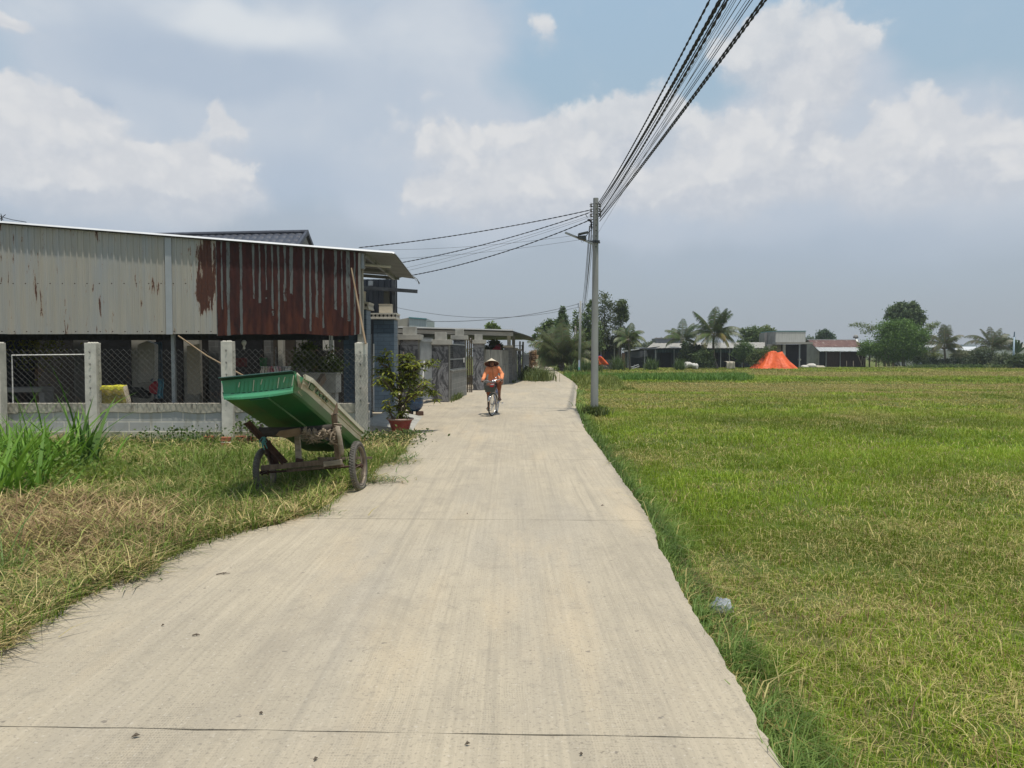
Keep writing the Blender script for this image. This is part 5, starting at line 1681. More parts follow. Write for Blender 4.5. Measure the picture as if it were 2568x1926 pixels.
pc = G(1004, 1084)
pr_ = thing('red_pot', 'chipped red glazed pot with a pale rim at the lane edge', 'pot', pc)
prof = [(0, 0), (.13, 0), (.165, .015), (.19, .08), (.215, .18), (.24, .235), (.262, .262)]
MB().lathe(prof, pc, 32).build('body', MAT['pot_red'], pr_, smooth=True)
MB().lathe([(.255, .255), (.275, .262), (.28, .285), (.262, .292), (.235, .285), (.228, .24)], pc, 32).build('rim', MAT['pot_rim'], pr_, smooth=True)
so_ = MB(); so_.lathe([(.24, .245), (.15, .262), (.0, .30)], pc, 20); so_.build('soil', MAT['soil'], pr_, smooth=True)
pl_ = thing('pot_plant', 'leafy shrub with drooping leaflets growing in the red pot', 'plant', pc + Vector((0, 0, .28)))
b0 = pc + Vector((.02, 0, .27))
W_ = lambda px, py, dy=0.0: at(px, py, pc.y + dy)
stems = [
    [b0, W_(1004, 1030), W_(1006, 985), W_(1005, 940), W_(1010, 905), W_(1012, 882)],
    [b0, W_(1000, 1040), W_(1002, 1000, .1), W_(985, 960, .1), W_(978, 925, .1), W_(970, 895), W_(968, 876)],
    [b0, W_(1010, 1035, -.1), W_(1022, 990, -.1), W_(1035, 950, -.1), W_(1040, 915, -.1), W_(1052, 905, -.1)],
    [b0, W_(985, 1048, -.15), W_(978, 1035, -.15), W_(975, 1015, -.2), W_(978, 1005, -.2)],
    [b0, W_(1010, 1030, .15), W_(1030, 990, .2), W_(1055, 965, .2), W_(1078, 975, .2), W_(1098, 995, .2)],
    [W_(1004, 1000), W_(985, 985, -.2), W_(968, 960, -.2), W_(952, 945, -.25), W_(944, 950, -.25)],
    [W_(1006, 975), W_(990, 945), W_(965, 930), W_(946, 935)],
    [W_(1005, 940), W_(1020, 915, .1), W_(1030, 890, .1)],
    [W_(1005, 960), W_(1030, 935), W_(1060, 915), W_(1088, 908)],
    [W_(1003, 1020), W_(1025, 1000, -.15), W_(1050, 985, -.2), W_(1072, 960, -.2)],
    [W_(978, 925, .1), W_(960, 915), W_(945, 898)],
    [W_(1002, 1000), W_(985, 975), W_(975, 950), W_(962, 960)],
    [W_(1006, 985), W_(1018, 955), W_(1024, 925), W_(1020, 905)],
]
stem_leaf_plant(pl_, stems, 16, .145, ((.075, .105, .015), (.27, .29, .04)))

qc = G(1036, 1036); qc.y = 20.2; qc.x = X(1037, 20.2)
qb = thing('blue_pot', 'round dark blue glazed pot standing on bricks before the steel gate', 'pot', qc)
prof = [(0, .10), (.12, .10), (.2, .16), (.25, .26), (.262, .34), (.25, .40), (.265, .42), (.27, .44), (.24, .44), (.225, .38), (.0, .37)]
MB().lathe(prof[:8], qc, 32).build('body', MAT['pot_blue'], qb, smooth=True)
MB().lathe(prof[6:10], qc, 32).build('rim', MAT['pot_blue'], qb, smooth=True)
MB().lathe([(.235, .40), (.0, .42)], qc, 20).build('soil', MAT['soil'], qb)
for i, dx_ in enumerate((-.13, .16)):
    o = MB().box(qc + Vector((dx_, -.05, .05)), (.2, .24, .1), (0, 0, .3 * (i - .5)))
    tag(o.build('support_brick', simple('old_brown_brick', (.12, .07, .05), None, 9, .9, .4), bevel=.01), ('brown brick under the left side of the blue pot', 'brown brick under the right side of the blue pot')[i], 'brick')
ql = thing('pot_plant', 'thin dark-leaved shrub growing in the blue pot', 'plant', qc + Vector((0, 0, .4)))
W2 = lambda px, py, dy=0.0: at(px, py, qc.y + dy)
q0 = qc + Vector((0, 0, .41))
stem_leaf_plant(ql, [[q0, W2(1030, 985), W2(1026, 950), W2(1028, 925)], [q0, W2(1045, 985), W2(1056, 960), W2(1064, 945)], [q0, W2(1036, 975), W2(1042, 940), W2(1046, 915)]], 12, .14, ((.035, .06, .012), (.10, .13, .028)))

deb = [(408, 1570, .035, .3), (492, 1594, .07, .1), (340, 1848, .09, .25), (1511, 1268, .05, 0.0), (1172, 1289, .03, .5), (655, 1790, .025, 0), (1172, 1868, .045, .2), (1458, 1893, .02, .4), (1075, 1020, .06, .3), (760, 1268, .1, .1), (560, 1440, .16, .3), (792, 1905, .03, 1)]
for i, (px, py, L, a) in enumerate(deb):
    L *= .6 if i != 2 else .45
    p = G(px, py, .004)
    m = MB()
    d_ = Vector((math.cos(a), math.sin(a), 0)); s_ = Vector((-d_.y, d_.x, 0))
    if i % 2 == 1 or L > .08:
        m.tube([p - d_ * L * .5 + Vector((0, 0, .003)), p + s_ * L * .08 + Vector((0, 0, .008)), p + d_ * L * .5 + Vector((0, 0, .004))], [.004, .005, .002], 5)
        m.tube([p, p + d_ * L * .2 + s_ * L * .25 + Vector((0, 0, .01))], [.003, .001], 4)
        nm, cat_ = 'twig', 'twig'
    else:
        m.add([p - d_ * L * .5, p - s_ * L * .25 + Vector((0, 0, .012)), p + d_ * L * .5 + Vector((0, 0, .006)), p + s_ * L * .25 + Vector((0, 0, .014)), p + Vector((0, 0, .003))], [(0, 1, 4), (1, 2, 4), (2, 3, 4), (3, 0, 4)])
        nm, cat_ = 'dry_leaf', 'leaf'
    lab = ['curled dark leaf on the lane, left of its middle', 'short dark forked twig lying on the lane at left', 'forked brown twig just below the nearest slab joint', 'dark flat twig near the right edge of the lane', 'small dark leaf on the middle slab joint', 'grey speck of leaf left of the lane middle', 'flattened twig on the near slab at the bottom', 'tiny dark leaf at the bottom right of the lane',
           'thin twig on the yard before the pots', 'brown straw piece beside the cart wheel', 'long thin straw lying out from the verge', 'small dark twig near the bottom picture edge'][i]
    tag(m.build(nm, MAT['pebble']), lab, cat_)

pbm = MB()
g = []
bc2 = G(1808, 1532, -.12)
for i in range(15):
    row = []
    for j in range(20):
        q = 2 * PI * j / 19; ph_ = PI * .5 * i / 14
        rr = .066 * (1 + .35 * mnoise.noise((math.cos(q) * 2.5, math.sin(q) * 2.5, i * .35))) * math.cos(ph_) ** .7
        row.append(bc2 + Vector((rr * math.cos(q) * 1.15, rr * math.sin(q), .075 * math.sin(ph_) * (1 + .5 * mnoise.noise((q, i * .5, 4))))))
    g.append(row)
pbm.sheet(g)
tag(pbm.build('plastic_bag', MAT['plastic_bag'], smooth=True), 'crumpled whitish plastic bag in the grass at the lane edge', 'bag')
hubR = Vector((X(897, 9.07), 9.07, .278)); hubL = Vector((X(661, 9.16), 9.16, .185))
ax = (hubR - hubL).normalized()
cart = thing('handcart', 'two-wheeled wooden handcart carrying a tipped green and cream tub on the verge', 'cart', ((hubL.x + hubR.x) / 2, 9.1, -.05))
AX = Matrix((ax.cross(Vector((0, 0, 1))).normalized(), ax.cross(ax.cross(Vector((0, 0, 1)))).normalized(), ax)).transposed()
if AX.determinant() < 0: AX = Matrix((AX.col[0] * -1, AX.col[1], AX.col[2])).transposed()
for hub in (hubR, hubL):
    tyre = MB()
    pr_f = [(.262 + .030 * math.cos(q), .036 * math.sin(q)) for q in np.linspace(0, 2 * PI, 13)]
    tyre.lathe(pr_f, hub, 56, AX)
    for k in range(56):      # tread lugs
        q = 2 * PI * k / 56
        for sgn in (-1, 1):
            c_ = hub + AX @ Vector((.2915 * math.cos(q + .03 * sgn), .2915 * math.sin(q + .03 * sgn), sgn * .013))
            Mq = AX @ Matrix.Rotation(q, 3, 'Z') @ Matrix.Rotation(.5 * sgn, 3, 'X')
            tyre.box(c_, (.006, .013, .024), Mq)
    ty = tyre.build('wheel', MAT['rubber'], cart, smooth=True)
    rim = MB()
    rim.lathe([(.236, -.026), (.228, -.03), (.220, -.02), (.218, 0), (.220, .02), (.228, .03), (.236, .026)], hub, 48, AX)
    rim.build('rim', MAT['rim'], ty, smooth=True)
    spk = MB()
    for k in range(20):
        q = 2 * PI * k / 20; q2 = q + (.5 if k % 2 else -.5)
        spk.tube([hub + AX @ Vector((.028 * math.cos(q2), .028 * math.sin(q2), .035 * (1 if k % 4 < 2 else -1))), hub + AX @ Vector((.222 * math.cos(q), .222 * math.sin(q), 0))], .0026, 4)
    spk.build('spokes', MAT['rim'], ty)
    hb_ = MB().lathe([(0, -.06), (.016, -.06), (.016, -.045), (.034, -.04), (.034, -.03), (.022, -.026), (.022, .026), (.034, .03), (.034, .04), (.016, .045), (.016, .06), (0, .06)], hub, 16, AX)
    hb_.build('hub', MAT['rust_iron'], ty)
MB().tube([hubL - ax * .03, hubR + ax * .03], .014, 8).build('axle', MAT['rust_iron'], cart)
A = lambda px, py, y: at(px, py, y)
MB().bar(A(655, 1174, 8.98), A(835, 1157, 8.95), .035, .062).build('axle_plank', MAT['wood'], cart, bevel=.004)
MB().bar(A(812, 1164, 8.93), A(858, 1158, 8.9), .03, .06).build('axle_plank', MAT['wood_pale'], cart, bevel=.004)
MB().bar(A(720, 1180, 9.05), A(862, 1167, 9.0), .05, .035).build('axle_plank', MAT['wood'], cart, bevel=.004)
MB().bar(A(745, 1088, 9.1), A(750, 1160, 9.02), .065, .05, up=(0, 1, 0)).build('upright', MAT['wood_pale'], cart, bevel=.006)
MB().bar(A(752, 1150, 9.0), A(750, 1162, 9.0), .085, .03).build('bracket', MAT['rust_iron'], cart)
def angle_iron(a, b, w_, n1, n2):
    a, b = Vector(a), Vector(b)
    m = MB()
    for nn in (n1, n2):
        nn = Vector(nn).normalized() * w_
        m.add([a, b, b + nn, a + nn], [(0, 1, 2, 3)])
    return m
angle_iron(A(618, 1060, 8.75), A(714, 1163, 9.0), .055, (.8, -.3, .55), (-.25, -1, -.1)).build('angle_iron', MAT['rust_iron'], cart, solid=.007)
angle_iron(A(664, 1105, 9.12), A(690, 1172, 9.1), .07, (1, -.2, .1), (-.1, -1, 0)).build('angle_iron', MAT['rust_iron'], cart, solid=.007)
MB().tube([A(650, 1095, 8.95), A(655, 1064, 8.9)], .012, 6).build('peg', MAT['wood_pale'], cart)
post = MB().bar(A(838, 1038, 8.78), A(848, 1158, 8.95), .06, .06, up=(0, 1, 0)).build('upright', MAT['wood'], cart, bevel=.006)
MB().tube([A(846, 1070, 8.72), A(852, 1100, 8.74), A(857, 1130, 8.78), A(858, 1142, 8.8)], [.026, .028, .026, .018], 10).build('upright', MAT['wood_pale'], cart, smooth=True)
MB().prism([A(834, 1040, 8.75), A(847, 1036, 8.75), A(845, 1010, 8.76), A(843, 1012, 8.76)], (0, .025, 0)).build('splinter', MAT['wood'], post)
MB().tube([A(648, 1082, 8.85), A(690, 1084, 8.9), A(745, 1082, 8.95), A(800, 1078, 8.92), A(846, 1072, 8.86)], [.05, .058, .05, .052, .045], 12).build('crossbeam', simple('dark_beam', (.07, .06, .05), (.045, .038, .032), 8, .9, .6, 40, .01), cart, smooth=True)
MB().prism([A(690, 1092, 8.82), A(700, 1081, 8.8), A(750, 1073, 8.8), A(756, 1091, 8.8), A(715, 1099, 8.82)], (0, .06, 0)).build('wedge', simple('split_wood', (.22, .15, .09), (.15, .10, .06), 6, .85, .5), cart, bevel=.006)
MB().prism([A(640, 1081, 8.86), A(662, 1076, 8.85), A(664, 1098, 8.85), A(650, 1108, 8.86)], (0, .1, 0)).build('end_wrap', MAT['rubber_black'], cart, bevel=.01)
plate = MB().prism([A(803, 1080, 9.0), A(832, 1078, 9.0), A(828, 1106, 9.0), A(796, 1098, 9.0)], (0, .01, 0)).build('plate', MAT['steel_dark'], cart)


def rag(cpts, n, L, name, mat):
    L *= .75
    m = MB()
    for k in range(n):
        c_ = random.choice(cpts)
        p = A(c_[0] + random.uniform(-7, 7), c_[1] + random.uniform(-6, 6), 8.76 + random.uniform(-.03, .05))
        l_ = L * random.uniform(.5, 1.4)
        pts = [p + Vector((random.gauss(0, .012) * q, random.gauss(0, .014), -l_ * q / 4 + .02 * math.sin(q * 2 + k))) for q in range(5)]
        m.tube(pts, [.008, .011, .009, .006, .003], 5)
    return m.build(name, mat, cart, smooth=True)


rag([(770, 1080), (778, 1084), (785, 1086), (792, 1082)], 70, .11, 'frayed_rope', MAT['rope'])
rag([(812, 1078), (820, 1080)], 16, .07, 'frayed_rope', MAT['rope'])
rag([(834, 1085), (836, 1092)], 8, .16, 'frayed_rope', MAT['rope'])
wr = MB()
for k in range(7):
    c_ = A(846 + random.uniform(-1, 1), 1064 + k * 4.2, 8.8)
    wr.lathe([(.043 + .008 * math.cos(q), .008 * math.sin(q)) for q in np.linspace(0, 2 * PI, 7)], c_, 14, Euler((random.uniform(-.25, .25), random.uniform(-.25, .25), 0)).to_matrix())
wr.build('rope_wrap', MAT['rope'], cart, smooth=True)
tw = MB()
for k in range(9):
    p = A(662 + random.uniform(-5, 5), 1098 + random.uniform(-3, 3), 8.74)
    tw.tube([p, p + Vector((random.uniform(-.03, .03), -.02, -.04)), p + Vector((random.uniform(-.03, .03), -.015, -.10 + random.uniform(-.04, .03)))], .006, 5)
tw.build('twine', MAT['rope_teal'], cart)
MB().bar(A(800, 1150, 9.6), A(930, 1148, 10.4), .05, .03).build('tail_bar', MAT['wood'], cart)

NBL, NBR = A(562, 1003, 8.0), A(737, 986, 8.0)
FBR = A(908, 1133, 11.3)
Wd = (NBR - NBL).normalized(); wid = (NBR - NBL).length
Ld = (FBR - NBR); Ln = Ld.length; Ld.normalize()
Nd = Wd.cross(Ld).normalized()
OB = NBL.lerp(NBR, .5)


def TP(l, w_, n): return OB + Ld * l + Wd * w_ + Nd * n


hw_ = wid / 2
SEC = lambda l: (1.0 if l < Ln * .86 else 1.0 - .22 * ((l - Ln * .86) / (Ln * .14)) ** 2)
LIFT = lambda l: .0 if l < Ln * .8 else .08 * ((l - Ln * .8) / (Ln * .2)) ** 2
ls = list(np.linspace(0, Ln, 22))
hN = .205


def loft(prof, mat, name, par, solid=.008, smooth=False, st=0):
    fl_ = lambda l: min(1.0, .35 + l / .45)
    return MB().sheet([[TP(l, w_ * SEC(l) if abs(w_) <= hw_ else math.copysign(hw_ + (abs(w_) - hw_) * fl_(l), w_) * SEC(l), n + LIFT(l)) for (w_, n) in prof] for l in ls[st:]]).build(name, mat, par, solid=solid, smooth=smooth)


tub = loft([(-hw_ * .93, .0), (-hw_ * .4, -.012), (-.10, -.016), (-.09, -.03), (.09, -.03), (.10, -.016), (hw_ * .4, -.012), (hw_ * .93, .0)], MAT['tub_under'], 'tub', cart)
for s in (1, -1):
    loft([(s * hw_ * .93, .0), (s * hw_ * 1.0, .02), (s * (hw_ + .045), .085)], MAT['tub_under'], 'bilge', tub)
    loft([(s * (hw_ + .045), .085), (s * (hw_ + .058), .14), (s * (hw_ + .072), .145), (s * (hw_ + .074), .158), (s * (hw_ + .062), .165), (s * (hw_ + .075), .2), (s * (hw_ + .092), .204), (s * (hw_ + .094), .222), (s * (hw_ + .08), .228),
          (s * (hw_ + .086), hN + .03), (s * (hw_ + .115), hN + .035), (s * (hw_ + .115), hN - .02)], MAT['tub_cream'], 'side_panel', tub, st=2 if s < 0 else 1)
loft([(-hw_ - .08, hN), (-hw_ * .9, .03), (hw_ * .9, .03), (hw_ + .08, hN)], MAT['tub_lip'], 'lining', tub)
lean = .03


def EP(u, v, out=0.0):      # u -1..1 across, v 0..1 up
    half = hw_ * (.985 + .05 * v)
    sagw = .018 * (1 - u * u) * (1 - v)
    return TP(-lean * v - out, u * half, -sagw + v * hN)


def ep_sheet(v0, v1, n, out):
    return [[EP(-1 + 2 * i / 24, v0 + (v1 - v0) * j / n, out if not callable(out) else out(i, j)) for i in range(25)] for j in range(n + 1)]


MB().sheet(ep_sheet(0, .27, 3, lambda i, j: .012 + .006 * (j > 0))).build('end_lip', MAT['tub_lip'], tub, solid=.01)
ep = MB().sheet(ep_sheet(.27, 1.0, 6, 0.0)).build('end_panel', MAT['tub_green'], tub, solid=.008)
MB().sheet([EP_row for EP_row in [[EP(-1 + 2 * i / 24, .27, .018 * (1 - k)) for i in range(25)] for k in range(2)]]).build('lip_step', MAT['tub_lip'], ep)
rb_ = MB()
for k in range(14):
    u = -.66 + k * 1.5 / 13
    off = .09
    a_, b_ = EP(u, .36, .004), EP(u + off * .6, .84, .004)
    rb_.bar(a_, b_, .010 + .006 * (k % 3 == 0), .012, up=Ld)
rb_.build('ribs', tub_mat('rib_green', (.035, .23, .085), (.03, .19, .07), (.14, .18, .06), .5), ep, bevel=.002)
wk = MB()
for k, (u, v0, v1) in enumerate(((-.55, .58, .82), (-.15, .34, .86), (.08, .62, .86), (.55, .36, .86), (.72, .6, .86), (.96, .38, .9))):
    wk.bar(EP(u, v0, .010), EP(u + .045, v1, .010), .009, .006, up=Ld)
wk.build('pale_strokes', simple('pale_gelcoat', (.52, .56, .40), (.35, .42, .28), 12, .6, .1), ep)  # short pale strokes over the end panel
st_ = MB()
for k in range(11):
    u = -.78 + k * .16
    st_.bar(EP(u, .285, .012), EP(u + .09, .29, .012), .012, .006, up=Ld)
st_.build('slot_row', simple('dark_slot', (.02, .06, .03), None, 4, .8, 0), ep)
MB().sheet([[EP(-1.015 + 2.03 * i / 24, v, o_) for i in range(25)] for v, o_ in ((.985, .0), (1.03, .015), (1.04, .075), (.99, .085))]).build('end_rim', tub_mat('shaded_rim', (.012, .05, .035), (.01, .04, .03), (.05, .06, .03), .4), tub, solid=.007)  # rim coloured dark: shade along the panel top is painted in
crn = MB().sheet([[TP(-lean * v + l * .0 + k * .21 * (1 - .12 * v), hw_ * (.985 + .05 * v) + (.0 if k == 0 else .012), v * hN) for k, l in ((0, 0), (1, 0))] for v in np.linspace(0, 1.12, 6)])
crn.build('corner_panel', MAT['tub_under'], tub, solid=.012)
ml = MB()
for k in range(4):
    pts = []
    for v in np.linspace(0, 1, 9):
        l = .02 + k * .04 + .04 * math.sin(v * 5 + .6) * v + .10 * (1 - v) ** 1.2
        pts.append(TP(l, hw_ + .03 * v + .012, .03 + v * (hN - .02)))
    ml.tube(pts, .006, 6)
ml.build('mouldings', MAT['tub_cream'], tub, smooth=True)
orn = MB()
sd_w = lambda n: hw_ + .045 + (.135 if n > 1 else (n - .085) / .15 * .045) + .014


def SP(l, n): return TP(l, hw_ + .062 + (n - .09) * .28, n)


for poly in ([(.30, .125), (.32, .205), (.36, .205), (.47, .155), (.44, .13)], [(.40, .195), (.50, .198), (.46, .172)], [(.56, .14), (.62, .185), (.66, .185), (.66, .14)], [(.72, .142), (.74, .18), (.80, .186), (.80, .15)], [(.86, .146), (.88, .184), (.94, .184), (.93, .148)], [(1.0, .15), (1.02, .186), (1.1, .182), (1.06, .15)]):
    orn.prism([SP(l, n) for l, n in poly], Wd * .012)
orn.build('inlay', MAT['tub_under'], tub)
frm = MB()
frm.tube([SP(.24, .10) + Wd * .012, SP(.28, .215) + Wd * .012, SP(.5, .215) + Wd * .012, SP(1.12, .2) + Wd * .012], .006, 5)
frm.tube([SP(.5, .165) + Wd * .014, SP(.55, .192) + Wd * .014, SP(.7, .194) + Wd * .014, SP(.7, .168) + Wd * .014, SP(.84, .192) + Wd * .014, SP(.98, .19) + Wd * .014, SP(1.14, .17) + Wd * .014], .006, 5)
frm.build('side_beading', MAT['tub_cream'], tub, smooth=True)
FW = Vector((X(1235, 19.86), 19.86, .30)); RW = Vector((X(1247, 20.9), 20.9, .30))
RAD = .30
bk_ = thing('bicycle', 'violet step-through bicycle with a wire front basket ridden toward the camera', 'bicycle', ((FW.x + RW.x) / 2, 20.4, 0))
fwd = (FW - RW); fwd.z = 0; fwd.normalize()
side = Vector((fwd.y, -fwd.x, 0))      # rider's right is -side? (fwd is toward the camera)
if side.x < 0: side = -side            # side points to picture right


def wheel(c_, turn, name='wheel'):
    a = Matrix.Rotation(turn, 3, 'Z') @ side
    a = (a + Vector((0, 0, -.05))).normalized()
    e1 = a.cross(Vector((0, 0, 1))).normalized(); e2 = a.cross(e1)
    M = Matrix((e1, e2, a)).transposed()
    ty = MB().lathe([(RAD - .018 + .018 * math.cos(q), .018 * math.sin(q)) for q in np.linspace(0, 2 * PI, 9)], c_, 48, M).build(name, MAT['rubber_black'], bk_, smooth=True)
    MB().lathe([(RAD - .036, -.012), (RAD - .046, -.012), (RAD - .05, 0), (RAD - .046, .012), (RAD - .036, .012)], c_, 40, M).build('rim', MAT['chrome'], ty, smooth=True)
    sp_ = MB()
    for k in range(28):
        q = 2 * PI * k / 28
        sp_.tube([c_ + M @ Vector((.018 * math.cos(q + .7), .018 * math.sin(q + .7), .028 * (1 if k % 2 else -1))), c_ + M @ Vector(((RAD - .045) * math.cos(q), (RAD - .045) * math.sin(q), 0))], .0016, 3)
    sp_.build('spokes', MAT['chrome'], ty)
    MB().lathe([(0, -.045), (.014, -.045), (.02, -.03), (.02, .03), (.014, .045), (0, .045)], c_, 12, M).build('hub', MAT['chrome'], ty)
    g = []
    for k in range(15):
        q = R(15) + R(150) * k / 14
        g.append([c_ + M @ Vector(((RAD + .022) * math.cos(q + PI), (RAD + .022) * math.sin(q + PI), z_)) for z_ in (-.028, -.012, .012, .028)])
    up_ = sum((p.z for r_ in g for p in r_)) / (len(g) * 4)
    if up_ < c_.z:
        g = [[c_ + M @ Vector(((RAD + .022) * math.cos(R(15) + R(150) * k / 14), (RAD + .022) * math.sin(R(15) + R(150) * k / 14), z_)) for z_ in (-.028, -.012, .012, .028)] for k in range(15)]
    MB().sheet(g).build('mudguard', MAT['chrome'], bk_, smooth=True, solid=.003)
    return M


wheel(FW, R(-15))
wheel(RW, 0.0)
BB = RW + fwd * .42 + Vector((0, 0, -.02))
HEAD = FW - fwd * .17 + Vector((0, 0, .50))
HT = HEAD + fwd * -.05 + Vector((0, 0, .14))
SEAT = RW + fwd * .22 + Vector((0, 0, .46))
fr = MB()
fr.tube([HEAD + Vector((0, 0, -.06)), HEAD - fwd * .25 + Vector((0, 0, -.38)), BB], .018, 8)
fr.tube([HEAD, HEAD - fwd * .22 + Vector((0, 0, -.26)), BB + Vector((0, 0, .1)) - fwd * .04], .014, 8)
fr.tube([BB, SEAT], .016, 8)
fr.tube([HEAD + Vector((0, 0, -.08)), HT], .02, 8)
for s_ in (-1, 1):
    fr.tube([BB + side * .03 * s_, RW + side * .06 * s_], .010, 6)
    fr.tube([SEAT + Vector((0, 0, -.1)) + side * .015 * s_, RW + side * .06 * s_], .008, 6)
fr.build('frame', MAT['bike_paint'], bk_, smooth=True)
stl = Matrix.Rotation(R(-15), 3, 'Z') @ side
fk = MB()
fk.tube([HEAD + Vector((0, 0, -.05)), HEAD + Vector((0, 0, -.1))], .02, 8)
for s_ in (-1, 1):
    fk.tube([HEAD + Vector((0, 0, -.09)) + stl * .045 * s_, FW - fwd * .05 + Vector((0, 0, .15)) + stl * .05 * s_, FW + stl * .05 * s_], .011, 6)
fk.build('fork', MAT['chrome'], bk_, smooth=True)
GR, GL = at(1209, 957, 20.15), at(1259, 954, 20.15)      # grips: picture left, picture right
STEM = at(1233, 958, 19.98)
hbm = MB()
hbm.tube([GR, at(1214, 955.5, 20.05), at(1221, 954, 19.98), STEM, at(1245, 953, 19.98), at(1253, 951.5, 20.05), GL], .012, 8)
hbm.tube([HT, STEM], .014, 8)
hbm.build('handlebar', MAT['chrome'], bk_, smooth=True)
for g_, o_ in ((GR, at(1215, 955.5, 20.05)), (GL, at(1253, 951.5, 20.05))):
    MB().tube([g_, g_.lerp(o_, .8)], .017, 8).build('grip', MAT['rubber_black'], bk_)
    MB().tube([g_.lerp(o_, .9) + Vector((0, -.03, -.012)), g_ + Vector((0, -.05, -.03))], .006, 5).build('brake_lever', MAT['chrome'], bk_)
MB().lathe([(0, .03), (.022, .022), (.028, 0), (.02, -.01), (0, -.012)], at(1243.5, 948.5, 20.0), 12).build('bell', MAT['chrome'], bk_, smooth=True)
cbl = MB()
cbl.tube([at(1219, 955, 19.95), at(1219, 949, 19.75), at(1228, 956, 19.7), at(1233, 972, 19.8)], .0045, 5)
cbl.tube([at(1247, 953, 19.95), at(1247, 950, 19.75), at(1238, 958, 19.7), at(1235, 974, 19.8)], .0045, 5)
cbl.build('brake_cable', MAT['cable'], bk_)
bt = [at(1213.5, 959, 19.55), at(1244.5, 959, 19.6), at(1243.5, 957, 19.9), at(1215, 957, 19.88)]
bb = [at(1217, 983, 19.6), at(1241, 983, 19.65), at(1240, 981, 19.85), at(1218.5, 981, 19.83)]
bask = MB()
for (i, j) in ((0, 1), (1, 2), (2, 3), (3, 0)):
    for k in range(11):
        bask.tube([bt[i].lerp(bt[j], k / 10), bb[i].lerp(bb[j], k / 10)], .0028, 4)
    for k in range(8):
        bask.tube([bt[i].lerp(bb[i], k / 7), bt[j].lerp(bb[j], k / 7)], .0028 if k else .007, 4)
for k in range(6):
    bask.tube([bb[0].lerp(bb[1], k / 5), bb[3].lerp(bb[2], k / 5)], .004, 4)
bo_ = bask.build('basket', MAT['basket'], bk_)
ins = [p.lerp(sum(bt, Vector()) / 4, .04) for p in bt]; inb = [p.lerp(sum(bb, Vector()) / 4, .04) for p in bb]
lm = MB()
lm.add([ins[0].lerp(inb[0], .35), ins[1].lerp(inb[1], .35), inb[1], inb[0]], [(0, 1, 2, 3)])
lm.add(inb, [(0, 1, 2, 3)])
lm.add([ins[1].lerp(inb[1], .35), ins[2].lerp(inb[2], .35), inb[2], inb[1]], [(0, 1, 2, 3)])
lm.add([ins[3].lerp(inb[3], .35), ins[0].lerp(inb[0], .35), inb[0], inb[3]], [(0, 1, 2, 3)])
lm.build('basket_lining', MAT['basket_mesh'], bo_, solid=.004)
stc = MB().prism([at(1229.5, 962, 19.54), at(1240, 960, 19.55), at(1240, 966, 19.56), at(1236, 971, 19.57), at(1228.5, 970, 19.56)], (0, .006, 0)).build('red_badge', MAT['red_sticker'], bo_)
MB().prism([at(1230, 963.2, 19.53), at(1239.5, 962, 19.535), at(1239, 965.2, 19.54), at(1230, 966, 19.54)], (0, .004, 0)).build('white_band', MAT['white_sticker'], stc)
MB().bar(bb[3] + Vector((.1, 0, 0)), FW + Vector((0, -.1, .32)), .012).build('basket_stay', MAT['chrome'], bk_)
sad = MB().prism([SEAT + fwd * .14 + side * .02, SEAT + fwd * .14 - side * .02, SEAT - fwd * .06 - side * .09, SEAT - fwd * .13 - side * .08, SEAT - fwd * .13 + side * .08, SEAT - fwd * .06 + side * .09], (0, 0, .06))
sad.build('saddle', MAT['rubber_black'], bk_, bevel=.015)
PEDL, PEDR = at(1252, 1004, 20.5), at(1226, 1029, 20.25)     # picture right up, picture left down
crk = MB()
crk.tube([PEDL + Vector((-.07, 0, 0)), BB + side * .06], .011, 6)
crk.tube([PEDR + Vector((.07, 0, 0)), BB - side * .06], .011, 6)
crk.build('crank', MAT['chrome'], bk_)
aM = Matrix((side.cross(Vector((0, 0, 1))), side.cross(side.cross(Vector((0, 0, 1)))), side)).transposed()
MB().lathe([(.0, -.004), (.075, -.004), (.08, 0), (.075, .004), (0, .004)], BB - side * .05, 26, aM).build('chainring', MAT['chrome'], bk_)
for p in (PEDL, PEDR):
    MB().box(p, (.09, .07, .022)).build('pedal', MAT['rubber_black'], bk_, bevel=.004)
MB().tube([BB - side * .055 + Vector((0, 0, .075)), RW - side * .055 + Vector((0, 0, .035)), RW - side * .055 + Vector((0, 0, -.035)), BB - side * .055 + Vector((0, 0, -.075))], .005, 5).build('chain', MAT['steel_dark'], bk_)
MB().tube([RW + side * .07, at(1262, 1010, 20.75), at(1258, 1013, 20.6)], .008, 5).build('kickstand', MAT['chrome'], bk_)
rk_ = MB()
for s_ in (-1, 1):
    rk_.tube([SEAT + Vector((0, 0, -.07)) + side * .05 * s_, RW + side * .06 * s_ + Vector((0, 0, .38)), RW - fwd * .22 + side * .06 * s_ + Vector((0, 0, .38)), RW + side * .06 * s_], .006, 5)
rk_.build('carrier', MAT['chrome'], bk_)

PY = 20.42
ps = thing('person', 'person in a conical hat and bright orange blouse riding the bicycle toward the camera', 'person', (X(1237, PY), PY, SEAT.z + .05))
J = lambda px, py, dy=0.0: at(px, py, PY + dy)
pelvis = SEAT + Vector((0, .03, .10))
neckb = J(1236, 921, .03); headc = J(1234, 911.3, -.02)
HS = .84
shR, shL = J(1223.5, 925, .02), J(1249.5, 923.5, .02)
elR, elL = J(1215.5, 941, -.05), J(1259.5, 939, -.02)
wrR, wrL = GR + Vector((.015, .05, .03)), GL + Vector((-.012, .05, .028))
hipR, hipL = pelvis + Vector((-.09, 0, 0)), pelvis + Vector((.09, 0, 0))
knL = J(1251.5, 961, -.28); anL = J(1252.5, 995, -.03)
knR = J(1225, 968, -.22); anR = J(1225.5, 1018, -.16)


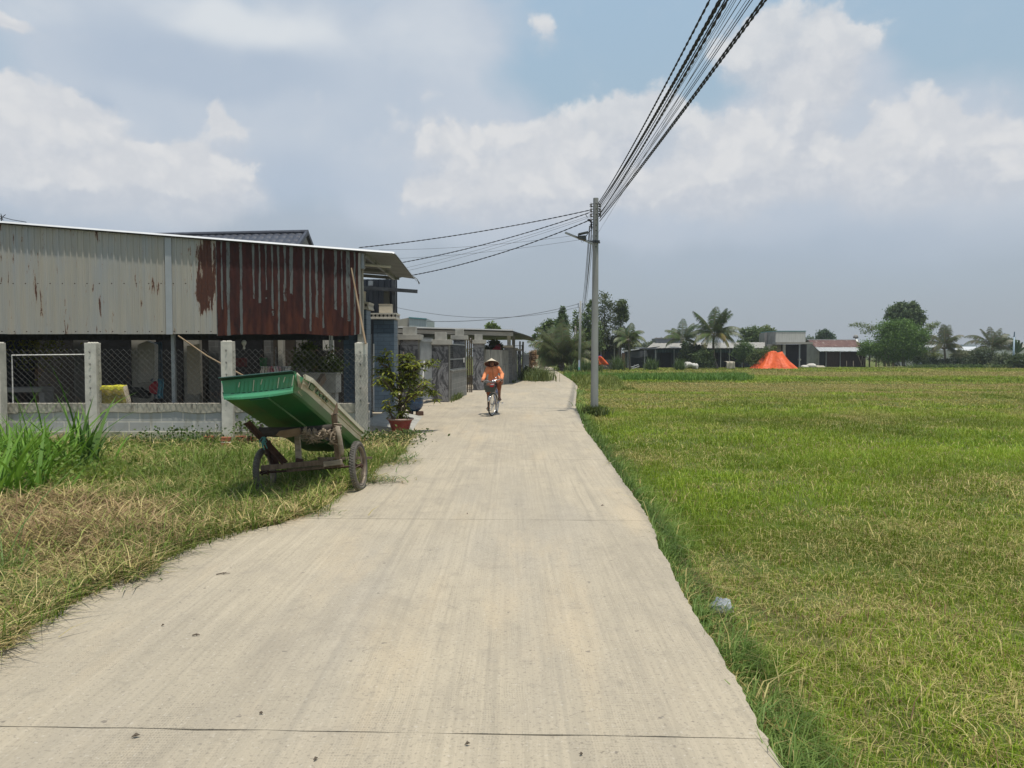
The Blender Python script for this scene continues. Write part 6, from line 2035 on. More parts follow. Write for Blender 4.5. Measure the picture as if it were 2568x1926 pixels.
def limb(m, pts, rs, n=12):
    P_, R_ = [], []
    for i in range(len(pts) - 1):
        for k in range(6):
            s = k / 6
            P_.append(Vector(pts[i]).lerp(Vector(pts[i + 1]), s)); R_.append(rs[i] * (1 - s) + rs[i + 1] * s)
    P_.append(Vector(pts[-1])); R_.append(rs[-1])
    m.tube(P_, R_, n)
    for p, r in zip(pts, rs): m.ell(p, (r, r, r), 12, 8)
    return m


def skinned(m, name, mat, vox=.008, par=None, it=4):
    o = m.build(name, mat, par or ps, smooth=True)
    md = o.modifiers.new('remesh', 'REMESH'); md.mode = 'VOXEL'; md.voxel_size = vox; md.use_smooth_shade = True
    sm = o.modifiers.new('smooth', 'SMOOTH'); sm.factor = .5; sm.iterations = it
    return o


def fingers(m, palm, grip_dir, fs):
    """palm at the wrist; four fingers curl over the grip bar, the thumb goes under it"""
    g = Vector(grip_dir).normalized()
    for k in range(4):
        off = g * (.033 - .022 * k)
        L_ = (.030, .034, .032, .025)[k]
        b = palm + off + Vector((0, -.035, .012))
        m.tube([palm + off * .8 + Vector((0, .0, .008)), b, b + Vector((0, -L_ * .8, -.012)), b + Vector((0, -L_ * .75, -.012 - L_)), b + Vector((0, -L_ * .1, -.022 - L_))], [.011, .0095, .0088, .0082, .0068], 8)
    tb = palm + g * .035 * fs
    m.tube([palm + g * .02 * fs + Vector((0, .004, -.005)), tb + Vector((0, -.02, -.018)), tb + Vector((0, -.045, -.030)), tb + Vector((0, -.06, -.028))], [.013, .011, .0095, .0075], 8)


body = MB()
body.k = HS
body.ell(headc + HS * Vector((0, .012, .022)), (.073, .088, .098), 18, 12)
body.ell(headc + HS * Vector((0, -.022, -.045)), (.054, .060, .055), 16, 10)          # jaw
body.ell(headc + HS * Vector((0, -.066, -.078)), (.024, .02, .018), 10, 8)            # chin
body.ell(headc + HS * Vector((0, -.086, -.014)), (.012, .017, .020), 10, 8)           # nose
body.tube([headc + HS * Vector((0, -.078, .03)), headc + HS * Vector((0, -.092, -.008))], [.008, .012], 8)
for s_ in (-1, 1):
    body.ell(headc + HS * Vector((s_ * .074, .012, -.004)), (.010, .018, .028), 10, 8)     # ears
    body.ell(headc + HS * Vector((s_ * .040, -.060, -.018)), (.022, .018, .02), 10, 8)     # cheeks
    body.ell(headc + HS * Vector((s_ * .030, -.073, .034)), (.022, .012, .008), 10, 6)     # brows
body.ell(headc + HS * Vector((0, -.078, -.046)), (.020, .008, .008), 10, 6)
body.k = 1.0
limb(body, [headc + HS * Vector((0, .02, -.05)), neckb + Vector((0, .02, -.03))], [.048, .055])
chest = J(1236.5, 932, .04); waist = J(1237, 947, .08)
for p, r in ((neckb + Vector((0, .02, -.06)), (.12, .07, .05)), (chest, (.135, .088, .11)), (waist, (.118, .085, .10)), (pelvis + Vector((0, 0, .03)), (.155, .12, .11))):
    body.ell(p, r, 18, 12)
limb(body, [neckb, chest, waist, pelvis], [.06, .10, .095, .11])
for a_, b_, c_, d_ in ((shR, elR, wrR, -1), (shL, elL, wrL, 1)):
    limb(body, [neckb + Vector((0, .02, -.06)), a_], [.055, .05])
    limb(body, [a_, b_, c_], [.046, .036, .024])
limb(body, [wrR, wrR + Vector((0, -.03, -.004))], [.024, .03]); limb(body, [wrL, wrL + Vector((0, -.03, -.004))], [.024, .03])
gd = (GL - GR).normalized()
fingers(body, wrR + Vector((0, -.025, .0)), gd, 1)
fingers(body, wrL + Vector((0, -.025, .0)), gd, -1)
for h_, k_, a_ in ((hipR, knR, anR), (hipL, knL, anL)):
    limb(body, [h_, k_], [.085, .056]); limb(body, [k_, k_.lerp(a_, .35) + Vector((0, .018, 0)), a_], [.052, .05, .031])
    toe = a_ + Vector((.012 if a_ is anL else -.012, -.16, -.055))
    limb(body, [a_, a_ + Vector((0, .03, -.045))], [.034, .032]); limb(body, [a_ + Vector((0, .01, -.035)), a_.lerp(toe, .6) + Vector((0, 0, -.006)), toe], [.036, .034, .024])
    for k in range(5):
        t0_ = toe + Vector((-.028 + .014 * k, .01, .0)); body.tube([t0_, t0_ + Vector((0, -.035 + .004 * abs(k - 1), -.006))], [.010, .0075], 7)
skinned(body, 'body', MAT['skin'], .0065, it=3)
for s_ in (-1, 1):
    MB().ell(headc + HS * Vector((s_ * .030, -.079, .019)), (.013, .006, .0055), 10, 6).build('eye', MAT['eye'], ps, smooth=True)
    MB().tube([headc + HS * Vector((s_ * .016, -.086, .036)), headc + HS * Vector((s_ * .032, -.085, .041)), headc + HS * Vector((s_ * .048, -.074, .035))], .0035, 5).build('eyebrow', MAT['hair'], ps)
MB().tube([headc + HS * Vector((-.023, -.082, -.045)), headc + HS * Vector((-.008, -.089, -.042)), headc + HS * Vector((.008, -.089, -.042)), headc + HS * Vector((.023, -.082, -.045))], [.003, .006, .006, .003], 6).build('mouth', MAT['lip'], ps, smooth=True)
hr = MB()
hr.k = HS
hr.ell(headc + HS * Vector((0, .035, .035)), (.080, .082, .092), 16, 10)
hr.ell(headc + HS * Vector((0, .085, -.03)), (.055, .045, .06), 14, 9)
for s_ in (-1, 1):
    limb(hr, [headc + HS * Vector((s_ * .066, .0, .045)), headc + HS * Vector((s_ * .074, .02, -.01)), headc + HS * Vector((s_ * .066, .05, -.055))], [.018, .016, .014])
skinned(hr, 'hair', MAT['hair'], .009, it=3)
bl = MB()
for p, r in ((neckb + Vector((0, .02, -.065)), (.132, .082, .055)), (chest, (.15, .105, .115)), (waist, (.14, .105, .11)), (waist + Vector((0, .0, -.07)), (.155, .125, .09)), (pelvis + Vector((0, .0, .055)), (.168, .135, .075))):
    bl.ell(p, r, 20, 12)
limb(bl, [neckb + Vector((0, .012, -.03)), chest, waist, pelvis + Vector((0, 0, .05))], [.075, .118, .12, .13])
for a_, b_, c_ in ((shR, elR, wrR), (shL, elL, wrL)):
    limb(bl, [neckb + Vector((0, .02, -.06)), a_], [.066, .062])
    ce = b_.lerp(c_, .86)
    limb(bl, [a_, a_.lerp(b_, .5), b_, b_.lerp(c_, .5), ce], [.060, .053, .050, .046, .043])
bo2 = skinned(bl, 'blouse', MAT['blouse'], .009, it=4)
tx = bpy.data.textures.new('folds', 'CLOUDS'); tx.noise_scale = .055
dm = bo2.modifiers.new('folds', 'DISPLACE'); dm.texture = tx; dm.strength = .022; dm.mid_level = .5
cr_ = MB()
nb_ = neckb + Vector((0, .008, .006))
cr_.lathe([(.066, -.02), (.062, .006), (.056, .022), (.050, .02)], nb_, 20)
cr_.build('collar', MAT['blouse'], ps, smooth=True, solid=.006)
MB().tube([J(1235.5, 923, -.085), J(1236, 930, -.088), J(1236.5, 938, -.075), J(1237, 946, -.062), J(1237, 951, -.075)], .006, 5).build('placket', MAT['zip'], bo2)
tr = MB()
tr.ell(pelvis + Vector((0, 0, .02)), (.168, .135, .115), 18, 12)
for h_, k_, a_ in ((hipR, knR, anR), (hipL, knL, anL)):
    e_ = k_.lerp(a_, .34)
    limb(tr, [h_, h_.lerp(k_, .5), k_, e_], [.10, .083, .068, .062])
to_ = skinned(tr, 'trousers', MAT['trousers'], .009, it=4)
dm = to_.modifiers.new('folds', 'DISPLACE'); dm.texture = tx; dm.strength = .018; dm.mid_level = .5
for a_, sx in ((anR, -.012), (anL, .012)):
    c_ = a_ + Vector((sx * .6, -.075, -.082))
    s_ = MB().prism([c_ + Vector((x_, y_, 0 + (.012 if y_ > 0 else 0))) for x_, y_ in ((-.034, .10), (.034, .10), (.042, 0), (.046, -.10), (.022, -.14), (-.022, -.14), (-.046, -.10), (-.042, 0))], (0, 0, .016)).build('sandal', MAT['sandal'], ps, bevel=.004)
    MB().tube([c_ + Vector((-.044, -.05, .01)), c_ + Vector((-.02, -.065, .056)), c_ + Vector((.02, -.065, .056)), c_ + Vector((.044, -.05, .01))], .010, 6).build('strap', MAT['sandal'], s_)
apex = J(1232.5, 898.4, .085)
Ml = Euler((R(-26), R(-2), 0)).to_matrix()
hat = MB().lathe([(.004, .0), (.03, -.022), (.07, -.055), (.12, -.096), (.165, -.135), (.196, -.163)], apex, 40, Ml)
for k in range(14):
    r_ = .02 + k * .0128
    hat.lathe([(r_ + .0022 * math.cos(q), -(r_ * .83) - .001 + .0022 * math.sin(q)) for q in np.linspace(0, 2 * PI, 5)], apex, 36, Ml)
ho = hat.build('hat', MAT['hat'], ps, smooth=True)
MB().lathe([(.002, -.006), (.03, -.028), (.07, -.061), (.12, -.102), (.165, -.141), (.1935, -.167)], apex, 40, Ml).build('hat_lining', MAT['hat_in'], ho, smooth=True)
MB().lathe([(.196 + .0045 * math.cos(q), -.165 + .0045 * math.sin(q)) for q in np.linspace(0, 2 * PI, 7)], apex, 40, Ml).build('hat_rim', MAT['hat'], ho, smooth=True)
MB().tube([headc + HS * Vector((-.082, -.01, .03)), headc + HS * Vector((-.070, -.03, -.05)), headc + HS * Vector((-.03, -.055, -.098)), headc + HS * Vector((0, -.06, -.106)), headc + HS * Vector((.03, -.055, -.098)), headc + HS * Vector((.070, -.03, -.05)), headc + HS * Vector((.082, -.01, .03))], .006, 6).build('chin_strap', MAT['sandal'], ho)
P1Y = 21.7
p1 = thing('utility_pole', 'tall grey concrete utility pole at the field edge carrying the cable bundle', 'utility pole', (X(1491, P1Y), P1Y, -.15))
px_b, px_t = X(1491, P1Y), X(1492.5, P1Y)
zt1 = Z(497, P1Y)
g = []
for k in range(24):
    s = k / 23
    z = -.3 + (zt1 + .3) * s
    r = .112 - .038 * s
    c_ = Vector((px_b + (px_t - px_b) * s, P1Y, z))
    g.append([c_ + Vector((r * math.cos(2 * PI * j / 20), r * math.sin(2 * PI * j / 20), 0)) for j in range(21)])
sh = MB().sheet(g); sh.add([g[-1][j] for j in range(20)], [tuple(range(20))])
sh.build('shaft', MAT['pole_concrete'], p1, smooth=False)
hl = MB()
for k in range(9):
    z = Z(512 + k * 13.5, P1Y)
    hl.lathe([(0, 0), (.016, 0)], (px_t, P1Y - .088, z), 10, Matrix.Rotation(R(90), 3, 'X'))
hl.build('bolt_hole', MAT['brick_hole'], p1)


def rack(px, zlist, name='insulator_rack'):
    r_ = MB()
    x = X(px, P1Y)
    sg = -1 if px < 1491 else 1
    r_.bar((x, P1Y, zlist[0] + .06), (x, P1Y, zlist[-1] - .06), .018)
    for z in zlist:
        r_.bar((px_t + sg * .05, P1Y, z + .03), (x, P1Y, z + .03), .02)
        r_.bar((px_t + sg * .05, P1Y, z - .05), (x, P1Y, z - .05), .02)
    o = r_.build(name, MAT['steel_dark'], p1)
    for z in zlist:
        MB().lathe([(.0, .035), (.036, .035), (.04, .02), (.024, .006), (.024, -.006), (.04, -.02), (.036, -.035), (0, -.035)], (x, P1Y, z - .01), 12).build('insulator', MAT['porcelain'], o, smooth=True)


rack(1480.5, [Z(q, P1Y) for q in (514, 527, 539, 553, 565)])
rack(1503, [Z(q, P1Y) for q in (514, 526, 538)])
MB().box((px_t, P1Y, Z(606, P1Y)), (.21, .21, .05)).build('clamp', MAT['steel_dark'], p1)
MB().bar(at(1467, 603, 21.6), at(1505, 609, 21.6), .03, .035).build('clamp_bar', MAT['steel_dark'], p1)
MB().bar(at(1418, 583.5, 20.6), at(1486, 611, 21.6), .04, .045).build('lamp_arm', MAT['steel'], p1)
lp = MB().prism([at(1449, 591, 20.9), at(1466, 590, 20.9), at(1470, 590, 20.9), at(1471, 602, 20.9), at(1464, 601, 20.9), at(1452, 598, 20.9)], (0, .22, 0)).build('street_lamp', MAT['lamp_panel'], p1, bevel=.012)
MB().bar(at(1450, 588, 20.95), at(1474, 582.5, 20.95), .24, .035).build('lamp_cover', MAT['lamp_panel'], lp)
MB().tube([at(1457, 600, 20.9), at(1458, 607, 20.85), at(1462, 607.5, 20.85), at(1463.5, 602, 20.9)], .006, 5).build('loose_wire', MAT['cable_grey'], lp)
MB().tube([at(1470, 592, 21), at(1478, 580, 21.3), at(1484, 577, 21.6)], .012, 5).build('lamp_lead', MAT['cable'], lp)
MB().bar(at(1468, 536, 21.4), at(1473, 546, 21.5), .012).build('wire_stub', MAT['steel_dark'], p1)
MB().ell(at(1477, 552, 21.5), (.05, .05, .035), 10, 6).build('splice', MAT['cable'], p1)
MB().tube([at(1474, 551, 21.5), at(1480, 553, 21.5), at(1483, 559, 21.5), at(1484, 575, 21.55)], .022, 6).build('splice_lead', MAT['cable'], p1)

P2Y = 67.0
p2 = thing('utility_pole', 'distant grey concrete utility pole with a pale notice in front of the dark trees', 'utility pole', (X(1453, P2Y), P2Y, -.15))
MB().tube([(X(1453, P2Y), P2Y, -.3), (X(1455.5, P2Y), P2Y, Z(755, P2Y))], [.135, .085], 12, ).build('shaft', MAT['pole_concrete'], p2, smooth=True)
r_ = MB()
r_.bar((X(1460.5, P2Y), P2Y, Z(760, P2Y)), (X(1460.5, P2Y), P2Y, Z(785, P2Y)), .05)
r_.bar((X(1449.5, P2Y), P2Y, Z(760, P2Y)), (X(1449.5, P2Y), P2Y, Z(772, P2Y)), .05)
r_.build('insulator_rack', MAT['steel_dark'], p2)
MB().bar((X(1446, P2Y), P2Y - .1, Z(836, P2Y)), (X(1454, P2Y), P2Y - .1, Z(831, P2Y)), .05).build('lamp_arm', MAT['steel'], p2)
nt_ = MB().box((X(1452, P2Y), P2Y - .15, Z(912, P2Y)), (.14, .03, .62)).build('notice', MAT['sign_pale'], p2)
MB().box((X(1452, P2Y), P2Y - .15, Z(924, P2Y)), (.142, .032, .22)).build('notice_foot', MAT['sign_teal'], nt_)
p3 = thing('utility_pole', 'slim weathered pole standing behind the distant concrete pole', 'utility pole', (X(1441, 80), 80, -.15))
MB().tube([(X(1441.5, 80), 80, -.3), (X(1443, 80), 80, Z(818, 80))], [.12, .07], 10).build('shaft', MAT['concrete'], p3, smooth=True)
MB().bar((X(1441, 80), 79.9, Z(823, 80)), (X(1448, 80), 79.9, Z(830, 80)), .05).build('bracket', MAT['wood'], p3)


def cable_pts(a, b, sag, n):
    return [a.lerp(b, k / n) + Vector((0, 0, -4 * sag * (k / n) * (1 - k / n))) for k in range(n + 1)]


def twisted(a, b, sag, r, pitch, n, off=0.0):
    base_ = cable_pts(a, b, sag, n)
    m = MB()
    L = (b - a).length
    d_ = (b - a).normalized(); s_ = d_.cross(Vector((0, 0, 1))).normalized(); u_ = s_.cross(d_)
    for ph in (0, PI):
        pts = []
        for k, p in enumerate(base_):
            q = off + ph + 2 * PI * (L * k / n) / pitch
            pts.append(p + (s_ * math.cos(q) + u_ * math.sin(q)) * r)
        m.tube(pts, r * .98, 5, cap=True)
    return m


P0Y = -23.0
ROOT = lambda px, py: at(px, py, P1Y)


def over(name, label, pole_px, top_px, rr, tw=None, mat='cable', sag_shift=0.0):
    """one span: starts at pole_px on the pole, leaves the frame at top_px (x on the picture's top edge)"""
    a = ROOT(*pole_px)
    c_ = at(top_px, 0, 7.4 + sag_shift)
    zb = a.z - .1 + sag_shift * .1
    u = (P1Y - c_.y) / (P1Y - P0Y)
    bx_ = a.x + (c_.x - a.x) / u
    b = Vector((bx_, P0Y, zb))
    lin = a.z + (b.z - a.z) * u
    sag = (lin - c_.z) / (4 * u * (1 - u))
    if tw:
        m = twisted(a, b, sag, rr, tw, 560, random.uniform(0, 6))
    else:
        m = MB().tube(cable_pts(a, b, sag, 70), rr, 5)
    tag(m.build(name, MAT[mat]), label, 'cable', 'cables of the overhead bundle')


over('overhead_cable', 'leftmost twisted black cable of the overhead bundle, set apart from the rest', (1499, 512), 1780, .0072, .34)
over('overhead_cable', 'thick twisted black cable at the left of the dense overhead strands', (1502, 513), 1804, .0080, .32)
over('overhead_cable', 'twisted black cable pressed against the dense overhead strands', (1503, 518), 1809, .0080, .3, sag_shift=.2)
over('overhead_cable', 'smooth black cable running right beside the dense twisted strands', (1503, 524), 1818, .007)
over('overhead_cable', 'heavy twisted black cable at the right of the dense strands', (1503, 539), 1825, .0088, .42, sag_shift=-.3)
over('overhead_cable', 'very thin dark wire just right of the heavy twisted cable', (1504, 526), 1835, .003, mat='cable_grey')
over('overhead_cable', 'very thin grey wire in the middle gap of the overhead bundle', (1504, 530), 1841, .003, mat='cable_grey', sag_shift=.3)
over('overhead_cable', 'pale thin wire that droops below the overhead bundle to the lower pole', (1500, 584), 1846, .003, mat='cable_grey', sag_shift=-.4)
over('overhead_cable', 'thin kinked black wire right of the middle gap of the bundle', (1504, 534), 1858, .0045)
over('overhead_cable', 'thin black wire left of a close pair of wires overhead', (1505, 538), 1872, .003, sag_shift=.2)
over('overhead_cable', 'upper wire of the close pair of thin smooth wires overhead', (1505, 541), 1880, .0048)
over('overhead_cable', 'lower wire of the close pair of thin smooth wires overhead', (1505, 545), 1887, .0048, sag_shift=.1)
over('overhead_cable', 'inner twisted cable of the far right overhead pair', (1504, 548), 1913, .0076, .30)
over('overhead_cable', 'outermost right twisted cable of the overhead bundle', (1504, 555), 1921, .0076, .30, sag_shift=.15)


def service(name, label, a, b, sag, rr, tw=None, mat='cable', grp='service wires to the houses on the left'):
    m = twisted(a, b, sag, rr, tw, 240) if tw else MB().tube(cable_pts(a, b, sag, 40), rr, 5)
    tag(m.build(name, MAT[mat]), label, 'wire', grp)


A1 = lambda py: at(1479, py, P1Y - .02)
service('service_wire', 'topmost twisted wire from the near pole to the shed roof edge', A1(527), at(900, 621, 22), .10, .008, .3)
service('service_wire', 'second twisted wire from the near pole, passing behind the awning', A1(533), at(925, 672, 24.2), .16, .008, .3)
service('service_wire', 'thin grey wire under the second twisted wire from the near pole', A1(541), at(960, 684, 24.2), .10, .004, None, 'cable_grey')
service('service_wire', 'thin grey wire crossing above the lowest twisted wire', A1(545), at(950, 694, 24.2), .12, .004, None, 'cable_grey')
service('service_wire', 'lowest twisted wire from the near pole, sagging behind the awning tip', at(1476, 553, P1Y - .1), at(960, 702, 24.2), .22, .0085, .3)
service('service_wire', 'flat thin wire leaving the lamp arm toward the houses', at(1436, 591, 20.9), at(950, 626, 24.2), .10, .004, None, 'cable_grey')
service('service_wire', 'lowest thin wire leaving the lamp box toward the houses', at(1456, 601, 20.95), at(940, 650, 24.2), .10, .004, None, 'cable_grey')
service('service_wire', 'long sagging wire from the distant pole to the pale parapet house', at(1451, 762, P2Y), at(1071, 806, 58.1), .45, .022, None, 'cable_grey', 'wires from the distant pole to the left')
service('service_wire', 'upper sagging wire from the distant pole passing above the parapet house', at(1451, 770, P2Y), at(900, 748, 56), 1.15, .016, None, 'cable_grey', 'wires from the distant pole to the left')
for i, (pa, pb, sg) in enumerate((((1478, 567), (1459, 764), .55), ((1480, 568), (1461, 768), .7), ((1484, 570), (1461, 775), .8), ((1485, 590), (1462, 780), .5), ((1487, 600), (1463, 785), .62))):
    a, b = at(*pa, P1Y), at(*pb, P2Y)
    tag(MB().tube(cable_pts(a, b, sg, 40), (.011, .011, .014, .008, .008)[i], 5).build('span_cable', MAT['cable' if i < 3 else 'cable_grey']), ('leftmost black cable from the near pole down to the distant pole', 'second black cable of the span to the distant pole', 'thickest black cable of the span to the distant pole', 'thin grey cable of the span nearest the near pole shaft', 'lowest grey cable of the span to the distant pole')[i], 'cable', 'cables between the near and the distant pole')
for i, (pa, pb) in enumerate((((1453, 770), (1443, 822)), ((1453, 778), (1443, 826)))):
    tag(MB().tube(cable_pts(at(*pa, P2Y), at(*pb, 80), .25, 20), .014, 4).build('far_span_cable', MAT['cable_grey']), ('upper cable from the distant pole to the slim pole behind', 'lower cable from the distant pole to the slim pole behind')[i], 'cable')
def blob_leaves(blobs_px, Y, n, size, cols, depth=1.0, clump=.16, seed=0, nclump=26, hollow=.45, asp=.55, droop=.25, fup=.6):
    """blobs: (px, py, rx_px, ry_px, weight). leaves gather in small clumps near each blob's skin"""
    r = np.random.default_rng(seed + 101)
    k = Y / F
    P, T = [], []
    wt = np.array([b[2] * b[3] * (b[4] if len(b) > 4 else 1) for b in blobs_px], float); wt /= wt.sum()
    for b, w_ in zip(blobs_px, wt):
        c_ = np.array(at(b[0], b[1], Y))
        rx, rz = b[2] * k, b[3] * k
        ry = min(rx, rz) * 1.05 * depth
        m = max(4, int(n * w_))
        nc = max(3, int(nclump * (w_ * len(blobs_px)) ** .5))
        u = r.normal(size=(nc, 3)); u /= np.linalg.norm(u, axis=1, keepdims=True)
        rad = hollow + (1.04 - hollow) * r.random((nc, 1)) ** .5
        cc = c_ + u * rad * np.array([rx, ry, rz])
        tone = r.random(nc)
        i = r.integers(0, nc, m)
        cl = clump * (rx + rz) * .5 * (1 + .8 * r.random((m, 1)))
        off = r.normal(size=(m, 3)) * cl * np.array([1.1, 1.0, .75])
        P.append(cc[i] + off); T.append(tone[i])
    P = np.concatenate(P); T = np.concatenate(T)
    t_ = np.clip(.65 * T + .35 * r.random(len(T)), 0, 1)
    C = lerp3(cols[0], cols[1], t_) * 1.65
    ok = P[:, 2] > -.1
    P, C = P[ok], C[ok]
    return leaf_arrays(P, size * r.uniform(.6, 1.35, len(P)), C, asp, droop, fup)


def limbs(root, base_px, tops_px, Y, r0, mat='bark', name='trunk'):
    m = MB()
    b = at(*base_px, Y); b.z = -.2
    for i, tp in enumerate(tops_px):
        pts = [b] + [at(p[0], p[1], Y + (p[2] if len(p) > 2 else 0)) for p in tp]
        m.tube(pts, [r0 * (1 if i == 0 else .6) * (1 - .82 * k / (len(pts) - 1)) for k in range(len(pts))], 8)
    return m.build(name, MAT[mat], root, smooth=True)


DK = ((.03, .056, .02), (.115, .155, .045))
MD = ((.045, .08, .02), (.15, .19, .05))
LT = ((.055, .085, .02), (.15, .18, .05))


def tree(name, label, Y, base, tops, blobs_, n, size, cols, r0=.16, seed=0, cat='tree', group=None, **kw):
    b = at(*base, Y)
    o = thing(name, label, cat, (b.x, Y, -.15), group)
    if tops: limbs(o, base, tops, Y, r0)
    V, fa, fb_, C = blob_leaves(blobs_, Y, n, size, cols, seed=seed, **kw)
    np_mesh('crown', V, [fa, fb_], C, MAT['leaf'], o)
    return o


def frond(m, base, az_, el0, L, droop, leaf_len, col, nl=60, side_wind=0.0, rr=.02):
    """one palm frond: arched rachis with paired hanging leaflets"""
    pts = []
    p = Vector(base); el_ = el0
    K_ = 16
    for k in range(K_ + 1):
        pts.append(p.copy())
        d_ = Vector((math.cos(az_) * math.cos(el_), math.sin(az_) * math.cos(el_), math.sin(el_)))
        p = p + d_ * (L / K_)
        el_ -= droop / K_ * (.5 + 1.2 * k / K_)
    V, T, C = m
    up = Vector((0, 0, 1))
    for k in range(nl):
        s = .12 + .88 * k / (nl - 1)
        x_ = s * K_; i = min(K_ - 1, int(x_)); f_ = x_ - i
        c_ = pts[i].lerp(pts[i + 1], f_)
        t_ = (pts[i + 1] - pts[i]).normalized()
        sd = t_.cross(up)
        if sd.length < .05: sd = Vector((1, 0, 0))
        sd.normalize()
        ll = leaf_len * (math.sin(PI * (.12 + .80 * s)) ** .8) * random.uniform(.85, 1.15)
        for sg in (-1, 1):
            d_ = (sd * sg * .75 + t_ * .55 + Vector((side_wind, 0, -.45 - .35 * random.random()))).normalized()
            w_ = t_ * .013 * ll / .5 + Vector((0, 0, .006))
            q = c_ + d_ * ll * .55 + Vector((0, 0, .05 * ll)); e_ = c_ + d_ * ll + Vector((0, 0, -.18 * ll))
            i0 = len(V)
            V += [c_ - w_ * .6, c_ + w_ * .6, q + w_ * 1.2, q - w_ * 1.2, e_]
            T += [(i0, i0 + 1, i0 + 2), (i0, i0 + 2, i0 + 3), (i0 + 3, i0 + 2, i0 + 4)]
            cc = [c_q * random.uniform(.75, 1.25) for c_q in col]
            C += [cc] * 5
    for k in range(K_):
        r1 = rr * (1 - k / K_ * .8); r2 = rr * (1 - (k + 1) / K_ * .8)
        t_ = (pts[k + 1] - pts[k]).normalized(); sd = t_.cross(up)
        if sd.length < .05: sd = Vector((1, 0, 0))
        sd.normalize(); u_ = sd.cross(t_)
        i0 = len(V)
        V += [pts[k] + sd * r1, pts[k] - sd * r1, pts[k + 1] - sd * r2, pts[k + 1] + sd * r2, pts[k] + u_ * r1, pts[k + 1] + u_ * r2]
        T += [(i0, i0 + 1, i0 + 2), (i0, i0 + 2, i0 + 3), (i0 + 1, i0 + 4, i0 + 5), (i0 + 1, i0 + 5, i0 + 2), (i0 + 4, i0, i0 + 3), (i0 + 4, i0 + 3, i0 + 5)]
        C += [(.16, .15, .06)] * 6


def palm(label, Y, base_px, crown_px, r0, fr, leaf_len, lean_mid=None, cols=((.04, .068, .024), (.125, .16, .045)), grp='coconut palms among the far houses', tilt=0.0):
    b = at(*base_px, Y); b.z = -.2
    c_ = at(*crown_px, Y)
    o = thing('coconut_palm', label, 'palm tree', (b.x, Y, -.15), grp)
    pts = [b, b.lerp(c_, .35) + Vector((tilt, 0, 0)), b.lerp(c_, .7) + Vector((tilt * .8, 0, 0)), c_]
    P_ = []
    for i in range(3):
        for k in range(5): P_.append(pts[i].lerp(pts[i + 1], k / 5))
    P_.append(c_)
    MB().tube(P_, [r0 * (1.5 - .7 * min(1, k / 3)) * (1 + .08 * (k % 2)) * (1 - .25 * k / len(P_)) for k in range(len(P_))], 10).build('trunk', MAT['palm_bark'], o, smooth=True)
    m = ([], [], [])
    for (az_, el0, L, dr, tone) in fr:
        cc = [a + (b_ - a) * tone for a, b_ in zip(*cols)]
        if tone > 1: cc = (.20, .19, .06)
        L *= .88
        frond(m, c_ + Vector((random.uniform(-.1, .1), random.uniform(-.1, .1), 0)), az_, el0, L, dr, leaf_len, cc, rr=.045)
    V = np.array([tuple(v) for v in m[0]]); C = np.array([tuple(q) for q in m[2]])
    np_mesh('crown', V, [np.array(m[1])], C, MAT['palm'], o)
    nb = MB()
    for k in range(7):
        q = 2 * PI * k / 7
        nb.ell(c_ + Vector((.22 * math.cos(q), .22 * math.sin(q), -.25)), (.13, .13, .16), 8, 6)
    nb.build('leaf_bases', MAT['palm_bark'], o, smooth=True)
    return o


random.seed(5)
rr_ = random.uniform
palm('tallest coconut palm, standing before the long grey-roofed house', 92, (1797, 925), (1790, 838), .2,
     [(R(60), R(85), 4.0, .5, .3), (R(20), R(78), 4.0, .65, .35), (R(-20), R(74), 3.9, .75, .2), (R(80), R(82), 3.9, .6, .3), (R(-50), R(80), 4.0, .8, .25), (R(0), R(68), 3.8, .8, .3), (R(150), R(62), 4.0, .55, .3), (R(185), R(60), 4.2, .5, .35),
      (R(170), R(32), 3.4, 1.3, .5), (R(200), R(15), 3.6, 1.5, .6), (R(175), R(8), 3.4, 1.6, 1.2), (R(0), R(40), 4.0, 1.3, .4), (R(-10), R(26), 4.2, 1.5, .45), (R(10), R(12), 4.0, 1.6, .9), (R(-60), R(20), 3.0, 1.9, 1.3), (R(-120), R(10), 3.0, 1.8, .8),
      (R(-80), R(-20), 3.0, 1.4, .6), (R(-30), R(-5), 3.2, 1.7, 1.3), (R(220), R(-5), 3.3, 1.6, 1.2), (R(-90), R(48), 3.4, 1.2, .3), (R(40), R(30), 3.6, 1.4, .35), (R(120), R(45), 3.6, 1.1, .3)], .95, tilt=-.2)
palm('smaller coconut palm left of the tallest one, behind a dark shrub', 97, (1716, 925), (1712, 852), .16,
     [(R(70), R(85), 3.3, .6, .3), (R(30), R(72), 3.2, .9, .3), (R(-20), R(70), 3.2, 1.0, .25), (R(160), R(55), 3.0, 1.1, .35), (R(190), R(38), 3.2, 1.5, .45), (R(175), R(15), 3.0, 1.7, .6), (R(0), R(40), 3.0, 1.4, .35), (R(10), R(15), 2.8, 1.7, .5), (R(-60), R(50), 3.0, 1.3, .3), (R(-100), R(20), 2.6, 1.6, .5), (R(120), R(60), 3.0, 1.0, .3)], .8)
palm('dusty coconut palm right of the bamboo clump', 100, (2372, 915), (2368, 868), .18,
     [(R(80), R(86), 3.4, .4, .45), (R(40), R(78), 3.6, .6, .5), (R(150), R(66), 3.4, 1.5, .5), (R(170), R(42), 3.0, 1.5, .7), (R(200), R(20), 2.8, 1.6, .8), (R(0), R(60), 3.4, 1.3, .6), (R(-10), R(28), 2.8, 1.5, .7), (R(10), R(5), 2.4, 1.4, .8), (R(-80), R(55), 3.0, 1.3, .5), (R(185), R(5), 2.4, 1.2, .9), (R(-60), R(30), 2.6, 1.6, .7), (R(60), R(88), 3.2, .3, .4)], .85, cols=((.05, .065, .03), (.13, .14, .07)))
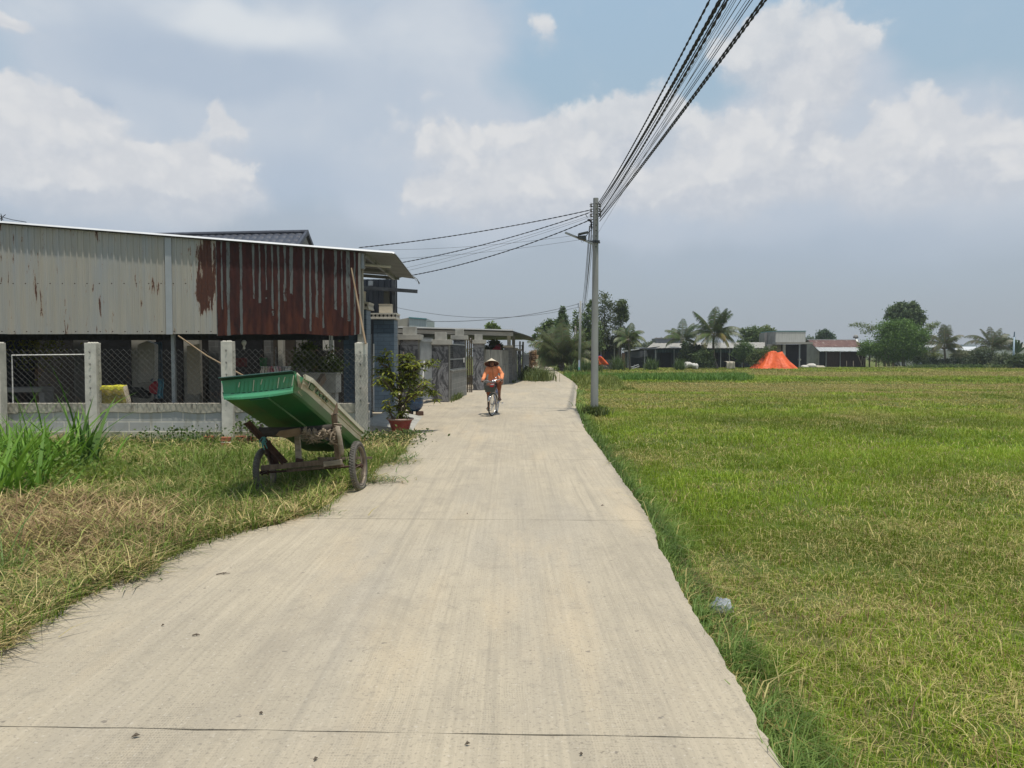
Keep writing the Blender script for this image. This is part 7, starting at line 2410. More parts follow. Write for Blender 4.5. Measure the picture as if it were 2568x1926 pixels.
palm('low coconut palm with long arching fronds at the right picture side', 98, (2492, 918), (2488, 872), .16,
     [(R(90), R(88), 3.2, .5, .45), (R(10), R(66), 3.6, 1.3, .5), (R(-10), R(48), 3.6, 1.5, .6), (R(165), R(58), 4.4, 1.5, .6), (R(180), R(40), 4.6, 1.5, .7), (R(190), R(20), 3.4, 1.5, .7), (R(5), R(25), 3.2, 1.5, .6), (R(-80), R(55), 3.0, 1.2, .5), (R(20), R(80), 3.3, .8, .4), (R(150), R(78), 3.2, .7, .4)], .85, cols=((.05, .065, .03), (.13, .14, .07)))
palm('slender palm beside the gabled shed with drooping fronds', 86, (1580, 920), (1576, 848), .11,
     [(R(60), R(80), 2.4, .9, .3), (R(10), R(55), 2.4, 1.4, .35), (R(170), R(55), 2.4, 1.4, .35), (R(-10), R(28), 2.3, 1.6, .5), (R(190), R(25), 2.3, 1.6, .5), (R(-70), R(45), 2.2, 1.4, .4), (R(120), R(68), 2.4, 1.2, .3), (R(200), R(0), 2.2, 1.4, .8), (R(-20), R(0), 2.2, 1.4, .7)], .75)
nb_ = [(R(a), R(e), L, d_, t_) for a, e, L, d_, t_ in
       [(90, 88, 5.3, .5, .3), (60, 82, 5.0, .7, .3), (120, 82, 5.0, .7, .3), (20, 76, 5.0, .9, .35), (160, 76, 5.0, .9, .35), (-30, 74, 4.6, 1.0, .4), (210, 74, 4.6, 1.0, .4), (-80, 72, 4.6, 1.2, .45), (0, 62, 4.8, 1.2, .4), (180, 62, 4.8, 1.2, .4), (170, 52, 4.4, 1.5, .55), (10, 52, 4.4, 1.5, .5),
        (-60, 55, 4.0, 1.6, .5), (240, 56, 4.0, 1.6, .5), (190, 38, 4.0, 1.5, .8), (-10, 36, 4.0, 1.6, 1.2), (200, 26, 3.6, 1.5, .9), (-20, 22, 3.4, 1.6, 1.2), (100, 70, 4.8, 1.0, .3), (-100, 50, 3.8, 1.6, .5), (140, 66, 4.8, 1.1, .35), (40, 66, 4.8, 1.1, .35), (-45, 64, 4.4, 1.3, .45), (225, 64, 4.4, 1.3, .45)]]
palm('broad bushy palm with fronds rising from the ground at the end of the lane', 76, (1408, 926), (1408, 912), .3, nb_ + [(a + .13, e - .06, L * .92, d_, t_) for a, e, L, d_, t_ in nb_], .95, cols=((.055, .08, .025), (.16, .18, .06)), grp=None)

tree('broadleaf_tree', 'dark tree leaning left over the end of the lane with layered branches', 84, (1402, 925), [[(1400, 860), (1388, 825), (1365, 818)], [(1398, 850), (1375, 848), (1345, 846)], [(1402, 840), (1405, 800)]],
     [(1385, 835, 24, 16), (1362, 826, 16, 8), (1372, 815, 14, 7), (1350, 845, 16, 6), (1335, 848, 8, 4), (1396, 855, 22, 18), (1372, 868, 12, 7), (1384, 812, 16, 9), (1362, 884, 10, 8), (1380, 880, 18, 14)], 5200, .26, DK, .2, 3)
tree('broadleaf_tree', 'narrow pointed dark tree rising above the bushy palm', 82, (1412, 925), [[(1412, 850), (1411, 785)]],
     [(1411, 785, 7, 11), (1412, 798, 11, 10), (1409, 812, 15, 11), (1413, 826, 18, 14), (1405, 835, 14, 10), (1412, 775, 4, 6)], 3000, .25, ((.028, .055, .018), (.09, .13, .04)), .14, 4)
tree('broadleaf_tree', 'dark ragged tree just behind the distant utility pole', 86, (1478, 925), [[(1478, 860), (1474, 800)], [(1478, 840), (1460, 810)], [(1480, 830), (1492, 790)]],
     [(1443, 800, 5, 22), (1446, 820, 10, 14), (1472, 800, 16, 18), (1478, 770, 9, 14), (1484, 760, 6, 8), (1465, 835, 22, 22), (1488, 830, 18, 26), (1470, 860, 24, 20), (1495, 865, 16, 20), (1486, 792, 10, 12)], 5200, .26, DK, .17, 5, hollow=.3)
tree('broadleaf_tree', 'tall airy small-leaved tree just right of the near utility pole', 88, (1512, 925), [[(1514, 850), (1516, 790), (1518, 740)], [(1514, 830), (1530, 790), (1538, 760)], [(1514, 820), (1503, 780)], [(1516, 800), (1526, 770)]],
     [(1512, 742, 12, 13, .4), (1514, 754, 17, 17, .5), (1526, 768, 22, 17, .5), (1506, 780, 12, 16, .6), (1530, 795, 16, 16, .5), (1512, 805, 17, 18, .6), (1524, 825, 20, 18, .8), (1508, 840, 14, 18), (1530, 762, 10, 10, .5)], 2300, .24, ((.04, .058, .028), (.10, .115, .05)), .12, 6, hollow=.15, clump=.22)
tree('broadleaf_tree', 'round-topped airy tree right of the tall small-leaved one', 88, (1556, 925), [[(1556, 860), (1557, 800), (1558, 765)], [(1556, 830), (1566, 800)], [(1556, 820), (1546, 790)]],
     [(1558, 765, 13, 14), (1566, 778, 9, 12), (1550, 780, 11, 12), (1562, 795, 13, 11), (1548, 805, 9, 12, .7), (1570, 800, 6, 6), (1555, 825, 12, 14, .7)], 2600, .24, ((.035, .055, .022), (.10, .125, .045)), .11, 7, hollow=.2)
tree('broadleaf_tree', 'low spreading olive-green tree over the gabled shed', 89, (1548, 925), [[(1546, 880), (1540, 855)], [(1548, 870), (1570, 850)]],
     [(1520, 860, 18, 18), (1545, 862, 22, 18), (1568, 858, 18, 20), (1582, 845, 10, 9), (1590, 838, 7, 6), (1584, 865, 10, 12), (1505, 872, 12, 14), (1556, 842, 16, 10)], 4300, .25, ((.035, .05, .016), (.11, .12, .035)), .15, 8)
tree('far_bush', 'dense dark bush far down the lane left of the bushy palm', 110, (1352, 922), [[(1352, 905)]], [(1350, 906, 14, 13), (1366, 900, 14, 16), (1342, 915, 9, 7), (1382, 908, 14, 12), (1360, 916, 20, 7)], 2200, .3, ((.03, .045, .025), (.085, .105, .05)), .12, 9, cat='bush')
tree('broadleaf_tree', 'small tufted tree showing above the pavilion roof', 60, (1235, 925), [[(1234, 850), (1232, 818)]], [(1226, 818, 9, 8), (1236, 816, 8, 6), (1247, 824, 9, 6), (1232, 826, 13, 6)], 900, .2, MD, .09, 10)
tree('wall_shrub', 'shrub with red blossom leaning over the stained wall', 45, (1238, 900), [[(1238, 885)]], [(1228, 874, 12, 11), (1244, 868, 13, 12), (1255, 874, 8, 8), (1236, 860, 10, 6)], 1500, .16, ((.025, .04, .014), (.08, .09, .025)), .07, 11, cat='shrub')
rf_ = MB()
for k in range(60):
    p = at(1248 + random.gauss(0, 4), 876 + random.gauss(0, 4), 44.4)
    rf_.ell(p, (.06, .03, .05), 6, 4)
rf_.build('blossoms', simple('red_blossom', (.35, .03, .05), None, 8, .6, 0), bpy.data.objects['wall_shrub'], smooth=True)
tree('dry_shrub', 'dry brown shrub beyond the white mesh fence', 60, (1333, 930), [[(1333, 900), (1336, 880)]], [(1336, 885, 8, 6), (1331, 900, 8, 12), (1340, 892, 6, 8), (1335, 914, 9, 12)], 1300, .16, ((.17, .11, .06), (.34, .24, .15)), .05, 12, cat='shrub')
tree('lane_bush', 'dark green bush spilling onto the lane at the end of the left walls', 48.2, (1325, 950), [[(1325, 935)]], [(1318, 938, 10, 10), (1332, 940, 12, 9), (1342, 944, 7, 6), (1322, 928, 8, 7), (1336, 932, 8, 6), (1312, 945, 6, 6)], 3000, .13, ((.022, .036, .012), (.085, .105, .03)), .06, 13, cat='bush')
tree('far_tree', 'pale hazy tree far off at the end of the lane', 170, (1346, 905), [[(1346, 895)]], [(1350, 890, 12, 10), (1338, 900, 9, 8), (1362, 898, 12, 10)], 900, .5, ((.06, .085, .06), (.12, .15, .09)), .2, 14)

def quad_roof(o, pts, mat, name='roof', th=.08):
    return MB().add([Vector(p) for p in pts], [tuple(range(len(pts)))]).build(name, mat, o, solid=th)


def corr_roof(o, a, b, c, d_, mat, name='roof', n=40, amp=.035):
    """roof sheet a-b eave, d-c ridge, with ribs running up the slope"""
    a, b, c, d_ = map(Vector, (a, b, c, d_))
    nr = (b - a).cross(d_ - a).normalized()
    if nr.z < 0: nr = -nr
    g = [[(a.lerp(b, k / n)).lerp(d_.lerp(c, k / n), j / 2) + nr * (amp if k % 3 == 0 else 0) for k in range(n + 1)] for j in range(3)]
    return MB().sheet(g).build(name, mat, o, solid=.03)


GZ = -.2
Y = 88
h1 = thing('netted_shed', 'dark gabled shed hung with black netting behind the straw bales', 'shed', (X(1500, Y), Y, GZ))
el, pk, er = at(1434, 872, Y), at(1505, 859.5, Y), at(1560, 872, Y)
D_ = Vector((0, 9, 0))
MB().add([el, pk, pk + D_, el + D_], [(0, 1, 2, 3)]).build('roof', MAT['zinc'], h1, solid=.06)
MB().add([pk, er, er + D_, pk + D_], [(0, 1, 2, 3)]).build('roof', MAT['zinc_old'], h1, solid=.06)
MB().bar(el + Vector((0, -.06, .02)), pk + Vector((0, -.06, .02)), .08, .09).build('roof_edge', MAT['zinc_bright'], h1)
MB().prism([(el.x + .3, Y + 1.2, GZ), (er.x - .2, Y + 1.2, GZ), (er.x - .2, Y + 1.2, er.z - .1), (pk.x, Y + 1.2, pk.z - .12), (el.x + .3, Y + 1.2, el.z - .1)], (0, .1, 0)).build('netting', MAT['darknet'], h1)
MB().bx(X(1508, Y), X(1552, Y), Y + .9, Y + 1.05, GZ, Z(902, Y)).build('low_wall', MAT['greywall'], h1)
for px in (1438, 1449, 1467.5, 1507.5, 1541, 1553):
    MB().tube([(X(px, Y), Y + .2, GZ), (X(px, Y), Y + .2, Z(870 if px < 1460 else 863, Y))], .07, 7).build('post', MAT['concrete'], h1)
Y = 92
h2 = thing('lean_to', 'low black lean-to with a bright white roof edge between two sheds', 'shed', (X(1600, Y), Y, GZ))
a, b = at(1562, 881, Y), at(1603, 875, Y)
MB().add([a, b, b + Vector((3.2, 4, .3)), a + Vector((3, 5, .2))], [(0, 1, 2, 3)]).build('roof', MAT['steel_dark'], h2, solid=.08)
MB().bar(a, b, .1, .12).build('roof_edge', MAT['zinc_bright'], h2)
MB().add([at(1600, 875, Y + .5), at(1648, 875, Y + .5), at(1648, 873, Y + 6), at(1590, 872, Y + 6)], [(0, 1, 2, 3)]).build('roof', MAT['steel_dark'], h2, solid=.08)
MB().bx(X(1566, Y + 3), X(1640, Y + 3), Y + 3, Y + 3.1, GZ, Z(877, Y + 3)).build('back_wall', MAT['darknet'], h2)
MB().prism([at(1565, 884, Y + .3), at(1622, 879, Y + .3), at(1625, 892, Y + .3), at(1600, 898, Y + .3), at(1575, 894, Y + .3)], (0, .06, 0)).build('hanging_sheet', simple('grey_awning_cloth', (.09, .095, .10), (.06, .065, .07), 2, .9, .3), h2)
MB().bx(X(1560, Y), X(1567, Y), Y, Y + .4, GZ, Z(885, Y)).build('pier', simple('brown_pier', (.16, .095, .06), None, 3, .9, .2), h2)
for px in (1575, 1617, 1645):
    MB().tube([(X(px, Y), Y + .2, GZ), (X(px, Y), Y + .2, Z(879, Y))], .06, 6).build('post', MAT['steel'], h2)
Y = 98
h3 = thing('long_house', 'long low house with a pale sheet roof and deep dark veranda behind the palms', 'house', (X(1740, Y), Y, GZ))
corr_roof(h3, at(1622, 873.5, Y), at(1918, 873, Y), at(1918, 859, Y + 5), at(1640, 859.5, Y + 5), MAT['zinc_old'], n=80)
MB().prism([at(1648, 862, Y + 4.5), at(1707, 862, Y + 4.5), at(1707, 848.5, Y + 4.5), at(1644, 848.5, Y + 4.5)], (0, 3, 0)).build('upper_storey', simple('grey_blue_gable', (.20, .215, .24), (.16, .17, .19), 2, .8, .1), h3)
MB().bar(at(1642, 848, Y + 4.4), at(1709, 848, Y + 4.4), .15, .1).build('upper_edge', MAT['greywall'], h3)
MB().bx(X(1625, Y + 3), X(1915, Y + 3), Y + 3, Y + 3.2, GZ, Z(866, Y + 3)).build('front_wall', simple('shaded_teal_wall', (.05, .065, .068), (.035, .045, .05), 2, .8, .1), h3)  # veranda eave shade is part of this dark wall colour
MB().bar(at(1622, 875, Y), at(1918, 874.5, Y), .1, .12).build('fascia', MAT['darkwall_shade'], h3)
g = []
for j, pz in enumerate((876, 884)):
    g.append([(X(1640 + k * 3.4, Y + .3), Y + .3 + .06 * (k % 2), Z(pz, Y + .3)) for k in range(79)])
MB().sheet(g).build('valance', simple('teal_blind', (.05, .095, .10), (.035, .07, .075), 4, .7, .1), h3, solid=.02)
for px in (1644, 1691, 1740, 1808, 1830, 1862, 1900):
    MB().tube([(X(px, Y), Y + .2, GZ), (X(px, Y), Y + .2, Z(875, Y))], .055, 6).build('post', MAT['steel'], h3)
for (pa, pb) in ((1656, 1682), (1764, 1800), (1815, 1852)):
    MB().bx(X(pa, Y + 2.9), X(pb, Y + 2.9), Y + 2.9, Y + 2.98, GZ, Z(884, Y + 2.9)).build('doorway_shade', MAT['darkwall_shade'], h3)
Y = 101
h4 = thing('parapet_house', 'flat-roofed house with a stained white parapet edged in green', 'house', (X(1975, Y), Y, GZ))
pw = simple('stained_parapet', (.50, .50, .46), (.40, .40, .37), 1.5, .9, .1, stretch=(3, 3, .35), c3=(.25, .26, .22), s3=2, t3=(.55, .75), st3=(2.5, 1, .35))
MB().bx(X(1944, Y), X(2019, Y), Y, Y + 6, Z(858, Y), Z(831.5, Y)).build('parapet', pw, h4)
MB().bx(X(1943, Y), X(2020, Y), Y - .05, Y + 6.05, Z(831.3, Y), Z(829.5, Y)).build('parapet_edge', MAT['teal_edge'], h4)
MB().prism([(X(1943.5, Y), Y + .1, GZ), (X(1943.5, Y), Y + .1, Z(831, Y)), (X(1943.5, Y), Y + 6.5, Z(834, Y)), (X(1943.5, Y), Y + 6.5, GZ)], (-.05, 0, 0)).build('side_wall', MAT['greywall'], h4)
MB().prism([(X(1916, Y + 3), Y + 3, GZ), (X(1943, Y + 3), Y + 3, GZ), (X(1943, Y + 3), Y + 3, Z(832, Y + 3)), (X(1916, Y + 3), Y + 3, Z(834, Y + 3))], (0, .3, 0)).build('rear_wall', MAT['greywall'], h4)
MB().bx(X(1936, Y), X(2026, Y), Y - 1.6, Y - .01, Z(863, Y), Z(858.5, Y)).build('canopy', MAT['zinc_old'], h4)
MB().bx(X(1922, Y), X(1958, Y), Y - .1, Y + .1, GZ, Z(863.5, Y)).build('front_wall', MAT['greywall'], h4)
MB().bx(X(1954, Y), X(1960, Y), Y - 1.4, Y - 1.1, GZ, Z(864, Y)).build('column', MAT['concrete'], h4)
MB().bx(X(1960, Y), X(2024, Y), Y + .2, Y + .3, GZ, Z(863.5, Y)).build('doorway_shade', MAT['darkwall_shade'], h4)
MB().bx(X(1994, Y), X(1997, Y), Y - 1.3, Y - 1.1, GZ, Z(864, Y)).build('column', MAT['steel'], h4)
Y = 105
h5 = thing('rust_roof_barn', 'barn with rust-red roof and grey gable wall right of the orange heap', 'barn', (X(2110, Y), Y, GZ))
x0, x1 = X(2052, Y), X(2176, Y)
er_, rz_ = Z(880, Y), Z(853.5, Y + 3.7)
m_ = (x0, x1 + .25)
fa = .32
lerpP = lambda s, x: Vector((x, Y - .5 + (4.2) * s, er_ - .05 + (rz_ - er_ + .05) * s))
corr_roof(h5, lerpP(.0, x0 - .1), lerpP(.0, x1 + .3), lerpP(.36, x1 + .2), lerpP(.36, x0 - .1), MAT['zinc'], n=60)
corr_roof(h5, lerpP(.34, x0 - .1) + Vector((0, 0, .04)), lerpP(.34, x1 + .2) + Vector((0, 0, .04)), lerpP(1, x1 - .3) + Vector((0, 0, .04)), lerpP(1, x0 - .1) + Vector((0, 0, .04)), MAT['roof_rust'], n=60)
MB().bar(lerpP(1, x0 - .15) + Vector((0, 0, .08)), lerpP(1, x1 - .1) + Vector((0, 0, .08)), .3, .08).build('ridge_cap', MAT['zinc_bright'], h5)
corr_roof(h5, Vector((x0 - .1, Y + 8.2, er_)), Vector((x1, Y + 8.2, er_)), lerpP(1, x1), lerpP(1, x0 - .1), MAT['roof_rust'], n=40)
MB().prism([(x0, Y, GZ), (x0, Y, er_ - .05), (x0, Y + 3.7, rz_ - .08), (x0, Y + 7.8, er_ - .05), (x0, Y + 7.8, GZ)], (.12, 0, 0)).build('gable_wall', simple('grey_gable', (.33, .315, .28), (.25, .235, .21), 1.2, .9, .2, c3=(.14, .13, .115), s3=1.4, t3=(.55, .75)), h5)
MB().bx(x0 + .14, X(2068, Y), Y, Y + .12, GZ, er_ - .1).build('front_wall', MAT['darkwall_shade'], h5)
MB().bx(X(2068, Y) + .01, x1 - .3, Y, Y + .12, GZ, er_ - .1).build('front_wall', MAT['shaded_rust_wall'], h5)
for px in (2069.5, 2105):
    MB().bx(X(px - .7, Y), X(px + .7, Y), Y - .25, Y - .12, GZ, er_ - .12).build('post', MAT['steel'], h5)
for i, (pa, ya, pb, yb_) in enumerate(((2123, 919, 2123, 905), (2140, 919, 2140, 905), (2152, 891, 2162, 918), (2163, 893, 2159, 918), (2167, 898, 2166, 918))):
    tag(MB().tube([at(pa, ya, Y - .8), at(pb, yb_, Y - .6)], .05, 6).build('bare_stake', MAT['wood_pale']), ('short upright stake before the barn wall', 'second short upright stake before the barn wall', 'stake leaning right against the barn wall', 'crossing stake at the right of the barn wall', 'thin stake at the right corner of the barn')[i], 'stake')
sd_ = thing('roof_vent', 'grey domed vent standing above the right end of the rusty roof', 'vent', at(2146, 850, Y + 5))
MB().lathe([(0, .62), (.2, .58), (.34, .36), (.36, .1), (.3, .1), (.28, .35), (0, .5)], at(2146, 850, Y + 5), 16).build('hood', MAT['greywall'], sd_, smooth=True)
MB().tube([at(2146, 853, Y + 5), at(2146, 843, Y + 5)], .1, 8).build('pipe', MAT['white_paint'], sd_)
MB().bar(at(2146, 852, Y + 4.5), at(2150, 858, Y + 4.2), .4, .2).build('flashing', MAT['white_paint'], sd_)
sf = thing('cattle_pen', 'dark open timber pen in the shade between the barn and the bamboo', 'pen', (X(2205, 106), 106, GZ))
for px in (2180, 2197, 2220, 2240):
    MB().tube([(X(px, 106), 106, GZ), (X(px, 106), 106, Z(882, 106))], .09, 6).build('post', MAT['wood'], sf)
for py in (886, 905):
    MB().tube([at(2178, py, 106), at(2242, py, 106)], .07, 6).build('rail', MAT['wood'], sf)
MB().add([at(2158, 866, 107), at(2200, 868, 107), at(2205, 874, 104), at(2170, 876, 104)], [(0, 1, 2, 3)]).build('roof', MAT['steel_dark'], sf, solid=.08)
Y = 125
h6 = thing('pale_house', 'pale house with stepped sheet roofs showing between bamboo and palm', 'house', (X(2320, Y), Y, GZ))
MB().bx(X(2290, Y), X(2352, Y), Y, Y + 6, GZ, Z(872, Y)).build('wall', simple('pale_blue_wall', (.40, .43, .46), (.33, .36, .39), 2, .9, .1), h6)
corr_roof(h6, at(2285, 872, Y - .5), at(2358, 870, Y - .5), at(2350, 864, Y + 3), at(2294, 865, Y + 3), MAT['zinc'], n=30)
MB().prism([at(2304, 864, Y + 4), at(2344, 864, Y + 4), at(2344, 846, Y + 4), at(2310, 843, Y + 4)], (0, 3, 0)).build('upper_wall', MAT['offwhite'], h6)
MB().add([at(2300, 848, Y + 3.5), at(2350, 842, Y + 3.5), at(2350, 840, Y + 8), at(2305, 845, Y + 8)], [(0, 1, 2, 3)]).build('roof', MAT['zinc_old'], h6, solid=.1)
MB().bx(X(2312, Y), X(2322, Y), Y - .05, Y - .01, GZ, Z(880, Y)).build('doorway_shade', MAT['darkwall_shade'], h6)
Y = 116
h7 = thing('white_roof_hut', 'small hut with a white roof slope left of the dusty palm', 'hut', (X(2290, Y), Y, GZ))
MB().bx(X(2276, Y), X(2300, Y), Y, Y + 4, GZ, Z(880, Y)).build('wall', MAT['offwhite'], h7)
MB().add([at(2280, 880, Y - .4), at(2306, 879, Y - .4), at(2292, 869, Y + 2), at(2280, 866, Y + 2)], [(0, 1, 2, 3)]).build('roof', MAT['zinc_bright'], h7, solid=.1)
Y = 132
h8 = thing('far_white_house', 'white-roofed house far behind the low palm at the right', 'house', (X(2430, Y), Y, GZ))
MB().bx(X(2395, Y), X(2448, Y), Y, Y + 6, GZ, Z(877, Y)).build('wall', MAT['offwhite'], h8)
MB().add([at(2392, 878, Y - .5), at(2436, 880, Y - .5), at(2450, 870, Y + 4), at(2400, 870, Y + 4)], [(0, 1, 2, 3)]).build('roof', MAT['zinc_bright'], h8, solid=.1)
MB().bx(X(2414, Y + 8), X(2448, Y + 8), Y + 8, Y + 12, GZ, Z(864, Y + 8)).build('rear_wall', simple('pale_blue_plaster', (.46, .52, .58), None, 2, .9, .1), h8)
Y = 140
h9 = thing('far_edge_house', 'white house roof at the far right edge behind the banana leaves', 'house', (X(2556, Y), Y, GZ))
MB().bx(X(2536, Y), X(2640, Y), Y, Y + 6, GZ, Z(872, Y)).build('wall', MAT['white_paint'], h9)
MB().add([at(2530, 872, Y - .5), at(2645, 872, Y - .5), at(2640, 863, Y + 4), at(2540, 863, Y + 4)], [(0, 1, 2, 3)]).build('roof', MAT['zinc_old'], h9, solid=.1)
MB().bx(X(2540, Y), X(2548, Y), Y - .05, Y - .01, Z(884, Y), Z(876, Y)).build('window', MAT['darkwall_shade'], h9)

tree('dark_shrub', 'dark large-leaved shrub before the long house, left of the tallest palm', 93, (1728, 925), [[(1728, 895), (1724, 872)]], [(1722, 868, 14, 10), (1740, 872, 12, 9), (1728, 885, 22, 14), (1735, 902, 24, 15), (1715, 900, 12, 14), (1758, 872, 9, 8)], 3600, .27, ((.02, .035, .014), (.06, .08, .028)), .1, 20, cat='shrub')
tree('shrub', 'green shrub at the foot of the tallest palm', 91, (1765, 925), [[(1765, 905)]], [(1765, 890, 20, 14), (1778, 885, 12, 10), (1752, 900, 14, 14), (1772, 908, 22, 13), (1745, 915, 10, 8)], 3600, .2, ((.028, .05, .018), (.10, .135, .045)), .08, 21, cat='shrub')
tree('shrub', 'dense rounded dark shrub between the tallest palm and the orange heap', 93, (1865, 925), [[(1865, 900)]], [(1864, 875, 22, 18), (1855, 893, 20, 14), (1878, 890, 18, 18), (1846, 888, 9, 10)], 4600, .19, ((.03, .06, .022), (.10, .145, .045)), .1, 22, cat='shrub')
tree('shrub', 'lighter green shrub overlapping the left side of the orange heap', 92, (1905, 925), [[(1905, 905)]], [(1905, 890, 20, 16), (1925, 885, 18, 14), (1892, 905, 16, 14), (1915, 908, 22, 12), (1940, 880, 8, 10)], 4200, .19, ((.03, .05, .016), (.11, .14, .04)), .08, 23, cat='shrub')
tree('broadleaf_tree', 'dark tree crown behind the parapet house and the round shrub', 112, (1890, 920), [[(1890, 870), (1888, 840)]], [(1872, 832, 16, 10), (1892, 835, 20, 14), (1912, 838, 14, 14), (1862, 850, 12, 14), (1885, 852, 24, 14), (1906, 860, 14, 14)], 4200, .3, DK, .2, 24)
tree('broadleaf_tree', 'pale thin-leaved tree behind the parapet house', 118, (1926, 920), [[(1926, 870), (1924, 830)]], [(1918, 823, 12, 6), (1930, 830, 12, 8), (1915, 838, 8, 8), (1936, 833, 6, 6)], 1100, .28, LT, .12, 25)
tree('broadleaf_tree', 'round dark tree top behind the rusty barn roof', 150, (2072, 905), [[(2072, 870), (2072, 845)]], [(2065, 840, 16, 10), (2080, 845, 14, 9), (2056, 848, 10, 7), (2072, 850, 22, 8), (2070, 832, 10, 5)], 3000, .34, ((.022, .045, .024), (.065, .10, .045)), .2, 26)
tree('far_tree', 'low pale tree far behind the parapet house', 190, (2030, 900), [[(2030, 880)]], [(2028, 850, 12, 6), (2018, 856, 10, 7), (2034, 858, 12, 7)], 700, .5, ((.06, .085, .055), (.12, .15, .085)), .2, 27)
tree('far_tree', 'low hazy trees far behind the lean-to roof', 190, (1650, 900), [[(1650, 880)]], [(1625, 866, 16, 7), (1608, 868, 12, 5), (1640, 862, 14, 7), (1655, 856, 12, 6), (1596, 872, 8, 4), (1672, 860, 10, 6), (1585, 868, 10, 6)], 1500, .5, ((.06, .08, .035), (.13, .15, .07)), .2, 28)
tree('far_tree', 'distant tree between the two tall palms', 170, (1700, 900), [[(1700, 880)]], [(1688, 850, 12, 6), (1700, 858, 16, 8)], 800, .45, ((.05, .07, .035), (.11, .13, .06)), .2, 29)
tree('broadleaf_tree', 'large round dark tree standing above the bamboo clump', 118, (2270, 915), [[(2270, 850), (2268, 800)], [(2270, 840), (2300, 810)], [(2270, 840), (2245, 800)]],
     [(2268, 790, 26, 18), (2250, 780, 22, 14), (2290, 785, 20, 16), (2236, 795, 16, 12), (2300, 805, 16, 12), (2262, 768, 18, 8), (2290, 766, 12, 8), (2312, 798, 10, 8), (2258, 808, 26, 12), (2285, 815, 20, 10)], 9000, .34, ((.028, .052, .024), (.10, .135, .055)), .25, 30, hollow=.4)
bam = tree('bamboo_clump', 'dense green bamboo clump rising like a dome right of the barn', 101, (2252, 918), None,
           [(2262, 826, 34, 22), (2228, 822, 24, 16), (2300, 840, 26, 20), (2240, 850, 40, 26), (2285, 862, 34, 26), (2215, 872, 26, 18), (2180, 868, 22, 12), (2168, 880, 14, 9), (2195, 880, 20, 14), (2250, 880, 36, 18), (2225, 895, 30, 12), (2275, 888, 26, 16)], 26000, .27, ((.035, .075, .015), (.115, .185, .04)), .1, 31, cat='bamboo', asp=.42, hollow=.5, nclump=60, clump=.2)
cu = MB()
for k in range(26):
    bx_ = 2225 + random.uniform(-10, 48); tx_ = bx_ + random.gauss(0, 14)
    cu.tube([at(bx_, 919, 100.6), at((bx_ + tx_) / 2 - 1, 890, 100.5), at(tx_, 868, 100.6)], .045, 5)
cu.build('trunk', simple('bamboo_culm', (.17, .18, .10), (.12, .12, .075), 4, .7, .1), bam, smooth=True)
tree('bamboo_spray', 'thin bamboo spray arching left over the barn roof end', 103, (2205, 880), [[(2200, 850), (2180, 822), (2150, 812), (2132, 814)]], [(2172, 818, 16, 5), (2150, 814, 14, 3.5), (2136, 815, 7, 2.5), (2190, 822, 12, 5), (2168, 832, 10, 3), (2182, 828, 10, 4)], 800, .24, LT, .04, 32, cat='bamboo', hollow=.1, clump=.3, asp=.3)
tree('bamboo_spray', 'thin leafy spray arching right toward the dusty palm', 103, (2305, 880), [[(2310, 850), (2325, 820), (2345, 812)]], [(2322, 824, 14, 7), (2338, 816, 14, 5), (2312, 836, 10, 8), (2350, 812, 8, 3)], 1000, .24, LT, .04, 33, cat='bamboo', hollow=.1, clump=.3, asp=.35)
tree('hedge', 'clipped dark hedge between the bamboo and the low palm', 100, (2345, 918), [[(2345, 908)]], [(2310, 908, 20, 9), (2335, 908, 22, 9), (2360, 909, 20, 8), (2390, 907, 22, 9), (2415, 908, 20, 8), (2300, 902, 10, 7)], 5200, .17, ((.014, .028, .012), (.045, .065, .024)), .05, 34, cat='hedge', hollow=.6)
tree('pale_bush', 'yellow-green bush on top of the clipped hedge', 103, (2320, 915), [[(2320, 900)]], [(2310, 890, 16, 10), (2330, 888, 18, 10), (2350, 893, 14, 8), (2298, 896, 10, 8)], 2600, .18, ((.07, .095, .035), (.17, .19, .07)), .05, 35, cat='bush')
tree('pale_bush', 'dusty grey-green bush between the two right-hand palms', 104, (2410, 915), [[(2410, 900)]], [(2405, 888, 16, 12), (2425, 890, 18, 10), (2395, 895, 12, 10), (2440, 892, 12, 8)], 2600, .19, ((.07, .085, .045), (.16, .165, .09)), .05, 36, cat='bush')
tree('bush', 'dark bush beneath the low arching palm', 97, (2465, 918), [[(2465, 905)]], [(2455, 890, 20, 16), (2475, 885, 18, 14), (2460, 908, 26, 12), (2442, 905, 14, 12), (2490, 905, 20, 12)], 4600, .19, ((.025, .042, .02), (.085, .105, .05)), .06, 37, cat='bush')
tree('bush', 'grey-green bush right of the low arching palm', 96, (2520, 918), [[(2520, 905)]], [(2512, 895, 20, 12), (2530, 900, 18, 12), (2505, 908, 18, 10), (2540, 908, 16, 10)], 3600, .2, ((.06, .085, .045), (.16, .18, .10)), .06, 38, cat='bush')
tree('bush', 'dark leafy bush at the right edge under the pale blue pole', 94, (2555, 920), [[(2555, 905)]], [(2550, 898, 14, 12), (2566, 905, 16, 14), (2540, 908, 16, 11), (2580, 900, 18, 16), (2600, 905, 20, 14)], 4200, .22, ((.02, .04, .014), (.075, .10, .035)), .06, 39, cat='bush')
tree('far_tree', 'feathery tree crown far behind the low palm', 128, (2520, 900), [[(2520, 880)]], [(2512, 850, 16, 10), (2530, 862, 18, 12), (2500, 868, 14, 10), (2546, 870, 14, 10)], 1600, .34, ((.055, .075, .045), (.12, .14, .085)), .15, 40)
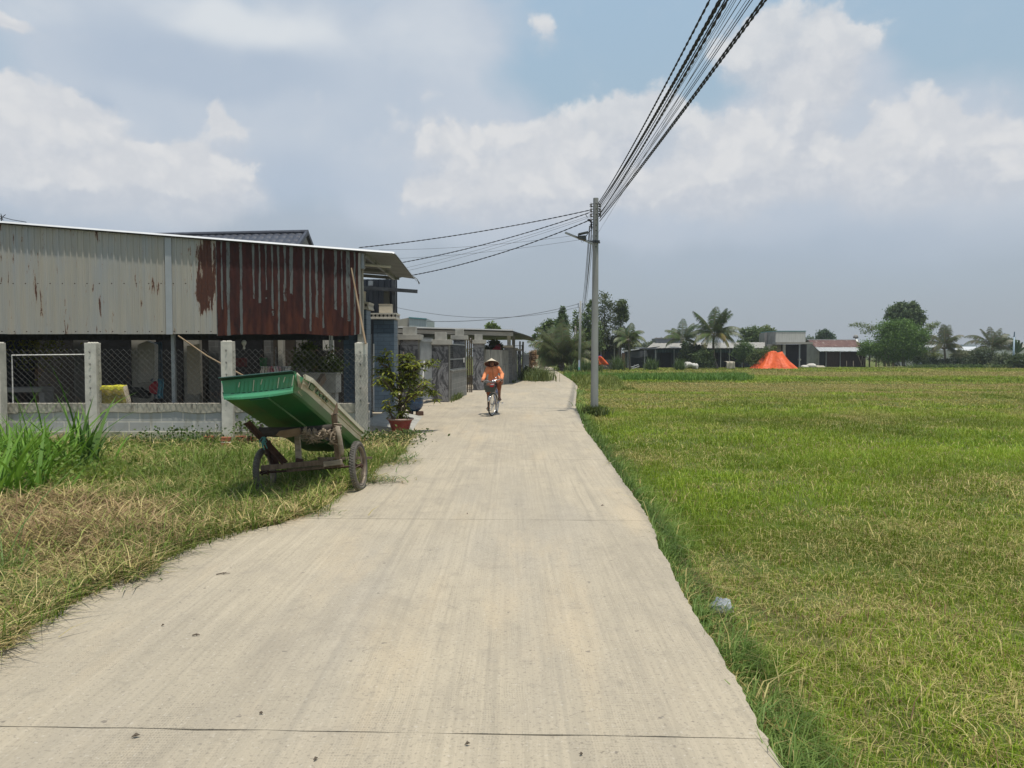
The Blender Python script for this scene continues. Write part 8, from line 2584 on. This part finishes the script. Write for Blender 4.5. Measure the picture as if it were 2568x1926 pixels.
tree('low_growth', 'strip of low weeds along the far field edge before the hedge', 95, (2400, 921), None, [(2290 + 22 * k, 918, 16, 4) for k in range(14)], 3200, .16, ((.035, .065, .02), (.10, .14, .045)), .04, 41, cat='weeds')
ba = thing('banana_plant', 'banana plant with upright broad leaves at the far right edge', 'banana plant', (X(2550, 97), 97, GZ))
MB().tube([at(2552, 918, 97), at(2551, 885, 97)], [.16, .12], 9).build('trunk', simple('banana_stem', (.16, .17, .08), (.11, .12, .06), 3, .7, .1), ba, smooth=True)
lv = MB()
for (tx_, ty_, w_) in ((2540, 856, .22), (2548, 852, .25), (2556, 853, .25), (2564, 858, .25), (2572, 868, .22), (2534, 870, .2)):
    a = at(2551, 888, 97); b = at(tx_, ty_, 96.8)
    c_ = at(tx_ + (tx_ - 2551) * .3, ty_ + 3, 96.7)
    rows = []
    for k in range(8):
        s = k / 7
        p = a.lerp(b, s) if s < .8 else b.lerp(c_, (s - .8) * 2)
        ww = w_ * math.sin(PI * (.08 + .9 * s)) * 1.0
        rows.append([p + Vector((-ww, 0, .03)), p, p + Vector((ww, .05, .03))])
    lv.sheet(rows)
lv.build('leaf', simple('banana_leaf', (.05, .09, .03), (.03, .06, .022), 3, .5, .1), ba, smooth=True, solid=.01)
o = thing('street_post', 'pale blue concrete post with a dark tip at the right edge of the field', 'post', (X(2541, 95), 95, GZ))
MB().tube([(X(2540.5, 95), 95, GZ), (X(2541.5, 95), 95, Z(845, 95))], [.14, .08], 10).build('shaft', MAT['blue_pole'], o, smooth=True)
MB().tube([(X(2541.5, 95), 95, Z(845, 95)), (X(2541.8, 95), 95, Z(832, 95))], [.075, .06], 8).build('tip', MAT['blue_plain'], o)
MB().bar(at(2541, 844, 95), at(2547, 848, 95), .05).build('arm', MAT['steel_dark'], o)

Y = 90
g = []
ccx, ccy = X(1952, Y), Y + 1.6
zt = Z(881.5, Y)
nth, nr_ = 150, 34
for i in range(nr_ + 1):
    s = i / nr_
    row = []
    for j in range(nth + 1):
        q = 2 * PI * j / nth
        f1 = math.sin(q * 8 + 1.7 * math.sin(q * 2 + 1)) + .6 * mnoise.noise((math.cos(q) * 4, math.sin(q) * 4, 1))
        f2 = mnoise.noise((math.cos(q) * 9, math.sin(q) * 9, s * 3))
        rad = .40 * min(1, s / .18) if s < .18 else .40 + .60 * ((s - .18) / .82)
        down = 0 if s < .18 else ((s - .18) / .82) ** .86
        x = ccx + 2.45 * rad * math.cos(q) * (1 + .10 * f1 * down + .05 * f2 * down) + .25 * rad * math.cos(q) * down ** 3
        y = ccy + 1.9 * rad * math.sin(q) * (1 + .16 * f1 * down + .07 * f2 * down)
        top = zt - .05 + .12 * math.cos(2 * PI * (x - ccx + .25) / 1.3) * (1 - down) * min(1, s / .1) - .07 * (x > ccx + .5)
        z = -.15 + (top + .15) * (1 - down) + .10 * f1 * math.sin(PI * down) + .05 * f2 * (down < .97)
        row.append((x, y, max(z, -.14 + .05 * max(0, f1) * (down > .9))))
    g.append(row)
o = MB().sheet(g).build('tarp_heap', MAT['tarp'], smooth=True)
tag(o, 'heap covered with a bright orange tarpaulin at the far edge of the field', 'tarpaulin')

bl_ = thing('straw_bales', 'stack of brown straw bales behind the near utility pole', 'straw stack', (X(1478, 84), 84, -.15))
for r in range(3):
    for c_ in range(3):
        MB().box((X(1463 + c_ * 12.5 + (r % 2) * 2, 84), 84 + random.uniform(-.06, .06), .05 + r * .36 - .03), (.53, .8, .34), (0, 0, random.uniform(-.05, .05))).build('bale', MAT['bale'], bl_, bevel=.04)
wr2 = MB()
g = []
for i in range(9):
    s = i / 8
    g.append([at(1499 + 16 * s + 3.5 * math.sin(j * .9 + s * 3) * .4 + (j - 4) * (2.2 + 1.3 * s), 894 + 21 * s + 1.2 * math.sin(j * 1.7), 83.2 + .25 * math.cos(j * 1.4 + s)) for j in range(9)])
tag(wr2.sheet(g).build('orange_sheet', MAT['tarp'], smooth=True, solid=.05), 'crumpled orange sheet hanging beside the straw bales', 'tarpaulin')
g = [[at(1497 + 2.2 * j, 893 + 4 * i - .3 * j * (i == 0), 83.6 + .1 * math.sin(j * 2)) for j in range(6)] for i in range(5)]
tag(MB().sheet(g).build('blue_sheet', MAT['tarp_blue'], smooth=True, solid=.05), 'dark blue sheet folded behind the crumpled orange sheet', 'tarpaulin')
db = MB()
for k in range(9):
    db.bar(at(1500 + k * 2.2, 920 + random.uniform(-2, 2), 83), at(1508 + k * 1.8, 917 + random.uniform(-3, 4), 82.6), .09, .05)
tag(db.build('plank_pile', MAT['wood_pale']), 'low pile of pale broken boards under the orange sheet', 'pile of boards')
fr2 = MB()
for (pa, ya, pb, yb_) in ((1580, 922, 1602, 914), (1584, 926, 1604, 918), (1576, 918, 1590, 922), (1590, 922, 1592, 914), (1600, 924, 1601, 913)):
    fr2.tube([at(pa, ya, 88), at(pb, yb_, 88)], .04, 5)
tag(fr2.build('metal_trestle', MAT['steel']), 'pale metal trestle lying in the grass before the lean-to', 'trestle')
ws = MB()
for k in range(9):
    p = at(1716 + k * 3.6, 917 - 3 * math.sin(k * .5), 88.5)
    ws.ell(p + Vector((0, random.uniform(-.3, .3), 0)), (.24, .3, .30 + .08 * math.sin(k)), 10, 7)
o = ws.build('white_sacks', MAT['white_cloth'], smooth=True)
md = o.modifiers.new('remesh', 'REMESH'); md.mode = 'VOXEL'; md.voxel_size = .06; md.use_smooth_shade = True
dm = o.modifiers.new('folds', 'DISPLACE'); tx2 = bpy.data.textures.new('sack_folds', 'CLOUDS'); tx2.noise_scale = .25; dm.texture = tx2; dm.strength = .14
tag(o, 'rounded bundle wrapped in white cloth in front of the dark shrub', 'bundle')
bcl = MB()
g = [[at(1822 + 2.3 * j + .5 * i * (1 if j > 4 else -1) * .3, 907 + 5 * i + .5 * math.sin(j * 1.5), 89 + .12 * math.sin(j * 1.4 + i)) for j in range(10)] for i in range(5)]
bcl.sheet(g); bcl.sheet([[p, (p[0], p[1] + 1.2, p[2] + .02)] for p in g[0]])
tag(bcl.build('draped_cloth', MAT['beige_cloth'], smooth=True, solid=.03), 'beige cloth draped over a block at the foot of the palms', 'cloth')
wt_ = thing('water_jar', 'small pale jar on a post before the barn gable', 'jar', at(2005, 918, 101))
MB().tube([at(2005, 920, 101), at(2005, 905, 101)], .09, 7).build('post', MAT['wood_pale'], wt_)
MB().lathe([(0, 0), (.12, 0), (.2, .12), (.18, .26), (.1, .32), (0, .32)], at(2005, 905, 101), 12).build('jar', MAT['cream_box'], wt_, smooth=True)
for i, (px, py, rx, rz) in enumerate(((2017, 918, .55, .22), (2034, 917, .7, .38), (2050, 919, 1.1, .2))):
    m = MB().ell(at(px, py + 1.5, 100 + i), (rx, .7, rz), 16, 8)
    o = m.build('tarp_mound', (MAT['white_cloth'], MAT['white_cloth'], MAT['beige_cloth'])[i], smooth=True)
    dm = o.modifiers.new('folds', 'DISPLACE'); dm.texture = tx2; dm.strength = .2
    tag(o, ('small white covered mound left before the barn', 'white cloth mound at the barn corner', 'flat beige cover spread before the barn wall')[i], 'mound')
for i, (px, w_, h_, lab) in enumerate(((1546, 22, 1.0, 'clump of tall reedy grass before the gabled shed'), (1630, 22, .8, 'clump of tall grass before the lean-to'), (1700, 16, .75, 'clump of tall grass left of the white bundle'), (1484, 14, .9, 'tuft of tall grass around the distant pole'))):
    k = 420
    B = np.stack([rng.normal(X(px, 85), w_ * .012, k), rng.normal(84 if i != 3 else 70, .5, k), np.full(k, -.15)], 1)
    if i == 3: B[:, 0] = rng.normal(X(1470, 70), .6, k)
    V, fs_, C = merge_blades([long_blades(B, h_ * rng.lognormal(-.05, .25, k) * 1.25, rng.uniform(.04, .08, k), rng.uniform(0, 2 * PI, k), np.abs(rng.normal(.3, .2, k)), ((.04, .08, .02), (.11, .16, .045)))])
    tag(np_mesh('reed_clump', V, fs_, C, MAT['blade'], loc=(float(B[:, 0].mean()), float(B[:, 1].mean()), -.15)), lab, 'reeds')

hz = MB().bx(-405, 405, -65, 605, -1.5, 14)
hm, t = newmat('haze')
pv_ = t.n('ShaderNodeVolumePrincipled', Density=.0004)
pv_.inputs['Color'].default_value = (.82, .88, .95, 1)
t.nt.links.new(pv_.outputs[0], t.n('ShaderNodeOutputMaterial').inputs[1])
tag(hz.build('haze', hm), 'thin pale haze in the air over the field', 'haze', kind='stuff')
x = rng.uniform(-120, 260, 9000); hh = 1.5 + 3.2 * fbm(x * .06, x * 0 + 3, 4)
P = np.stack([x, 230 + rng.normal(0, 4, 9000), -.1 + hh * rng.random(9000) ** .8], 1)
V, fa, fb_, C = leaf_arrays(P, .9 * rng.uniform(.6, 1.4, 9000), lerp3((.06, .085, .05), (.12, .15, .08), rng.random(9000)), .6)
tag(np_mesh('distant_treeline', V, [fa, fb_], C, MAT['leaf'], loc=(0, 230, 0)), 'low hazy line of far trees along the horizon', 'woods', kind='stuff')
